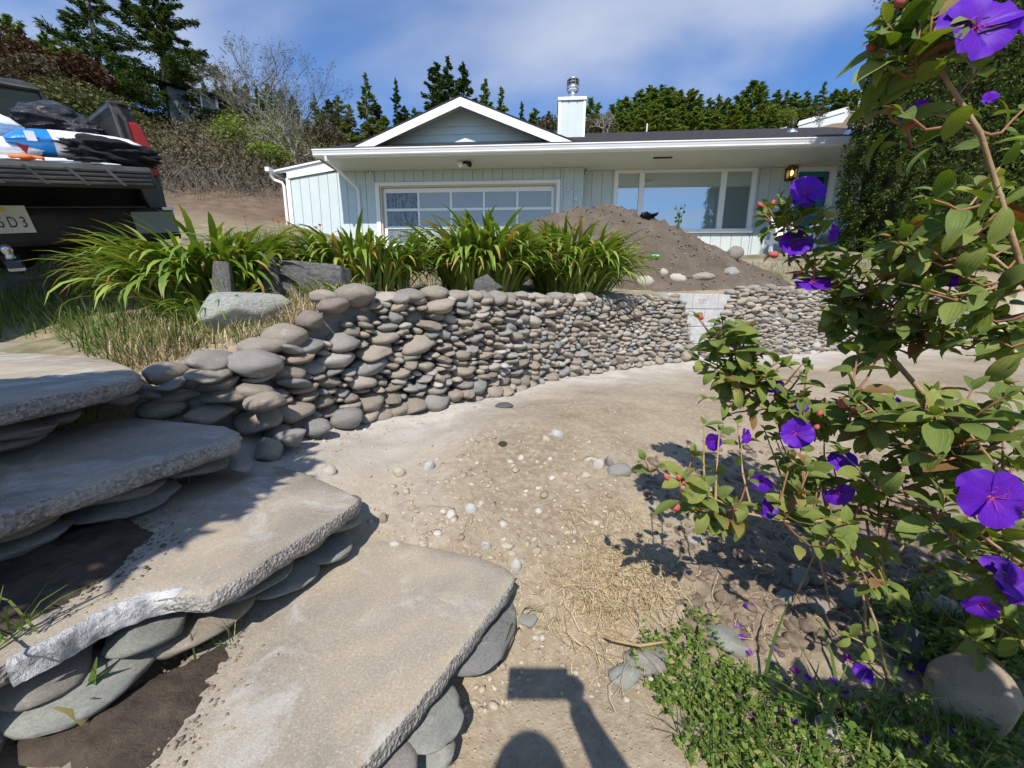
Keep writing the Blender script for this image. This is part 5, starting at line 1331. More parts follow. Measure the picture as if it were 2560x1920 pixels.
shrub('dark_red_shrub', 'dark red-brown shrub above the truck cab roof', 40, 150, 170, 110, 22, M_REDB, 4000, .10, 603)
shrub('brown_shrub', 'brown twiggy shrub above the cab roof corner', 95, 185, 130, 80, 20, M_BRN, 3500, .085, 604)
shrub('spring_shrub', 'yellow-green leafing shrub in front of the dark cabin', 585, 335, 110, 90, 22, M_YEL, 2600, .07, 605, thin=.6)
shrub('spring_shrub', 'bright green bush low on the slope left of the house', 670, 385, 110, 46, 17, M_YEL, 2200, .06, 606)
shrub('spring_shrub', 'pale green bush behind the bare tree trunk', 690, 345, 120, 60, 24, M_YEL, 1800, .08, 607, thin=.6)
shrub('bare_shrub', 'grey leafless thicket between the chimney and the hilltop wood', 1500, 318, 80, 60, 50, M_BRN, 2600, .14, 608, thin=.6)
shrub('bare_shrub', 'grey leafless thicket left of the chimney', 1372, 315, 70, 50, 48, M_BRN, 1800, .14, 609, thin=.6)
shrub('bare_shrub', 'grey-brown thicket left of the gable roof', 800, 345, 130, 70, 30, M_BRN, 4000, .11, 610, thin=.6)
shrub('leafy_tree', 'rounded pale green tree by the white shed', 1965, 296, 54, 44, 58, M_CON[3], 1800, .14, 611)
shrub('bare_shrub', 'leafless tree in front of the white shed', 2052, 286, 40, 44, 56, M_BRN, 500, .10, 612, thin=.7)
# bramble bank ------------------------------------------------------------------------
rs = np.random.default_rng(71)
Pbk = gsurf(scatter([(385, 480), (0, 470), (0, 300), (380, 330), (520, 325), (720, 350), (860, 370), (860, 430), (720, 470), (640, 492), (500, 478)], 2300, 21))
c_ = np.repeat(Pbk, 22, 0) + rs.normal(0, 1, (2300 * 22, 3)) * np.array([.35, .35, .42]) + np.array([0, 0, .45])
m = len(c_); a = rs.normal(size=(m, 3)); a /= np.linalg.norm(a, axis=1)[:, None]; b_ = np.cross(a, rs.normal(size=(m, 3))); b_ /= np.linalg.norm(b_, axis=1)[:, None]
L = .075 * rs.uniform(.4, 1.4, m); Qb = leafq(c_, a * L[:, None], b_ * (L * .4)[:, None])
sel = vnoise(c_, .35, 91, 2) > .12
br1 = link('brambles', from_quads('brambles', Qb[~sel]), M_BRN); tag(br1, 'brown winter bramble thicket on the slope left of the house', kind='stuff')
br2 = link('brambles', from_quads('brambles', Qb[sel]), M_OLV); tag(br2, 'greenish patches in the bramble thicket', kind='stuff')
Plow = gsurf([(rs.uniform(390, 720), rs.uniform(440, 500)) for _ in range(171)])
cn = MB()
for k in range(420):
    p = Pbk[rs.integers(len(Pbk))] if k > 170 else Plow[k]
    th = rs.uniform(0, 6.28); L_ = rs.uniform(.5, 1.5); h_ = rs.uniform(.3, .9)
    e = p + np.array([math.cos(th), -abs(math.sin(th)) * .8, 0]) * L_; e[2] = gz(e[0], e[1]) + rs.uniform(0, .3)
    m1 = p + (e - p) * .4; m1[2] = max(p[2], e[2]) + h_
    cn.tube([p, (p + m1) / 2 + [0, 0, .12], m1, (m1 + e) / 2 + [0, 0, .1], e], [.007, .0065, .006, .005, .003], 4, cap=False)
o = cn.build('bramble_canes', M_TWIG); tag(o, 'pale arching bramble canes along the bottom of the thicket', kind='stuff')
# bare deciduous tree ---------------------------------------------------------------------
def bare_tree(label, x, ytop, ybase, Y, seed, spread=.55, mat=M_PALEBARK, depth=6, r0=.16):
    p = at(x, ybase, Y); top = at(x, ytop, Y); h = top[2] - p[2]; rs = np.random.default_rng(seed); mb = MB(); tips = []
    root = thing('bare_tree', label, 'tree', (p[0], Y, p[2]))
    def grow(p0, d_, L, r_, lev):
        n = 3; pts = [p0]; dd = d_.copy(); q = p0.copy()
        for i in range(n):
            dd = dd + rs.normal(0, .16, 3) + np.array([0, 0, .05]); dd /= np.linalg.norm(dd); q = q + dd * L / n; pts.append(q.copy())
        mb.tube(pts, list(np.linspace(r_, r_ * .68, n + 1)), 5 if lev < 2 else 3, cap=False)
        if lev >= depth: tips.append(q); return
        for k in range(3 if rs.random() < .62 else 2):
            nd = dd + rs.normal(0, spread, 3) * np.array([1, 1, .75]); nd[2] += .12; nd /= np.linalg.norm(nd)
            s_ = pts[-1] if k == 0 else pts[-1 - int(rs.integers(0, 2))]
            grow(np.array(s_), nd, L * rs.uniform(.66, .86), r_ * rs.uniform(.55, .68), lev + 1)
    for k in range(3):
        d_ = np.array([rs.normal(0, .22), rs.normal(0, .2), 1.0]); d_ /= np.linalg.norm(d_)
        grow(np.array([rs.normal(0, .15), rs.normal(0, .15), -.2]), d_, h * .27, r0 * rs.uniform(.7, 1), 0)
    tr_ = mb.build('trunk', mat, root)
    t_ = np.array(tips); n = len(t_)
    sel_ = rs.random(n) < .55; t_ = t_[sel_] + rs.normal(0, .05, (sel_.sum(), 3)); n = len(t_)
    if n:
        a = rs.normal(size=(n, 3)) * .05; b_ = np.cross(a, rs.normal(size=(n, 3))); b_ = b_ / (np.linalg.norm(b_, axis=1)[:, None] + 1e-9) * .022
        tag(link('buds', from_quads('buds', leafq(t_, a, b_)), M_OLV, root), kind='stuff')
bare_tree('tall leafless tree with a fine grey twig crown left of the house', 700, 60, 420, 25, 801, .42, M_TWIG, 7, .11)
bare_tree('smaller leafless tree with pale branches in front of the tall bare one', 735, 250, 425, 21, 802, .6, depth=6, r0=.07)
bare_tree('leafless tree among the brambles right of the cabin', 640, 275, 420, 23, 803, .6, M_TWIG, depth=5, r0=.06)
bare_tree('pale leafless tree beside the chimney', 1510, 268, 335, 48, 804, .45, depth=5, r0=.14)
# arborvitae by the front door ------------------------------------------------------------
M_ARB = foliage('arborvitae_scale', [(0, (.020, .036, .006)), (.4, (.048, .078, .012)), (.75, (.090, .130, .020)), (1, (.145, .175, .032))], .22, .65, .2)
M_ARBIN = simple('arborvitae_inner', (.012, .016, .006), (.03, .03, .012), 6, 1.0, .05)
def arborvitae(label, x, ybase, Y, ytop, rx, seed, ncl=2600, per=40):
    p = at(x, ybase, Y); zb = gz(p[0], Y) - .1; h = at(x, ytop, Y)[2] - zb; rs = np.random.default_rng(seed)
    root = thing('arborvitae', label, 'tree', (p[0], Y, zb))
    def prof(f): return np.interp(f, [0, .04, .15, .45, .75, .93, 1], [.74, .90, 1.0, .98, .86, .5, .02])
    f = rs.random(ncl) ** 1.15; th = rs.uniform(0, 2 * np.pi, ncl)
    rad_ = rx * prof(f) * (1 + rs.normal(0, .055, ncl) + .10 * vnoise(np.stack([np.cos(th), np.sin(th), f * h * .6], 1), 1.6, seed, 2))
    cc = np.stack([rad_ * np.cos(th), rad_ * np.sin(th), f * h], 1); outc = np.stack([np.cos(th), np.sin(th), np.full(ncl, .75)], 1); outc /= np.linalg.norm(outc, axis=1)[:, None]
    n = ncl * per; c0 = np.repeat(cc, per, 0); o0 = np.repeat(outc, per, 0); R0 = np.repeat(rs.uniform(.07, .15, ncl), per)
    d_ = rs.normal(size=(n, 3)) + o0 * 1.1; d_ /= np.linalg.norm(d_, axis=1)[:, None]
    P = c0 + d_ * (R0 * rs.random(n) ** .4)[:, None] * np.array([1, 1, 1.25])
    a = d_ + rs.normal(0, .5, (n, 3)); a /= np.linalg.norm(a, axis=1)[:, None]; b_ = np.cross(a, rs.normal(size=(n, 3))); b_ /= np.linalg.norm(b_, axis=1)[:, None]
    L = rs.uniform(.014, .036, n)
    link('crown', from_quads('crown', leafq(P, a * L[:, None], b_ * (L * rs.uniform(.3, .55, n))[:, None])), M_ARB, root)
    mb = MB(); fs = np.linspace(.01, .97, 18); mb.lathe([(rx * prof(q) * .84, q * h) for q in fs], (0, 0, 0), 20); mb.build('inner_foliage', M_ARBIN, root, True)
    mb = MB(); mb.tube([(0, 0, -.1), (0, 0, h * .4)], [.09, .05], 7); mb.build('trunk', M_BARK, root)
arborvitae('tall dense arborvitae screening the right end of the house', 2285, 640, 7.6, -420, 1.12, 901)
arborvitae('second tall arborvitae to the right of the one by the front door', 2520, 640, 7.3, -480, 1.22, 902)
# ------------------------------------------------------------------ cabin on the hill
M_CABIN = simple('dark_grey_cladding', (.13, .15, .18), (.17, .19, .22), 3, .8, .2)
pc = at(552, 340, 30); cb = thing('hill_cabin', 'dark grey two-storey cabin with white windows on the wooded slope', 'house', (pc[0], 30, gz(pc[0], 30) - .3), (0, 0, rad(38)))
zt = at(552, 248, 30)[2] - gz(pc[0], 30) + .3
MB().box(-2.6, 0, 0, 3.5, 0, zt).build('wall', M_CABIN, cb)
MB().box(-.06, .07, -.07, .06, 0, zt).build('corner_board', M_WHITE, cb)
MB().add([(-3, -.5, zt + .05), (.6, -.5, zt + .05), (.6, 4, zt + .55), (-3, 4, zt + .55), (-3, -.5, zt + .15), (.6, -.5, zt + .15), (.6, 4, zt + .65), (-3, 4, zt + .65)], [(0, 1, 2, 3), (7, 6, 5, 4), (0, 4, 5, 1), (1, 5, 6, 2), (2, 6, 7, 3), (3, 7, 4, 0)]).build('roof', M_ROOF, cb)
for (a, z_, w_, h_) in ((-1.55, zt * .62, .75, 1.0), (-1.45, zt * .22, .65, .8)):
    w = thing('window', None, None); w.parent = cb; w.location = (a, 0, z_)
    MB().box(0, w_, -.05, -.01, 0, h_).build('frame', M_WHITE, w); MB().box(.1, w_ - .1, -.06, -.052, .1, h_ - .1).build('pane', M_DARK, w)
MB().box(.06, .12, .3, 2.6, zt * .45, zt * .80).build('side_deck_glass', simple('deck_glass', (.25, .30, .33), None, rough=.2), cb)
# ------------------------------------------------------------------ white shed, pole, fence
ps = at(2112, 312, 57); sh = thing('white_shed', 'long white shed with a gambrel end on the hill at the right', 'shed', (ps[0], 57, ps[2] - .35), (0, 0, rad(24))); sh.scale = (.8, .8, .8)
gp = [(-1.5, 0), (1.5, 0), (1.5, 1.9), (.95, 2.65), (0, 2.95), (-.95, 2.65), (-1.5, 1.9)]
# gambrel end faces right-front; body runs to the left
body = MB(); body.prism(gp, 'x', -6.2, 0); body.build('shed_wall', M_WHITE, sh)
rf = MB(); rp = [(-1.62, 1.86), (-1.0, 2.74), (0, 3.06), (1.0, 2.74), (1.62, 1.86), (1.52, 1.84), (.93, 2.68), (0, 2.97), (-.93, 2.68), (-1.52, 1.84)]
rf.prism(rp, 'x', -6.35, .15); rf.build('shed_roof', simple('pale_shed_roof', (.62, .62, .62), None), sh)
sh.rotation_euler = (0, 0, rad(-50))
pp = at(2138, 312, 57); pole = thing('utility_pole', 'leaning pale wooden utility pole beside the white shed', 'pole', (pp[0], 57, gz(pp[0], 57)))
ptp = at(2157, 208, 57); dz_ = ptp[2] - gz(pp[0], 57)
MB().tube([(0, 0, -.5), (ptp[0] - pp[0], 0, dz_)], [.13, .09], 8).build('shaft', simple('pale_pole_wood', (.38, .36, .32), None), pole)
MB().box(-.25, .25, -.06, .06, -.05, .05, Matrix.Translation(((ptp[0] - pp[0]) * .62, -.1, dz_ * .62))).build('crossarm', M_BARK, pole)
pp = at(1613, 345, 40); pole = thing('thin_white_pole', 'thin white pole rising behind the long roof', 'pole', (pp[0], 40, gz(pp[0], 40)))
MB().tube([(0, 0, -.3), (.1, 0, at(1613, 309, 40)[2] - gz(pp[0], 40))], .05, 6).build('shaft', M_WHITE, pole)
fn = thing('rail_fence', 'white rail fence below the hilltop wood, left of the white shed', 'fence', tuple(at(1920, 332, 52)))
F0, F1 = at(1890, 336, 52), at(1965, 322, 54)
for k in range(6):
    q = F0 + (F1 - F0) * k / 5 - np.array(fn.location); MB().tube([q - [0, 0, .9], q + [0, 0, .25]], .04, 5).build('post', M_WHITE, fn)
for z_ in (-.15, .15): MB().tube([F0 - np.array(fn.location) + [0, 0, z_], F1 - np.array(fn.location) + [0, 0, z_]], .03, 5).build('rail', M_WHITE, fn)
soil = at(2050, 322, 57)
# ================================================================== PURPLE-FLOWERED BUSH (right foreground)
t = NT('bush_leaf')
uu = t.n('ShaderNodeAttribute', attribute_name='u').outputs['Fac']; vv = t.n('ShaderNodeAttribute', attribute_name='v').outputs['Fac']
rn = t.rand()
g = t.ramp(rn, [(0, (.080, .135, .018)), (.4, (.14, .20, .026)), (.75, (.215, .265, .040)), (.93, (.31, .32, .062)), (.965, (.24, .10, .04)), (1, (.28, .085, .05))])
vein = None
for c0 in (0.0, .38, .74):
    d_ = t.math('ABSOLUTE', t.math('SUBTRACT', t.math('ABSOLUTE', uu), c0)); k = t.ramp(d_, [(.0, 1.0), (.075, 0.0)])
    vein = k if vein is None else t.math('MAXIMUM', vein, k)
wv = t.n('ShaderNodeTexWave', {'Scale': 1.0, 'Distortion': 0.0}, wave_type='BANDS')
mo = t.noise(t.coord(True), 9, 5, .7)
g = t.mix(t.ramp(mo, [(.38, 0.0), (.62, .55)]), g, t.mix(1.0, g, (.62, .66, .6), 'MULTIPLY'))
g = t.mix(t.ramp(t.noise(t.coord(True), 3.0, 4, .6), [(.62, 0.0), (.74, .6)]), g, (.20, .13, .045))
g2 = t.mix(t.math('MULTIPLY', vein, .55), g, t.mix(1.0, g, (1.75, 1.55, 1.7), 'MULTIPLY'))
edge = t.ramp(t.math('ABSOLUTE', uu), [(.86, 0.0), (1.0, .5)])
g2 = t.mix(t.math('MULTIPLY', edge, t.ramp(rn, [(.4, 0.0), (.9, 1.0)])), g2, (.30, .13, .05))
bf = t.n('ShaderNodeNewGeometry').outputs['Backfacing']
g2 = t.mix(t.math('MULTIPLY', bf, .35), g2, (.20, .23, .09))
hgt_ = t.math('MULTIPLY', t.math('SUBTRACT', 1.0, vein), .6)
t.leaf(g2, .30, .55, .22, (1.0, 1.15, .30), normal=t.bump(hgt_, .35, .004)); M_LEAF = t.m
t = NT('purple_petal'); vv = t.n('ShaderNodeAttribute', attribute_name='v').outputs['Fac']; uu = t.n('ShaderNodeAttribute', attribute_name='u').outputs['Fac']
pc_ = t.ramp(vv, [(0, (.26, .03, .42)), (.2, (.155, .022, .50)), (1, (.125, .016, .48))])
pc_ = t.mix(t.ramp(t.math('ABSOLUTE', uu), [(.0, .5), (.05, 0.0)]), pc_, (.25, .04, .55))
pc_ = t.mix(t.ramp(t.noise(t.n('ShaderNodeCombineXYZ', {0: t.math('MULTIPLY', uu, 9.0), 1: t.math('MULTIPLY', vv, 1.2)}).outputs[0], 2.5, 4), [(.42, 0.0), (.62, .6)]), pc_, (.07, .006, .30))
t.leaf(pc_, .35, .5, .25, (1.5, .9, 1.5)); M_PETAL = t.m
M_STAMEN = simple('pink_stamen', (.38, .045, .28), None, rough=.5)
M_BUD = simple('red_bud', (.34, .06, .05), (.50, .14, .10), 30, .6, .2)
M_STEMY = simple('tan_bush_stem', (.26, .165, .085), (.38, .27, .15), 20, .75, .2, .3, 60)
M_STEMR = simple('reddish_young_stem', (.22, .09, .05), (.30, .16, .09), 20, .7, .2)
def leaf_mesh(name, seed, ln=1.0, wd=.46, curl=.25, fold=.22):
    rs = np.random.default_rng(seed); nl, nw = 7, 5; V_, U_, W_ = [], [], []
    z = x = 0.0; ang = rs.normal(.12, .12)
    for i in range(nl):
        f = i / (nl - 1); wv_ = wd / 2 * (math.sin(math.pi * min(1, f ** .86 * .985 + .012)) ** .66) + .004
        tw = rs.normal(0, .03)
        for k in range(nw):
            u_ = k / (nw - 1) * 2 - 1
            V_.append((x, u_ * wv_, z + fold * abs(u_) ** 1.3 * wv_ + .035 * math.sin(abs(u_) * 6.5) * wv_ * 2 + tw * u_ * .12 + rs.normal(0, .004))); U_.append(u_); W_.append(f)
        x += math.cos(ang) * ln / (nl - 1); z += math.sin(ang) * ln / (nl - 1); ang -= curl * (.6 + .8 * f) / (nl - 1) * 3
    F_ = [(i * nw + k, i * nw + k + 1, (i + 1) * nw + k + 1, (i + 1) * nw + k) for i in range(nl - 1) for k in range(nw - 1)]
    me = from_np(name, V_, F_); fattr(me, 'u', U_); fattr(me, 'v', W_); me.materials.append(M_LEAF); return me
LEAF = [leaf_mesh('leaf', 700 + k, 1.0, (.52, .58, .46, .54)[k % 4], (.15, .35, .5, .25, .7, .1, .45, .3)[k], (.25, .15, .35)[k % 3]) for k in range(8)]
LEAF_NP = [np_of(m) for m in LEAF]
def petal_mesh(seed):
    rs = np.random.default_rng(seed); nl, nw = 6, 7; V_, U_, W_ = [], [], []
    for i in range(nl):
        f = i / (nl - 1); w_ = .12 + .86 * math.sin(min(1, f * 1.08) * math.pi * .56) ** 1.15; w_ *= (1 if f < .99 else .82)
        for k in range(nw):
            u_ = k / (nw - 1) * 2 - 1
            x = f * (1 - .12 * u_ * u_ * f); V_.append((x, u_ * w_ * .58, .10 * math.sin(f * 2.4) - .06 * f * f + .05 * (u_ * u_) * f + rs.normal(0, .022) * f + .05 * math.sin(u_ * 5 + seed) * f * f)); U_.append(u_); W_.append(f)
    F_ = [(i * nw + k, i * nw + k + 1, (i + 1) * nw + k + 1, (i + 1) * nw + k) for i in range(nl - 1) for k in range(nw - 1)]
    me = from_np('petal', V_, F_); fattr(me, 'u', U_); fattr(me, 'v', W_); me.materials.append(M_PETAL); return me
PETAL = [petal_mesh(k) for k in range(5)]
bb = at(2590, 1760, .80); BASE = (1.18, .86, gz(1.18, .86))
bush = thing('purple_flowering_bush', 'leafy shrub with large violet five-petalled flowers in the right foreground', 'bush', BASE)
stemY, stemR = MB(), MB()
def P3(L): return [at(x, y, Y) for x, y, Y in L]
base_r = np.array(BASE) + np.array([0, 0, -.03])
mains = [
    [tuple(base_r), *P3([(2570, 1480, .84), (2470, 1210, .88), (2330, 1010, .92), (2200, 860, .96), (2120, 785, .96), (2050, 690, .96), (1985, 610, .95), (1960, 545, .95)])],
    [*P3([(2470, 1210, .88), (2260, 1295, .86), (2100, 1300, .82), (1980, 1306, .80), (1860, 1282, .79), (1740, 1225, .78), (1640, 1172, .77)])],
    [*P3([(2330, 1010, .92), (2160, 1015, .96), (2010, 1000, .96), (1905, 965, .95), (1855, 900, .93), (1818, 845, .91)])],
    [tuple(base_r + np.array([.18, -.1, 0])), *P3([(2640, 1000, .70), (2570, 720, .70), (2450, 330, .72), (2340, 160, .74), (2268, 45, .75)])],
    [*P3([(2620, 930, .75), (2560, 886, .82), (2430, 868, .88), (2300, 850, .93)])],
    [*P3([(2470, 1210, .88), (2330, 1120, .84), (2210, 1050, .82), (2130, 985, .82)])],
    [*P3([(2600, 1300, .70), (2500, 1180, .68), (2420, 1080, .68), (2330, 1010, .7)])],
    [*P3([(2640, 1450, .66), (2540, 1400, .64), (2440, 1330, .64), (2330, 1270, .68)])],
    [*P3([(2570, 720, .70), (2480, 640, .74), (2380, 610, .80), (2300, 600, .85)])],
    [*P3([(2450, 330, .72), (2400, 300, .74), (2320, 280, .78), (2270, 320, .8)])],
    [(1.36, .30, gz(1.36, .30) - .03), (1.28, .24, .45), (1.12, .14, .75), (1.05, .08, 1.05), (1.1, .05, 1.3)],
    [(1.28, .24, .45), (1.0, .10, .58), (.78, .0, .66), (.62, -.06, .70)],
    [(1.28, .24, .45), (1.25, .32, .8), (1.2, .36, 1.1)],
    [(1.12, .14, .75), (.92, .16, .82), (.78, .20, .80)],
]
for k, m_ in enumerate(mains):
    n = len(m_); r0 = (.008, .0045, .005, .0062, .0045, .004, .0045, .004, .004, .0035, .009, .006, .006, .005)[k]
    stemY.tube(m_, list(np.linspace(r0, r0 * .35, n)), 6)
    # smooth sub-samples for attachment
allpts = np.concatenate([np.array([np.array(a) + (np.array(b_) - np.array(a)) * f for a, b_ in zip(m_[:-1], m_[1:]) for f in np.linspace(0, 1, 6)]) for m_ in mains])
ground_stems = [[(1995, 1690, .98), (1990, 1600, .97), (1985, 1500, .96), (2030, 1400, .93), (2075, 1310, .85)], [(2070, 1560, .95), (2068, 1480, .93), (2048, 1390, .90), (2100, 1300, .82)], [(2165, 1610, .85), (2163, 1520, .85), (2150, 1450, .85), (2240, 1390, .86), (2330, 1270, .86)], [(2230, 1700, .75), (2190, 1560, .77), (2150, 1450, .82)]]
for g_ in ground_stems:
    pts = P3(g_); pts[0][2] = gz(pts[0][0], pts[0][1]) - .02
    stemY.tube(pts, [.0035, .003, .003, .0025, .002][:len(pts)], 5)
rs = np.random.default_rng(2024); leaves = []
sunv = -_s
def add_leaf(p, d_, L, col=None):
    """d_: direction; blade faces up/sun"""
    d_ = d_ / np.linalg.norm(d_); nup = np.array([0, 0, 1.0]) * .75 + sunv * .55 + rs.normal(0, .35, 3)
    y_ = np.cross(nup, d_); y_ /= np.linalg.norm(y_) + 1e-9; z_ = np.cross(d_, y_)
    M_ = np.eye(4); M_[:3, 0], M_[:3, 1], M_[:3, 2], M_[:3, 3] = d_ * L, y_ * L * rs.uniform(.85, 1.15), z_ * L, p
    leaves.append((int(rs.integers(8)), M_, L))
def shoot(tip, lf, nodes=3, back=None, term=True):
    tip = np.array(tip)
    if back is None:
        dd = np.linalg.norm(allpts - tip, axis=1) + np.maximum(0, allpts[:, 2] - tip[2]) * 1.5; root = allpts[np.argmin(dd)]
    else: root = np.array(back)
    ax = tip - root; Lx = np.linalg.norm(ax)
    if Lx < .03: ax = np.array([-.3, -.2, 1.0]); Lx = .06; root = tip - ax / np.linalg.norm(ax) * Lx
    mid = root + (tip - root) * .55 + np.array([0, 0, -.012 - .08 * Lx]); ctrl = [root, mid, tip]
    (stemR if Lx < .16 else stemY).tube([root, root * .5 + mid * .5 + [0, 0, -.004], mid, (mid + tip) / 2 + [0, 0, .002], tip], [.0030, .0027, .0024, .0020, .0016], 5)
    ax = tip - mid; ax /= np.linalg.norm(ax) + 1e-9
    a1 = np.cross(ax, [0, 0, 1.0]); a1 /= np.linalg.norm(a1) + 1e-9; a2 = np.cross(ax, a1); ph = rs.uniform(0, 1.57)
    for k in range(nodes):
        f = k / max(1, nodes - 1); pos = tip - ax * (.004 + .9 * (1 - f) * min(.11, Lx * .9))
        L = lf * (1.05 - .28 * f) * rs.uniform(.82, 1.15); ang = ph + k * math.pi / 2
        for sg in (0, math.pi):
            if rs.random() < .06: continue
            sd = a1 * math.cos(ang + sg) + a2 * math.sin(ang + sg)
            d_ = sd + ax * rs.uniform(.15, .7) + np.array([0, 0, rs.uniform(-.55, .15)])
            add_leaf(pos + sd * .003, d_, L)
    if term:
        for sg in (0, 1):
            add_leaf(tip, ax + (a1 * (.35 if sg else -.35)) + rs.normal(0, .15, 3), lf * rs.uniform(.35, .55))
regions = [ # x0,x1,y0,y1,Y0,Y1,n,leaf
    (1900, 2090, 500, 640, .92, .98, 6, .060), (2060, 2330, 590, 780, .86, 1.02, 15, .070), (2200, 2560, 560, 880, .72, 1.0, 24, .075), (2080, 2330, 740, 880, .84, 1.0, 9, .070),
    (1760, 1960, 800, 960, .88, .97, 11, .062), (1750, 2060, 900, 1120, .86, 1.0, 13, .060), (1960, 2360, 980, 1260, .78, .98, 24, .066), (2280, 2560, 950, 1340, .62, .9, 20, .072),
    (2190, 2560, 20, 300, .68, .86, 8, .072), (2260, 2560, 300, 600, .68, .92, 10, .070), (2100, 2560, 1290, 1500, .64, .92, 15, .066), (2420, 2560, 1460, 1640, .62, .75, 4, .06), (1700, 1960, 1180, 1330, .76, .82, 5, .058), (2110, 2260, 1560, 1740, .74, .8, 3, .05)]
for (x0, x1, y0, y1, Y0, Y1, n, lf) in regions:
    for k in range(int(n * (1.9 if x0 < 2150 else 2.2 if y0 > 500 else 1.15))): shoot(at(rs.uniform(x0, x1), rs.uniform(y0, y1), rs.uniform(Y0, Y1)), lf * rs.uniform(.66, 1.02), int(rs.integers(2, 4)))
OFFF = np.array([q for q in allpts if q[0] > 1.36 * max(q[1], .05) and q[1] < .45])
def offshoot(tip, lf):
    tip = np.array(tip); d_ = np.linalg.norm(OFFF - tip, axis=1) + np.maximum(0, OFFF[:, 2] - tip[2]); shoot(tip, lf, 3, OFFF[np.argmin(d_)])
for k in range(75): offshoot([rs.uniform(.80, 1.5), rs.uniform(-.15, .40), rs.uniform(.55, 1.35)], .085)
for k in range(50): offshoot([rs.uniform(.5, 1.05), rs.uniform(-.22, .20), rs.uniform(.42, .85)], .075)
# placed shoots at the outline
for (x, y, Y, lf, nd) in [(1612, 1150, .765, .060, 1), (1700, 1200, .77, .056, 3), (1735, 1135, .78, .052, 2), (1745, 1275, .78, .056, 3), (1800, 1290, .785, .058, 3), (1745, 795, .93, .060, 2), (1818, 830, .91, .075, 3), (1850, 905, .92, .075, 3), (1745, 900, .92, .055, 2), (1760, 1060, .9, .05, 2),
        (1950, 500, .95, .055, 2), (1905, 530, .95, .052, 2), (2070, 545, .96, .06, 2), (1960, 575, .95, .05, 2), (2040, 560, .95, .05, 2), (1995, 660, .95, .045, 1), (2160, 640, .95, .065, 2), (2200, 120, .75, .085, 3), (2215, 60, .75, .07, 2), (2210, 160, .75, .06, 2), (2330, 40, .74, .07, 3), (2260, 20, .74, .06, 2), (2130, 1000, .82, .075, 2), (2260, 1050, .80, .08, 3), (2380, 1080, .70, .085, 2)]:
    shoot(at(x, y, Y), lf, nd)
leaves.sort(key=lambda q: -q[2] / max(.2, zdepth(q[1][:3, 3])) + (3 if not (-50 < pj(q[1][:3, 3])[0] < 2600) else 0))
rest = []
for r_, (k, M_, L) in enumerate(leaves):
    if r_ < 298:
        o = link('leaf', LEAF[k], M_LEAF, bush); put(o, Matrix(M_.tolist()), bush)
    else: rest.append((k, M_))
if rest:
    me = joined('foliage', rest, None, LEAF_NP)
    U_ = np.concatenate([np.array([d.value for d in LEAF[k].attributes['u'].data]) for k, _ in rest]); W_ = np.concatenate([np.array([d.value for d in LEAF[k].attributes['v'].data]) for k, _ in rest])
    fattr(me, 'u', U_); fattr(me, 'v', W_)
    o = link('foliage', me, M_LEAF, bush, world_verts=True); tag(o, kind='stuff')
stemY.build('woody_stems', M_STEMY, bush, True, world=True); tag(stemR.build('young_stems', M_STEMR, bush, True, world=True), kind='stuff')
# flowers: px x, y, Y, diameter px, facing vector (towards camera mostly), openness
def flower(x, y, Y, dpx, face, cup=.15, n=5):
    c_ = at(x, y, Y); R_ = dpx * .88 * zdepth(c_) / FPX / 2
    n_ = np.array(face, float); n_ /= np.linalg.norm(n_)
    up_ = np.array([0, 0, 1.0]) if abs(n_[2]) < .9 else np.array([0, 1.0, 0]); xa = np.cross(up_, n_); xa /= np.linalg.norm(xa); ya = np.cross(n_, xa)
    fl = MB(); fl.lathe([(.0012, -.16 * R_), (.10 * R_, -.10 * R_), (.12 * R_, .0), (.05 * R_, .04 * R_)], (0, 0, 0), 8)
    me = fl.mesh('flower', True); fo = link('flower', me, M_BUD, bush)
    Mx = np.eye(4); Mx[:3, 0], Mx[:3, 1], Mx[:3, 2], Mx[:3, 3] = xa, ya, n_, c_
    put(fo, Matrix(Mx.tolist()), bush)
    ph = rs.uniform(0, 6.28)
    for k in range(n):
        th = ph + k * 2 * math.pi / n + rs.normal(0, .07)
        o = link('petal', PETAL[int(rs.integers(5))], M_PETAL, fo)
        o.matrix_local = Matrix.Rotation(th, 4, 'Z') @ Matrix.Rotation(-cup + rs.normal(0, .16), 4, 'Y') @ Matrix.Rotation(rs.normal(0, .18), 4, 'X') @ Matrix.Diagonal((R_ * rs.uniform(.95, 1.12), R_ * rs.uniform(.98, 1.15), R_, 1))
    sm = MB()
    for k in range(10):
        th = rs.uniform(0, 6.28); a = rs.uniform(.15, .42); q = np.array([math.cos(th) * a, math.sin(th) * a, .20 + rs.uniform(0, .16)]) * R_
        sm.tube([(0, 0, 0), q * np.array([.6, .6, .7]), q, q + np.array([math.cos(th + 1.2), math.sin(th + 1.2), -.2]) * R_ * .13], [.012 * R_, .011 * R_, .009 * R_, .006 * R_], 4, cap=False)
    o = sm.build('stamens', M_STAMEN, fo)
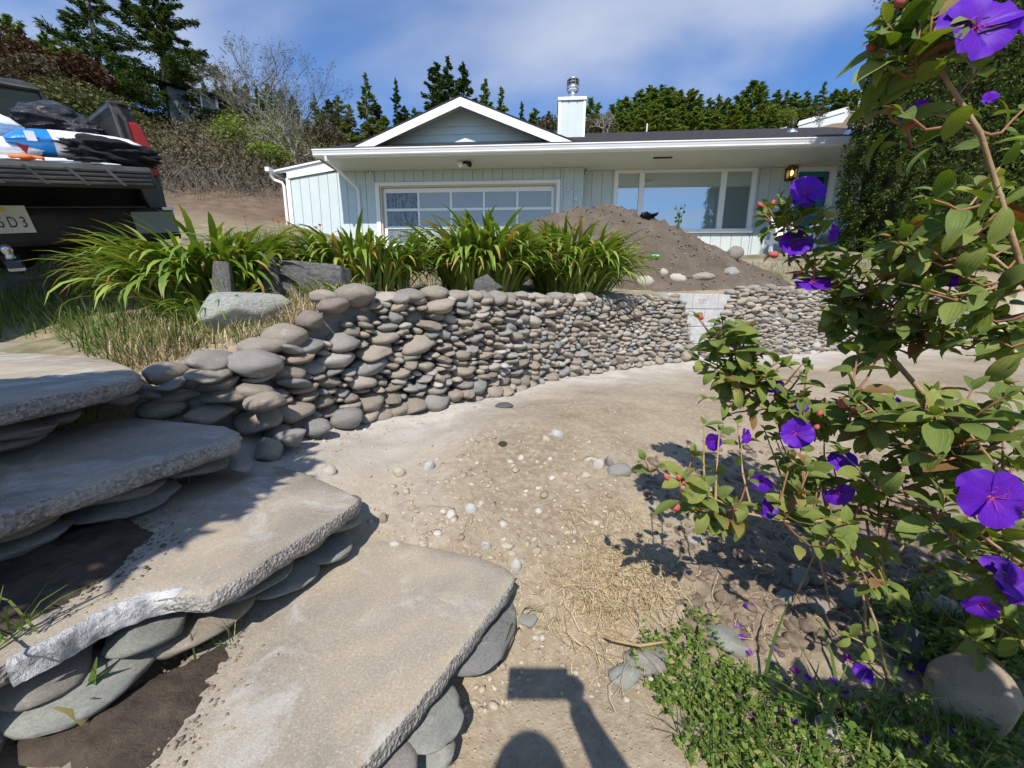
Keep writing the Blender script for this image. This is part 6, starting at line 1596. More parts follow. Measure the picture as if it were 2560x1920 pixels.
fl_list = [(2438, 72, .70, 190, (-.25, -.8, .35), .2), (2530, 62, .72, 110, (.2, -.8, .3), .2), (2012, 486, .95, 96, (-.15, -.9, .45), .25), (1982, 616, .95, 88, (-.2, -.85, .35), .45), (2027, 708, .95, 96, (.05, -.7, .75), .1), (2078, 585, .97, 50, (.95, -.2, .1), .2), (2378, 690, .86, 66, (-.7, -.7, .2), .3), (2373, 760, .88, 40, (-.3, -.8, -.1), .5),
           (1930, 956, .93, 56, (-.2, -.8, -.4), .6), (1787, 1105, .90, 50, (-.9, -.4, .1), .3), (1858, 1090, .90, 46, (.4, -.8, .2), .4), (1988, 1084, .86, 88, (-.35, -.9, .15), .35), (2003, 1025, .88, 40, (-.4, -.3, .8), .6), (2110, 1160, .82, 74, (-.4, -.6, .6), .3), (2095, 1230, .82, 74, (-.2, -.7, -.3), .3), (1919, 1270, .80, 56, (0, -.9, .3), .3), (1905, 1200, .86, 60, (-.4, -.6, -.3), .5),
           (2478, 1245, .60, 158, (-.1, -.95, .25), .05), (2510, 1450, .62, 120, (.1, -.8, .5), .25), (2450, 1510, .62, 78, (-.4, -.7, -.3), .4), (2215, 1735, .76, 62, (0, -.8, .5), .5), (2105, 1740, .74, 50, (-.3, -.7, .3), .2), (2160, 1680, .75, 50, (-.6, -.5, .3), .6), (2288, 285, .80, 60, (-.8, -.5, .1), .4), (2470, 250, .8, 40, (-.3, -.7, .2), .5), (2235, 1010, .9, 40, (.2, -.6, .5), .6)]
for f_ in fl_list: flower(*f_)
# buds
def bud(x, y, Y, lpx, d_):
    c_ = at(x, y, Y); L = lpx * zdepth(c_) / FPX
    mb = MB(); mb.lathe([(.05, 0), (.30, .15), (.36, .4), (.26, .75), (.08, .97), (.01, 1.0)], (0, 0, 0), 8)
    o = link('bud', mb.mesh('bud', True), M_BUD, bush)
    q = Vector(d_).to_track_quat('Z', 'Y'); put(o, Matrix.Translation(Vector(c_)) @ q.to_matrix().to_4x4() @ Matrix.Diagonal((L, L, L, 1)), bush)
for b_ in [(2110, 1020, .82, 32, (-.4, 0, 1)), (2130, 1030, .82, 26, (.5, 0, .8)), (2360, 1105, .72, 34, (-1, 0, .1)), (2395, 1075, .72, 26, (-.9, 0, .5)), (2272, 1215, .8, 26, (0, 0, -1)), (1700, 1200, .77, 18, (-.5, 0, 1)), (1672, 1198, .77, 18, (-.6, 0, .6)), (1708, 1212, .77, 14, (0, 0, 1)), (2035, 1072, .86, 20, (.6, 0, .4)), (1905, 520, .95, 18, (-.6, 0, .7)), (1930, 515, .95, 16, (.2, 0, 1)), (1945, 638, .95, 26, (-1, -.1, .1)), (2035, 668, .95, 14, (0, 0, 1)), (1700, 1270, .78, 34, (-1, 0, .3)), (1755, 800, .93, 18, (-.5, 0, 1)), (2285, 310, .8, 30, (-1, 0, -.2)), (1745, 930, .92, 20, (-.4, 0, .5)), (2045, 1040, .84, 18, (.4, 0, 1)), (2440, 1345, .66, 22, (-.2, 0, -1)), (2250, 20, .74, 34, (-.2, 0, 1)), (2300, 15, .74, 30, (.5, 0, .8)), (2190, 120, .76, 26, (-1, 0, .2))]:
    bud(*b_)
# ================================================================== PICKUP TRUCK
M_TRUCK = simple('dusty_black_paint', (.020, .021, .024), (.06, .058, .055), 2.2, .38, .5, .05, 60)
M_TRUCKIN = simple('scuffed_bed_liner', (.035, .035, .037), (.12, .115, .108), 5, .7, .3, .25, 40)
M_CAPP = simple('dusty_grey_plastic', (.022, .023, .023), (.075, .072, .066), 4, .75, .3, .3, 50)
M_RED = simple('red_tail_lens', (.30, .006, .010), (.36, .012, .014), 6, .18, .6)
M_CLEAR = simple('clear_lens', (.42, .36, .36), None, rough=.15, spec=.7)
M_CHROME = simple('dull_chrome', (.45, .45, .46), (.6, .6, .6), 8, .3, .5, metal=.9)
M_RUBBER = simple('tyre_rubber', (.018, .018, .018), None, rough=.85)
M_UNDER = simple('dark_underbody', (.02, .019, .018), (.04, .036, .032), 6, .8, .2)
M_TGLASS = simple('tinted_rear_glass', (.012, .014, .018), None, rough=.06, spec=.6)
M_PLATE = simple('licence_plate_white', (.62, .60, .52), (.5, .48, .42), 9, .5, .3)
M_INK = simple('plate_ink', (.02, .022, .05), None, rough=.5)
truck = thing('pickup_truck', 'dark dusty pickup truck with its tailgate down and bed loaded with bags', 'truck', (-3.097, 2.561, .925))
truck.rotation_mode = 'YXZ'; truck.rotation_euler = (rad(8.56), rad(-11.0), rad(51.68))
def tmat(): return Matrix.Translation((-3.097, 2.561, .925)) @ Euler((rad(8.56), rad(-11.0), rad(51.68)), 'YXZ').to_matrix().to_4x4()
TM = tmat(); TI = TM.inverted()
def tpt(x, y, yl):
    """px -> truck-local point on plane local y = yl"""
    o_ = TI @ Vector(_C); d_ = TI.to_3x3() @ Vector(ray(x, y)); k = (yl - o_.y) / d_.y; return o_ + d_ * k
# bed
MB().box(-.72, .72, .06, 1.86, .775, .815).build('bed_floor', M_TRUCKIN, truck)
fr = MB().box(-.74, .74, 1.84, 1.88, .78, 1.24); fr.build('bed_front_panel', M_TRUCKIN, truck)
for sx in (-1, 1):
    sec = [(.80, .56), (.855, .60), (.875, .80), (.875, 1.02), (.858, 1.15), (.825, 1.25), (.79, 1.272), (.735, 1.27), (.725, 1.24), (.735, 1.20), (.735, .80), (.76, .56)]
    mb = MB(); mb.prism([(sx * a, z) for a, z in sec], 'y', .06, 1.88); mb.build('bedside', M_TRUCK, truck, bevel=.010)
    # rear post with stamped groove
    mb = MB(); mb.prism([(sx * a, z) for a, z in [(.735, .80), (.79, .80), (.80, 1.18), (.775, 1.262), (.735, 1.262)]], 'y', .035, .059); mb.build('tailgate_post', M_TRUCKIN, truck, bevel=.006)
    MB().box(*sorted((sx * .752, sx * .764)), .027, .034, .84, 1.20).build('post_groove', M_DARK, truck)
    mb = MB(); mb.prism([(sx * a, z) for a, z in [(.735, 1.255), (.735, 1.275), (.80, 1.278), (.835, 1.255), (.80, 1.262)]], 'y', .03, 1.88); mb.build('bed_rail_cap', M_CAPP, truck, bevel=.004)
    tl = thing('tail_light', None, None); tl.parent = truck
    mb = MB(); mb.prism([(sx * a, z) for a, z in [(.795, .84), (.878, .84), (.880, 1.02), (.862, 1.14), (.842, 1.165), (.80, 1.165)]], 'y', .028, .075); mb.build('red_lens', M_RED, tl, bevel=.008)
    mb = MB(); mb.box(*sorted((sx * .805, sx * .868)), .022, .029, .905, .975); mb.build('reverse_lens', M_CLEAR, tl, bevel=.004)
    MB().lathe([(.018, .0), (.022, .006)], (sx * .835, .012, .94), 10, 'y').build('lamp_bulb', M_CHROME, tl, True)
# tailgate (down)
tg = thing('tailgate', None, None); tg.parent = truck
MB().box(-.725, .725, -.40, .045, .785, .855).build('tailgate_panel', M_TRUCK, tg, bevel=.010)
MB().box(-.70, .70, -.39, .03, .856, .862).build('tailgate_inner_skin', M_TRUCKIN, tg)
sec = [(-.395, .752), (-.430, .748), (-.446, .765), (-.449, .80), (-.446, .845), (-.430, .868), (-.385, .872), (-.365, .862), (-.395, .862)]
MB().prism(sec, 'x', -.74, .74).build('tailgate_cap', M_CAPP, tg, bevel=.004)
for z_ in (.772, .795, .818, .841):
    MB().box(-.725, .725, -.4545, -.447, z_ - .0075, z_ + .0075).build('cap_rib', M_CAPP, tg, bevel=.003)
for k in range(9):
    x = -.70 + k * .16
    mb = MB(); mb.add([(x, -.4565, .762), (x + .018, -.4565, .762), (x - .045, -.4565, .852), (x - .063, -.4565, .852), (x, -.452, .762), (x + .018, -.452, .762), (x - .045, -.452, .852), (x - .063, -.452, .852)], [(0, 1, 2, 3), (7, 6, 5, 4), (0, 4, 5, 1), (1, 5, 6, 2), (2, 6, 7, 3), (3, 7, 4, 0)])
    mb.build('cap_diagonal', M_TRUCKIN, tg)
MB().lathe([(.03, 0), (.035, .02), (.03, .05)], (.735, .0, .80), 12, 'x').build('hinge', M_UNDER, tg, True)
# bumper, plate, hitch
bp = thing('rear_bumper', None, None); bp.parent = truck
MB().prism([(-.05, .42), (-.07, .45), (-.07, .60), (-.045, .635), (.08, .635), (.08, .42)], 'x', -.86, .86).build('bumper_bar', M_UNDER, bp, bevel=.012)
MB().box(-.60, .72, -.055, .04, .636, .645).build('step_pad', M_CAPP, bp)
MB().box(.62, .855, -.076, -.071, .47, .61).build('bumper_end_panel', simple('grey_bumper_panel', (.20, .21, .19), None, rough=.6), bp)
MB().box(.80, .868, -.06, .07, .615, .640).build('bumper_edge', M_CHROME, bp, bevel=.005)
pl = thing('licence_plate', None, None); pl.parent = truck; pl.location = (0, -.078, .576)
MB().box(-.1525, .1525, -.003, .002, -.076, .076).build('plate', M_PLATE, pl, bevel=.003)
MB().box(.02, .07, -.0045, -.0032, .045, .068).build('plate_sticker', simple('yellow_sticker', (.55, .42, .10), None), pl)
for ch_, x in (('5', .030), ('D', .075), ('3', .120)):
    o = link('plate_character', text_mesh(ch_, .085, .001), M_INK, pl, loc=(x, -.0045, -.018), rot=(math.pi / 2, 0, 0)); o.scale = (.62, 1, 1)
ht = thing('tow_hitch', None, None); ht.parent = truck
MB().box(-.04, .04, -.05, .12, .30, .38).build('receiver', M_UNDER, ht, bevel=.005)
MB().box(-.03, .03, -.22, -.03, .315, .36).build('shank', simple('blue_grey_steel', (.05, .06, .09), None, rough=.5, metal=.4), ht, bevel=.004)
MB().lathe([(.02, .36), (.02, .385), (.016, .39), (.021, .40), (.025, .42), (.021, .44), (.008, .448)], (0, -.19, 0), 14).build('hitch_ball', M_CHROME, ht, True)
MB().lathe([(.034, .30), (.034, .316)], (0, -.19, 0), 6).build('hitch_nut', M_CHROME, ht)
# cab
cabp = MB(); secs = []
for (y, wb, wt, zb, zt_) in ((1.93, .80, .62, .80, 1.62), (2.2, .84, .63, .55, 1.66), (3.15, .84, .62, .55, 1.64), (3.85, .84, .70, .55, 1.15), (4.75, .82, .72, .55, 1.02), (4.95, .78, .70, .58, .90)):
    zm = min(1.10, zt_ - .05)
    secs.append([(-wb, y, zb), (wb, y, zb), (wb, y, zm), (wt, y, zt_ - .03), (wt - .08, y, zt_), (-wt + .08, y, zt_), (-wt, y, zt_ - .03), (-wb, y, zm)])
V_ = [p for s_ in secs for p in s_]; F_ = [(i * 8 + k, i * 8 + (k + 1) % 8, (i + 1) * 8 + (k + 1) % 8, (i + 1) * 8 + k) for i in range(5) for k in range(8)] + [tuple(range(7, -1, -1)), tuple(range(40, 48))]
cabp.add(V_, F_).build('cab_body', M_TRUCK, truck, bevel=.03)
MB().add([(-.70, 1.915, 1.14), (.70, 1.915, 1.14), (.595, 1.915, 1.53), (-.595, 1.915, 1.53), (-.70, 1.935, 1.14), (.70, 1.935, 1.14), (.595, 1.935, 1.53), (-.595, 1.935, 1.53)], [(0, 1, 2, 3), (7, 6, 5, 4), (0, 4, 5, 1), (1, 5, 6, 2), (2, 6, 7, 3), (3, 7, 4, 0)]).build('rear_window', M_TGLASS, truck)
for sx in (-1, 1): MB().tube([(sx * .735, 1.912, 1.12), (sx * .62, 1.912, 1.56), (0, 1.908, 1.585)], .022, 6).build('window_seal', M_CAPP, truck)
for (x, y) in ((.74, .95), (-.74, .95), (.74, 4.1), (-.74, 4.1)):
    w = thing('wheel', None, None); w.parent = truck; w.location = (x, y, .34)
    MB().lathe([(.20, -.11), (.30, -.115), (.34, -.09), (.345, 0), (.34, .09), (.30, .115), (.20, .11)], (0, 0, 0), 28, 'x').build('tyre', M_RUBBER, w, True)
    MB().lathe([(.20, -.09), (.19, .02), (.06, .05), (.03, .06)], (0, 0, 0), 16, 'x').build('rim', M_CHROME, w, True)
MB().tube([(-.7, .95, .34), (.7, .95, .34)], .05, 8).build('rear_axle', M_UNDER, truck)
MB().lathe([(.02, -.16), (.13, -.08), (.15, 0), (.13, .08), (.02, .16)], (0, .95, .34), 14, 'x').build('differential', M_UNDER, truck, True)
for sx in (-1, 1): MB().box(sx * .45 - .03, sx * .45 + .03, .05, 4.6, .46, .58).build('frame_rail', M_UNDER, truck)
MB().box(-.80, .80, .2, 1.8, .62, .77).build('bed_underside', M_UNDER, truck)
# ---- load (things of their own)
def bag_mesh(L, W, H, seed):
    b = bmesh.new(); bmesh.ops.create_cube(b, size=2.0); bmesh.ops.subdivide_edges(b, edges=b.edges, cuts=9, use_grid_fill=True)
    P = np.array([v.co[:] for v in b.verts]); q = P.copy()
    ex = np.clip(1 - np.abs(P[:, 0]) ** 5, .10, 1); ey = np.clip(1 - np.abs(P[:, 1]) ** 4 * .75, .2, 1)
    q[:, 2] = P[:, 2] * ex ** .6 * ey; q[:, 1] *= 1 - .05 * np.abs(P[:, 0]) ** 3
    q *= np.array([L / 2, W / 2, H / 2]); q += (vnoise(P + seed, 2.2, seed, 3) * .013)[:, None] * np.array([.4, .4, 1])
    for v, c_ in zip(b.verts, q): v.co = c_
    me = bpy.data.meshes.new('bag'); b.to_mesh(me); b.free(); me.shade_smooth(); return me
def bag_mat(name, split, blue=(.012, .19, .55)):
    t = NT(name); co = t.n('ShaderNodeTexCoord').outputs['Object']; x = t.n('ShaderNodeSeparateXYZ', {0: co}).outputs[0]
    k = t.math('LESS_THAN', x, split)
    w_ = t.ramp(t.noise(co, 12, 5), [(.35, (.62, .63, .64)), (.65, (.80, .80, .80))])
    t.pbr(t.mix(k, w_, blue), .32, .5, normal=t.bump(t.noise(co, 14, 5, .6), .5, .02)); return t.m
def load_thing(name, label, cat, me, mat, loc_l, rot_l, group=None):
    o = link(name, me, mat); o.matrix_world = TM @ Matrix.Translation(loc_l) @ Euler(rot_l).to_matrix().to_4x4()
    o.location = (TM @ Vector(loc_l)); o.rotation_euler = (TM.to_3x3() @ Euler(rot_l).to_matrix()).to_euler()
    return tag(o, label, cat, group)
q = tpt(200, 362, -.02); b1 = load_thing('mortar_bag', 'white mortar bag with a blue end on the tailgate', 'bag', bag_mesh(.62, .40, .145, 1), bag_mat('bag_print', -.12), (q.x, q.y + .12, q.z), (0, 0, 0))
for txt, z_, sz in (('MORTAR', .012, .048), ('TYPE S', -.028, .022)):
    o = link('bag_print', text_mesh(txt, sz, .0005), simple('blue_bag_ink', (.03, .12, .38), None), b1, loc=(-.005, -.2085, z_ - .0), rot=(math.pi / 2, math.pi, 0))
o = MB().box(-.225, -.185, -.2085, -.203, -.005, .045).build('bag_label', M_WHITE, b1)
q = tpt(10, 372, .0); b2 = load_thing('white_bag', 'white cement bag lying at the far left of the tailgate', 'bag', bag_mesh(.55, .38, .14, 2), bag_mat('bag_plain', -9), (q.x - .12, q.y + .12, q.z), (0, 0, 0))
o = MB().add([(.17, -.197, .03), (.225, -.197, .03), (.197, -.197, -.025)], [(0, 1, 2)]).build('bag_logo', simple('red_bag_ink', (.30, .02, .03), None), b2)
q = tpt(-5, 308, .25); load_thing('white_bag', 'white bag stacked on top at the left edge of the picture', 'bag', bag_mesh(.36, .30, .15, 3), bag_mat('bag_plain2', -9), (q.x - .10, q.y + .12, q.z), (.1, 0, .2))
q = tpt(60, 412, -.12); load_thing('white_sack', 'flat white sack lying on the lowered tailgate under the bags', 'sack', bag_mesh(.8, .3, .04, 5), bag_mat('sack_plain', -9), (q.x, -.16, .885), (0, 0, 0))
M_CLOTH = simple('black_fleece_cloth', (.014, .015, .017), (.03, .031, .034), 6, .95, .15, .4, 60)
def blob(seed, sc, fold=.35, sub=5, k=2.6, oct_=3):
    b = bmesh.new(); bmesh.ops.create_icosphere(b, subdivisions=sub, radius=1)
    P = np.array([v.co[:] for v in b.verts]); r_ = 1 + fold * (np.abs(vnoise(P * np.array([1, 1, 2.0]) + seed, k, seed, oct_)) * 2 - .6)
    q = P * r_[:, None] * np.array(sc); q[:, 2] = np.maximum(q[:, 2], -sc[2] * .62)
    for v, c_ in zip(b.verts, q): v.co = c_
    me = bpy.data.meshes.new('heap'); b.to_mesh(me); b.free(); me.shade_smooth(); return me
q = tpt(290, 385, -.14); load_thing('black_jacket', 'crumpled black jacket heaped on the tailgate below the tail light', 'jacket', blob(3, (.235, .12, .085), .34, 5, 1.9, 2), M_CLOTH, (q.x, q.y, q.z), (0, .12, 0))
q = tpt(230, 415, -.26); load_thing('black_glove', 'black work glove lying at the tailgate edge', 'glove', blob(7, (.10, .05, .028), .3, 5, 1.8, 2), M_CLOTH, (q.x, q.y, .892), (0, 0, .1))
M_TRASH = NT('black_trash_bag'); _c = M_TRASH.coord(False); M_TRASH.pbr((.022, .022, .026), .22, .6, normal=M_TRASH.bump(M_TRASH.noise(_c, 9, 6, .7, 1.5), .9, .05)); M_TRASH = M_TRASH.m
q = tpt(135, 305, .62); load_thing('trash_bag', 'shiny black plastic bag behind the mortar bags in the truck bed', 'plastic bag', blob(9, (.21, .16, .12), .22, 5, 1.2, 2), M_TRASH, (q.x, q.y, q.z), (0, 0, .2))
q = tpt(215, 328, .45); load_thing('trash_bag', 'grey-black plastic bag between the mortar bag and the bed rail', 'plastic bag', blob(10, (.12, .10, .08), .25, 5, 1.4, 2), M_TRASH, (q.x, q.y, q.z), (0, 0, 1))
M_ORG = simple('orange_rubber', (.70, .14, .035), (.8, .22, .06), 8, .6, .3)
mb = MB(); pts = [tpt(x, y, -.30) for x, y in ((30, 405), (48, 398), (62, 402), (80, 407), (100, 409), (116, 414))]
mb.tube([(p.x, p.y + .02 * math.sin(i * 2), max(p.z, .895)) for i, p in enumerate(pts)], [.012, .016, .018, .016, .014, .008], 7)
o = mb.build('orange_glove', M_ORG, None, True); o.location = TM.to_translation(); o.rotation_mode = 'YXZ'; o.rotation_euler = truck.rotation_euler; tag(o, 'orange rubber glove lying on the tailgate', 'glove')

# ================================================================== THE PHOTOGRAPHER (casts the shadow at the bottom)
M_SKIN = simple('skin', (.42, .25, .17), (.48, .30, .21), 20, .55, .35)
M_SHIRT = simple('grey_shirt', (.10, .11, .13), (.14, .15, .17), 8, .9, .2)
M_JEANS = simple('blue_jeans', (.05, .07, .12), (.08, .10, .16), 12, .9, .2)
M_HAIR = simple('dark_hair', (.03, .02, .015), None, rough=.6)
def shp(x, y, Yb, zg=.105):
    """point at depth Yb whose shadow falls on picture point x,y"""
    G = on(x, y, zg); k = (Yb - G[1]) / _s[1]; return G + _s * k
head = shp(1318, 2080, -.36); ft = gz(.05, -.55)
per = thing('person', 'person holding up a phone, whose shadow falls on the lowest step', 'person', (.05, -.55, ft))
def skin(name, V_, E_, R_, mat, sub=2, root=0):
    me = bpy.data.meshes.new(name); me.from_pydata([tuple(v) for v in V_], E_, []); me.update()
    o = link(name, me, mat, per, world_verts=True)
    m = o.modifiers.new('skin', 'SKIN'); m.use_smooth_shade = True
    for i, r_ in enumerate(R_):
        sv = me.skin_vertices[0].data[i]; sv.radius = r_ if hasattr(r_, '__len__') else (r_, r_); sv.use_root = i == root
    s_ = o.modifiers.new('sub', 'SUBSURF'); s_.levels = sub; s_.render_levels = sub
    return o
hx, hy, hz = head
sh_z = hz - .27
elb = shp(1575, 2010, -.20); hnd = np.array([.060, -.030, .975])
rsh = np.array([hx + .19, hy - .03, sh_z])
wrist = hnd + (elb - hnd) * .22 + np.array([0, 0, -.01])
lsh = np.array([hx - .19, hy - .03, sh_z]); lel = lsh + [-.06, -.02, -.28]; lwr = lel + [.02, .08, -.25]; lh = lwr + [.01, .03, -.09]
pel = np.array([hx, hy - .08, ft + .86]); ch_ = np.array([hx, hy - .04, sh_z - .10]); nk = np.array([hx, hy - .02, sh_z + .06])
V_ = [pel, (pel + ch_) / 2, ch_, nk, head + [0, 0, -.06], rsh, elb, wrist, hnd, lsh, lel, lwr, lh]
E_ = [(0, 1), (1, 2), (2, 3), (3, 4), (2, 5), (5, 6), (6, 7), (7, 8), (2, 9), (9, 10), (10, 11), (11, 12)]
R_ = [(.16, .12), (.15, .11), (.17, .12), .058, .06, .065, .043, .028, .030, .065, .045, .030, .035]
for sx in (-1, 1):
    i = len(V_); hip = pel + [sx * .09, 0, -.06]; kn = np.array([hx + sx * .10, hy - .02, ft + .48]); an = np.array([hx + sx * .11, hy - .10, ft + .09]); to = np.array([hx + sx * .13, hy + .08, ft + .035])
    V_ += [hip, kn, an, to]; E_ += [(0, i), (i, i + 1), (i + 1, i + 2), (i + 2, i + 3)]; R_ += [.10, .065, .045, .04]
t = NT('shirt_and_jeans'); zz_ = t.n('ShaderNodeSeparateXYZ', {0: t.n('ShaderNodeTexCoord').outputs['Object']}).outputs[2]
t.pbr(t.mix(t.math('LESS_THAN', zz_, float(ft + .84)), (.12, .13, .15), (.06, .08, .13)), .9, .2); skin('body', V_, E_, R_, t.m)
hb = bmesh.new(); bmesh.ops.create_icosphere(hb, subdivisions=4, radius=1)
for v in hb.verts:
    x, y, z = v.co
    sx_ = .077 * (1 - .22 * max(0, -z)); yy = y * .098 + (.016 * math.exp(-((x / .22) ** 2 + ((z + .12) / .20) ** 2)) * 1.4 if y > .5 else 0) - (.008 * math.exp(-(((abs(x) - .38) / .16) ** 2 + ((z - .05) / .12) ** 2)) if y > .4 else 0)
    v.co = (x * sx_, yy, z * .120)
me = bpy.data.meshes.new('head'); hb.to_mesh(me); hb.free(); me.shade_smooth()
ho = link('head', me, M_SKIN, per); ho.location = Vector(head) - per.location
M_EYE = simple('eye_white', (.7, .7, .68), None, rough=.2)
for sx in (-1, 1):
    MB().lathe([(.002, -.012), (.010, -.008), (.012, 0), (.010, .008), (.002, .012)], (sx * .030, .083, .006), 10).build('eye', M_EYE, ho, True)
    MB().lathe([(.002, -.03), (.012, -.02), (.015, 0), (.012, .02), (.002, .03)], (sx * .078, -.005, -.01), 8).build('ear', M_SKIN, ho, True)
MB().box(-.022, .022, .078, .087, -.062, -.055).build('mouth', simple('lips', (.35, .14, .12), None), ho, bevel=.003)
hb = bmesh.new(); bmesh.ops.create_icosphere(hb, subdivisions=4, radius=1)
for v in hb.verts:
    x, y, z = v.co; v.co = (x * .085, y * .106 - .010, max(z, -.55 if y < .1 else .25 + .3 * y) * .130 + .004)
me = bpy.data.meshes.new('hair'); hb.to_mesh(me); hb.free(); me.shade_smooth(); link('hair', me, M_HAIR, ho)
# hand with fingers closed on the phone's right end
for k in range(4):
    b0 = hnd + np.array([.012 - .004 * k, -.01, .03 - .019 * k]); m1 = b0 + np.array([.004, .035, .006]); m2 = np.array([.046 - .002 * k, .012 - .025, b0[2] + .008]); tip = m2 + np.array([-.022, .006, 0])
    skin('finger', [b0, b0 + [.012, .012, .002], m2 + [.012, .004, 0], tip], [(0, 1), (1, 2), (2, 3)], [.010, .009, .0085, .007], M_SKIN, 1)
skin('thumb', [hnd + [-.005, -.02, .015], hnd + [-.015, -.028, .035], hnd + [-.03, -.026, .05]], [(0, 1), (1, 2)], [.013, .011, .008], M_SKIN, 1)
# phone, lens at the camera position
ph = thing('phone', 'dark smartphone held up level in the photographer\'s right hand', 'phone', (0, -.016, 1.018), (-PITCH, 0, 0))
M_PHONE = simple('phone_case', (.02, .02, .022), None, rough=.4)
MB().box(-.104, .046, -.012, -.003, -.046, .032).build('phone_body', M_PHONE, ph, bevel=.004)
MB().box(-.100, .042, -.0135, -.0125, -.043, .029).build('screen', simple('phone_screen', (.03, .03, .035), None, rough=.1), ph)
MB().box(-.036, .030, -.0025, -.0005, -.030, .006).build('camera_bump', M_PHONE, ph)
# shrub outside the frame at the left whose shade lies on the upper steps
def shade_shrub():
    c0 = np.array([-1.22, .95, .55]); k = 1.55; c_ = c0 - _s * k; rs = np.random.default_rng(55)
    root = thing('step_side_shrub', 'leafy shrub beside the steps at the left, shading the upper slabs', 'shrub', (c_[0] - .35, c_[1] - .1, gz(c_[0] - .35, c_[1] - .1)))
    o_ = np.array(root.location); rel = c_ - o_; n = 5200
    d_ = rs.normal(size=(n, 3)); d_ /= np.linalg.norm(d_, axis=1)[:, None]
    P = rel + d_ * (rs.random(n) ** .45 * (1 + .35 * vnoise(d_ * 1.5, 1.7, 5, 3)))[:, None] * np.array([.47, .46, .36])
    a = rs.normal(size=(n, 3)) + [.5, 0, 0]; a /= np.linalg.norm(a, axis=1)[:, None]; b_ = np.cross(a, rs.normal(size=(n, 3))); b_ /= np.linalg.norm(b_, axis=1)[:, None]
    link('crown', from_quads('crown', leafq(P, a * .065, b_ * .019)), M_SPROUT, root)
    mb = MB()
    for k in range(12):
        e = P[rs.integers(n)]; mb.tube([(rs.normal(0, .03), rs.normal(0, .03), -.05), e * [.15, .15, .35] + rs.normal(0, .03, 3), e * [.5, .5, .68] + rs.normal(0, .04, 3), e], [.02, .016, .011, .004], 6)
    mb.build('trunk', M_BARK, root)
shade_shrub()
# ================================================================== LOOSE STONES, GRAVEL, STRAW, WEEDS
M_TANR = stone_mat('tan_boulder', [(0, (.43, .33, .235)), (1, (.47, .37, .27))], smear=.3, bump=.7, speck=False)
GL_ = 'loose lumps of broken concrete on the path'
for k, (x, y, wp, hp_, mt, lb, nm) in enumerate([
    (1070, 1182, 38, 32, M_PALE, 'pale broken concrete lump in the middle of the path', 'concrete_lump'), (1178, 1290, 36, 40, M_PALE, 'white angular concrete lump below the centre of the path', 'concrete_lump'),
    (818, 1192, 44, 28, M_RUBBLE, 'tan rubble lump near the third step corner', 'rubble_stone'), (998, 1190, 34, 26, M_RUBBLE, 'flat yellowish stone left of the pale concrete lump', 'rubble_stone'), (1262, 1022, 50, 14, M_SLATE, 'flat dark flake of rock on the path near the wall', 'rock_flake'),
    (1255, 1120, 26, 18, M_DAMP, 'dark clod of earth on the path', 'earth_clod'), (954, 1312, 26, 34, M_RIVER, 'smooth grey pebble beside the third step', 'pebble'), (1550, 1195, 62, 38, M_RIVER, 'mauve-brown rounded stone in the rubble before the bush', 'river_stone'), (1500, 1180, 36, 36, M_RUBBLE, 'tan stone left of the mauve-brown stone', 'rubble_stone'), (1466, 1198, 32, 24, M_RUBBLE, 'small brown stone at the left of the rubble trio', 'rubble_stone'), (1525, 1170, 24, 34, M_GREEN, 'slim grey stone standing between the rubble stones', 'river_stone'),
    (1215, 1380, 30, 34, M_PALE, 'small white concrete chip above the lowest step corner', 'concrete_lump'), (1345, 1290, 24, 20, M_PALE, 'white chip right of the path centre', 'concrete_lump'), (1395, 1095, 40, 24, M_PALE, 'white lump where the dry straw begins', 'concrete_lump'), (1365, 1110, 26, 22, M_RUBBLE, 'yellow stone beside the white lump', 'rubble_stone'), (985, 1380, 34, 26, M_RUBBLE, 'tan stone at the corner between two step slabs', 'rubble_stone'), (1290, 1430, 30, 40, M_PALE, 'white crumbled concrete at the tip of the fourth slab', 'concrete_lump'),
    (1620, 1690, 118, 50, M_GREEN, 'flat blue-grey stone half sunk below the straw', 'flat_stone'), (1568, 1722, 90, 40, M_GREEN, 'narrow grey stone right of the phone shadow', 'flat_stone'), (1316, 1570, 60, 26, M_GREEN, 'dark stone beside the fourth slab tip', 'flat_stone'),
    (2500, 1860, 210, 220, M_TANR, 'large tan boulder at the right edge under the bush', 'boulder'), (2085, 1862, 82, 66, M_RIVER, 'rounded tan stone among the weeds', 'river_stone'), (2105, 1800, 70, 56, M_DAMP, 'brown stone shaded by the weeds', 'river_stone'), (2285, 1665, 92, 96, M_SLATE, 'dark grey angular rock beneath the low violet flowers', 'rock'), (2375, 1560, 96, 66, M_PALE, 'pale rough rock in the grass under the bush', 'rock'),
    (2005, 1470, 44, 56, M_GREEN, 'grey upright stone in the shaded soil bank', 'river_stone'), (2060, 1540, 66, 44, M_RIVER, 'brown stone low in the shaded soil bank', 'river_stone'), (2130, 1520, 46, 54, M_GREEN, 'grey stone right of the thin bush stems', 'river_stone'), (1970, 1515, 50, 40, M_GREEN, 'blue-grey stone left of the thin bush stems', 'river_stone'), (1735, 1370, 50, 34, M_RIVER, 'brown stone in the bush shade', 'river_stone'), (1830, 1640, 110, 50, M_GREEN, 'dark slab edge at the foot of the soil bank', 'flat_stone'), (1815, 1355, 20, 20, M_GREEN, 'round grey pebble in the bush shade', 'pebble')]):
    rock(nm, lb, x, y, wp, hp_, mt, (RUB if mt in (M_PALE, M_RUBBLE) else RIV)[k % 10] if nm != 'boulder' else BOUL[3], sink=.22, cat='stone')
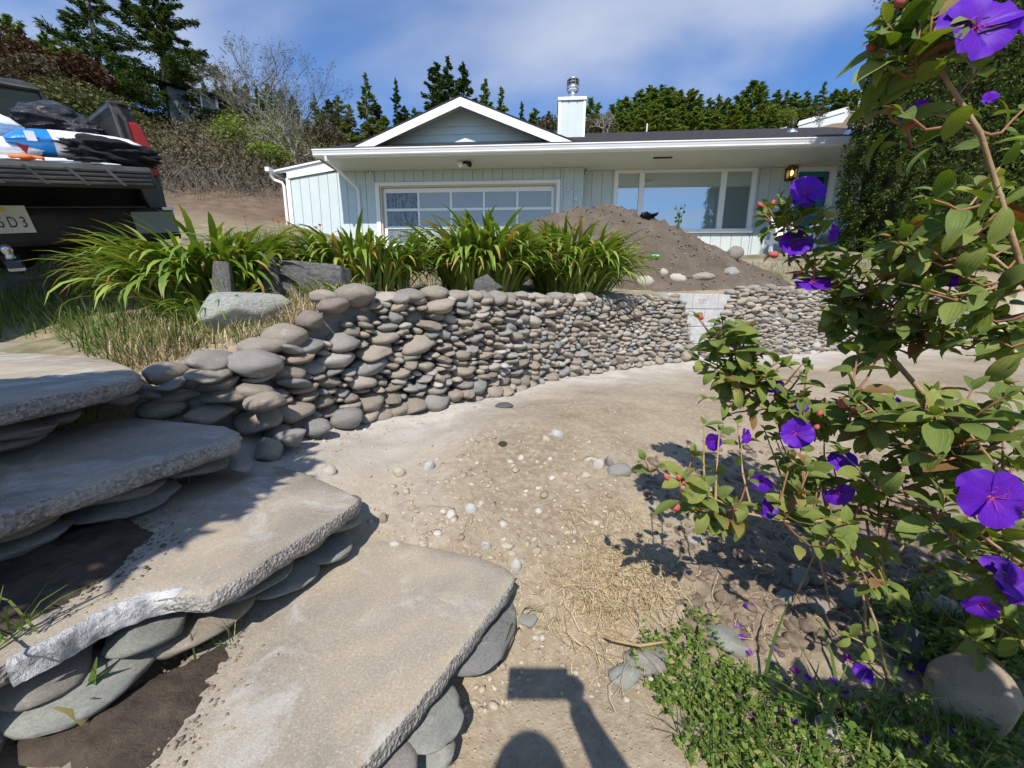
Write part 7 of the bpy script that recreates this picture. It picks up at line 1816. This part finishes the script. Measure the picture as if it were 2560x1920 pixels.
M_GRAVEL = stone_mat('path_gravel', [(0, (.24, .185, .125)), (.35, (.33, .265, .185)), (.6, (.42, .35, .25)), (.8, (.36, .32, .26)), (.93, (.50, .46, .39)), (1, (.27, .20, .16))], smear=0, bump=.3, speck=False)
rs = np.random.default_rng(99)
def pebbles(name, label, poly, n, s0, s1, mat, seed, flat=.7, pool=None, lift=.2):
    P = gsurf(scatter(poly, n, seed)); it_ = []
    r_ = np.random.default_rng(seed)
    for p in P:
        s_ = min(s1, s0 * math.exp(abs(r_.normal(0, .55)))) / 2
        it_.append((int(r_.integers(10)), TRS((p[0], p[1], p[2] + s_ * lift), (r_.uniform(-.4, .4), r_.uniform(-.4, .4), r_.uniform(0, 6.28)), (s_ * r_.uniform(1, 1.5), s_, s_ * flat))))
    o = link(name, joined(name, it_, None, pool or PEB_NP), mat); tag(o, label, kind='stuff')
PEB = [stone_mesh('pebble', 160 + i, 1, (1, 1, 1), .2, .6) for i in range(10)]; PEB_NP = [np_of(m) for m in PEB]
path = [(560, 1220), (720, 1130), (900, 1060), (1150, 1020), (1400, 955), (1700, 930), (2100, 930), (2200, 1000), (1700, 1100), (1640, 1300), (1650, 1500), (1450, 1720), (1300, 1660), (1290, 1440), (1180, 1380), (900, 1280), (800, 1200)]
pebbles('gravel', 'fine gravel over the dirt path', path, 4200, .005, .013, M_GRAVEL, 31)
rub = [(900, 1290), (1000, 1180), (1150, 1100), (1300, 1060), (1480, 1080), (1560, 1200), (1500, 1330), (1300, 1440), (1100, 1400), (930, 1340)]
pebbles('gravel', 'coarser rubble stones on the hump of the path', rub, 750, .010, .036, M_GRAVEL, 32, .65)
pebbles('gravel', 'crumbs of mortar along the foot of the wall', [(560, 1170), (800, 1060), (1100, 1020), (1400, 945), (1750, 900), (1740, 925), (1400, 980), (1000, 1075), (700, 1180)], 800, .006, .020, M_GRAVEL, 33)
pebbles('gravel', 'pebbles beside the lowest slab', [(1290, 1440), (1420, 1500), (1640, 1700), (1560, 1760), (1330, 1740), (1180, 1790), (1100, 1900), (1140, 1780)], 700, .006, .020, M_GRAVEL, 34)
pebbles('soil_clods', 'dark crumbly clods in the soil bank under the bush', [(1600, 1150), (1800, 1080), (2200, 1150), (2400, 1400), (2300, 1560), (1950, 1640), (1760, 1640), (1640, 1400)], 1900, .013, .055, simple('clod_soil', (.12, .09, .064), (.25, .195, .14), 30, .95, .12, .5, 80), 35, .75, RIV2_NP)
pebbles('gravel', 'grit lying on the step treads', [(560, 1560), (900, 1340), (1200, 1420), (1230, 1500), (900, 1860), (560, 1900)], 260, .004, .010, M_GRAVEL, 36)
pebbles('gravel', 'grit on the third tread', [(420, 1480), (640, 1180), (860, 1240), (620, 1420)], 120, .004, .010, M_GRAVEL, 37)
# dry straw and roots
M_STRAW = foliage('dry_straw', [(0, (.26, .175, .09)), (.5, (.44, .34, .19)), (1, (.62, .51, .33))], .1, .75, .15, tint=(1, 1, .85))
def straw(label, poly, n, L, seed, r_=.00055, lift=.03):
    P = gsurf(scatter(poly, n, seed)); rr = np.random.default_rng(seed); Q = []
    for p in P:
        th = rr.uniform(0, 6.28); q = p + [0, 0, .004]; el = rr.uniform(0, .8); l_ = L * rr.uniform(.4, 1.5); m = 6; prev = None; w_ = r_ * rr.uniform(.7, 1.6)
        for i in range(m):
            d_ = np.array([math.cos(th) * math.cos(el), math.sin(th) * math.cos(el), math.sin(el)]); q2 = q + d_ * l_ / m
            g_ = gz(q2[0], q2[1]) + .002
            if q2[2] < g_: q2[2] = g_; el = abs(el) * .3
            sd = np.array([-math.sin(th), math.cos(th), .3]) * w_
            Q.append((q - sd, q + sd, q2 + sd, q2 - sd)); q = q2; th += rr.normal(0, .55); el -= rr.uniform(.05, .45)
    o = link('dry_straw', from_quads('dry_straw', np.array(Q)), M_STRAW); tag(o, label, kind='stuff')
straw('tangled dry roots and straw between the path and the bush', [(1390, 1290), (1480, 1230), (1600, 1270), (1650, 1400), (1640, 1500), (1480, 1560), (1400, 1480)], 460, .10, 41)
straw('thick mat of pale straw beside the shaded soil', [(1470, 1400), (1560, 1370), (1680, 1440), (1690, 1520), (1560, 1560), (1480, 1530)], 700, .085, 42)
straw('thin dry roots over the soil by the phone shadow', [(1290, 1500), (1420, 1440), (1560, 1560), (1640, 1650), (1560, 1720), (1400, 1640)], 260, .11, 43)
straw('dry stalks in the soil bank', [(1650, 1250), (2200, 1200), (2400, 1500), (2250, 1650), (1800, 1620)], 420, .09, 44)
straw('scattered dry stalks on the path', [(950, 1250), (1300, 1050), (1500, 1100), (1400, 1350), (1150, 1400)], 60, .08, 45)
# weeds
M_WEED = foliage('chickweed_leaf', [(0, (.075, .135, .022)), (.5, (.14, .215, .04)), (.85, (.23, .30, .07)), (1, (.36, .33, .12))], .3, .5)
def weeds(label, poly, n, seed, leaf=.0055, h=.045, per=11):
    P = gsurf(scatter(poly, n, seed)); rr = np.random.default_rng(seed); Q = []
    for p in P:
        hh = h * rr.uniform(.3, 1.2); tx, ty = rr.normal(0, .4, 2) * hh
        for k in range(per):
            f = rr.uniform(.15, 1); th = rr.uniform(0, 6.28); c_ = p + np.array([tx * f, ty * f, hh * f]); L = leaf * rr.uniform(.5, 1.4)
            a = np.array([math.cos(th), math.sin(th), rr.uniform(-.3, .6)]) * L; b_ = np.cross(a, [rr.normal(0, .3), rr.normal(0, .3), 1]); b_ = b_ / np.linalg.norm(b_) * L * rr.uniform(.55, .85)
            Q.append((c_, c_ + a * .9 + b_, c_ + a * 2, c_ + a * .9 - b_))
    o = link('weeds', from_quads('weeds', np.array(Q)), M_WEED); tag(o, label, kind='stuff')
weeds('low round-leaved weeds spreading below the blue-grey stone', [(1560, 1640), (1640, 1600), (1760, 1540), (1800, 1620), (1860, 1720), (1820, 1790), (1640, 1780), (1590, 1700)], 200, 51)
weeds('dense low weeds at the bottom right', [(1640, 1740), (1850, 1690), (2050, 1760), (2350, 1750), (2600, 1800), (2600, 2000), (1800, 2000), (1700, 1880)], 450, 52, .0062, .055, 11)
weeds('weeds under the bush at the right', [(2150, 1500), (2350, 1450), (2600, 1520), (2600, 1720), (2350, 1720), (2200, 1620)], 500, 53, .0065, .055, 9)
Pw = gsurf(scatter([(1640, 1760), (1850, 1700), (2100, 1770), (2600, 1750), (2600, 2000), (1780, 2000)], 620, 54)); blades('grass', Pw, .10, .0030, M_GRASS, 55, .7, label='grass among the weeds at the bottom right')
Pw = gsurf(scatter([(2200, 1480), (2600, 1480), (2600, 1700), (2300, 1640)], 900, 56)); blades('grass', Pw, .09, .0035, M_GRASS, 57, .8, label='grass under the bush at the right edge')
Pw = gsurf(scatter([(1640, 1730), (2150, 1700), (2500, 1760), (2400, 1900), (1760, 1900)], 22, 58)); blades('grass', Pw, .24, .007, M_GRASS, 59, .85, label='long single grass blades over the weeds', curl=.9)
for nm, x, y, n, sd, L_, wd_ in (('grass tuft at the tip of the fourth slab', 1275, 1560, 14, 61, .12, .005), ('grass tuft under the third slab edge', 770, 1395, 8, 62, .09, .004), ('grass blades in the joint below the third slab', 540, 1610, 12, 63, .08, .003), ('grass blades at the lower left corner', 20, 1640, 22, 64, .13, .006), ('broad weed in the damp soil on the fourth tread', 225, 1760, 6, 65, .07, .016), ('grass on the ledge below the top slab', 200, 1060, 26, 66, .15, .004), ('grass in the joint beside the second slab', 470, 1195, 12, 67, .07, .0035), ('grass at the left edge of the third tread', 5, 1600, 16, 68, .12, .005)):
    p0 = on(x, y, {1560: .13, 1395: .30, 1610: .28, 1640: .36, 1760: .29, 1060: .62, 1195: .46, 1600: .45}[y]); rr = np.random.default_rng(sd); blades('grass', p0 + np.c_[rr.normal(0, .02, (n, 2)), np.zeros(n)], L_, wd_, M_GRASS, sd, .75, label=nm, curl=.9)
# fallen petals
M_FALL = foliage('fallen_petals', [(0, (.10, .012, .40)), (.6, (.16, .02, .45)), (1, (.30, .015, .16))], .2, .6, tint=(1.3, .9, 1.4))
Pw = gsurf(scatter([(1560, 1560), (1800, 1500), (2300, 1560), (2560, 1800), (2400, 1900), (1900, 1850)], 60, 70)); rr = np.random.default_rng(71); n = len(Pw)
a = rr.normal(size=(n, 3)) * [1, 1, .5]; a /= np.linalg.norm(a, axis=1)[:, None]; b_ = np.cross(a, rr.normal(0, .4, (n, 3)) + [0, 0, 1]); b_ /= np.linalg.norm(b_, axis=1)[:, None]
o = link('fallen_petals', from_quads('fallen_petals', leafq(Pw + [0, 0, .015], a * .011, b_ * .009)), M_FALL); tag(o, 'fallen violet petals on the soil under the bush', kind='stuff')
# dead twig across the blue-grey stone
tw = MB(); tw.tube([on(1512, 1590, .16), on(1530, 1600, .16), on(1600, 1614, .17), on(1668, 1604, .18)], [.002, .004, .004, .003], 6)
o = tw.build('dead_twig', M_STEMY, None, True); tag(o, 'dry forked twig lying across the blue-grey stone', 'twig')

# crumbs where the damp soil thins out on the treads
def crumbs(label, pxl, z, n, seed):
    r_ = np.random.default_rng(seed); it_ = []; E_ = np.array(PX(pxl, z))
    for k in range(n):
        i = int(r_.integers(len(E_) - 1)); q = E_[i] + (E_[i + 1] - E_[i]) * r_.random() + r_.normal(0, .035, 2); s_ = .001 + .0012 * abs(r_.normal(0, 1.2))
        it_.append((int(r_.integers(10)), TRS((q[0], q[1], z + s_ * .6), (r_.uniform(-.4, .4), 0, r_.uniform(0, 6)), (s_ * 1.3, s_, s_ * .8))))
    tag(link('soil_crumbs', joined('soil_crumbs', it_, None, PEB_NP), CRUMB), label, kind='stuff')
CRUMB = simple('crumb_soil', (.10, .078, .055), (.30, .235, .165), 30, .9, .15)
crumbs('soil crumbs along the damp patch on the fourth tread', [(420, 1680), (560, 1610), (575, 1640), (540, 1700), (500, 1770), (430, 1870), (360, 1960)], ZD, 380, 81)
crumbs('soil crumbs along the damp patch on the third tread', [(200, 1310), (330, 1290), (390, 1330), (330, 1400), (250, 1460), (120, 1540)], ZC, 300, 82)
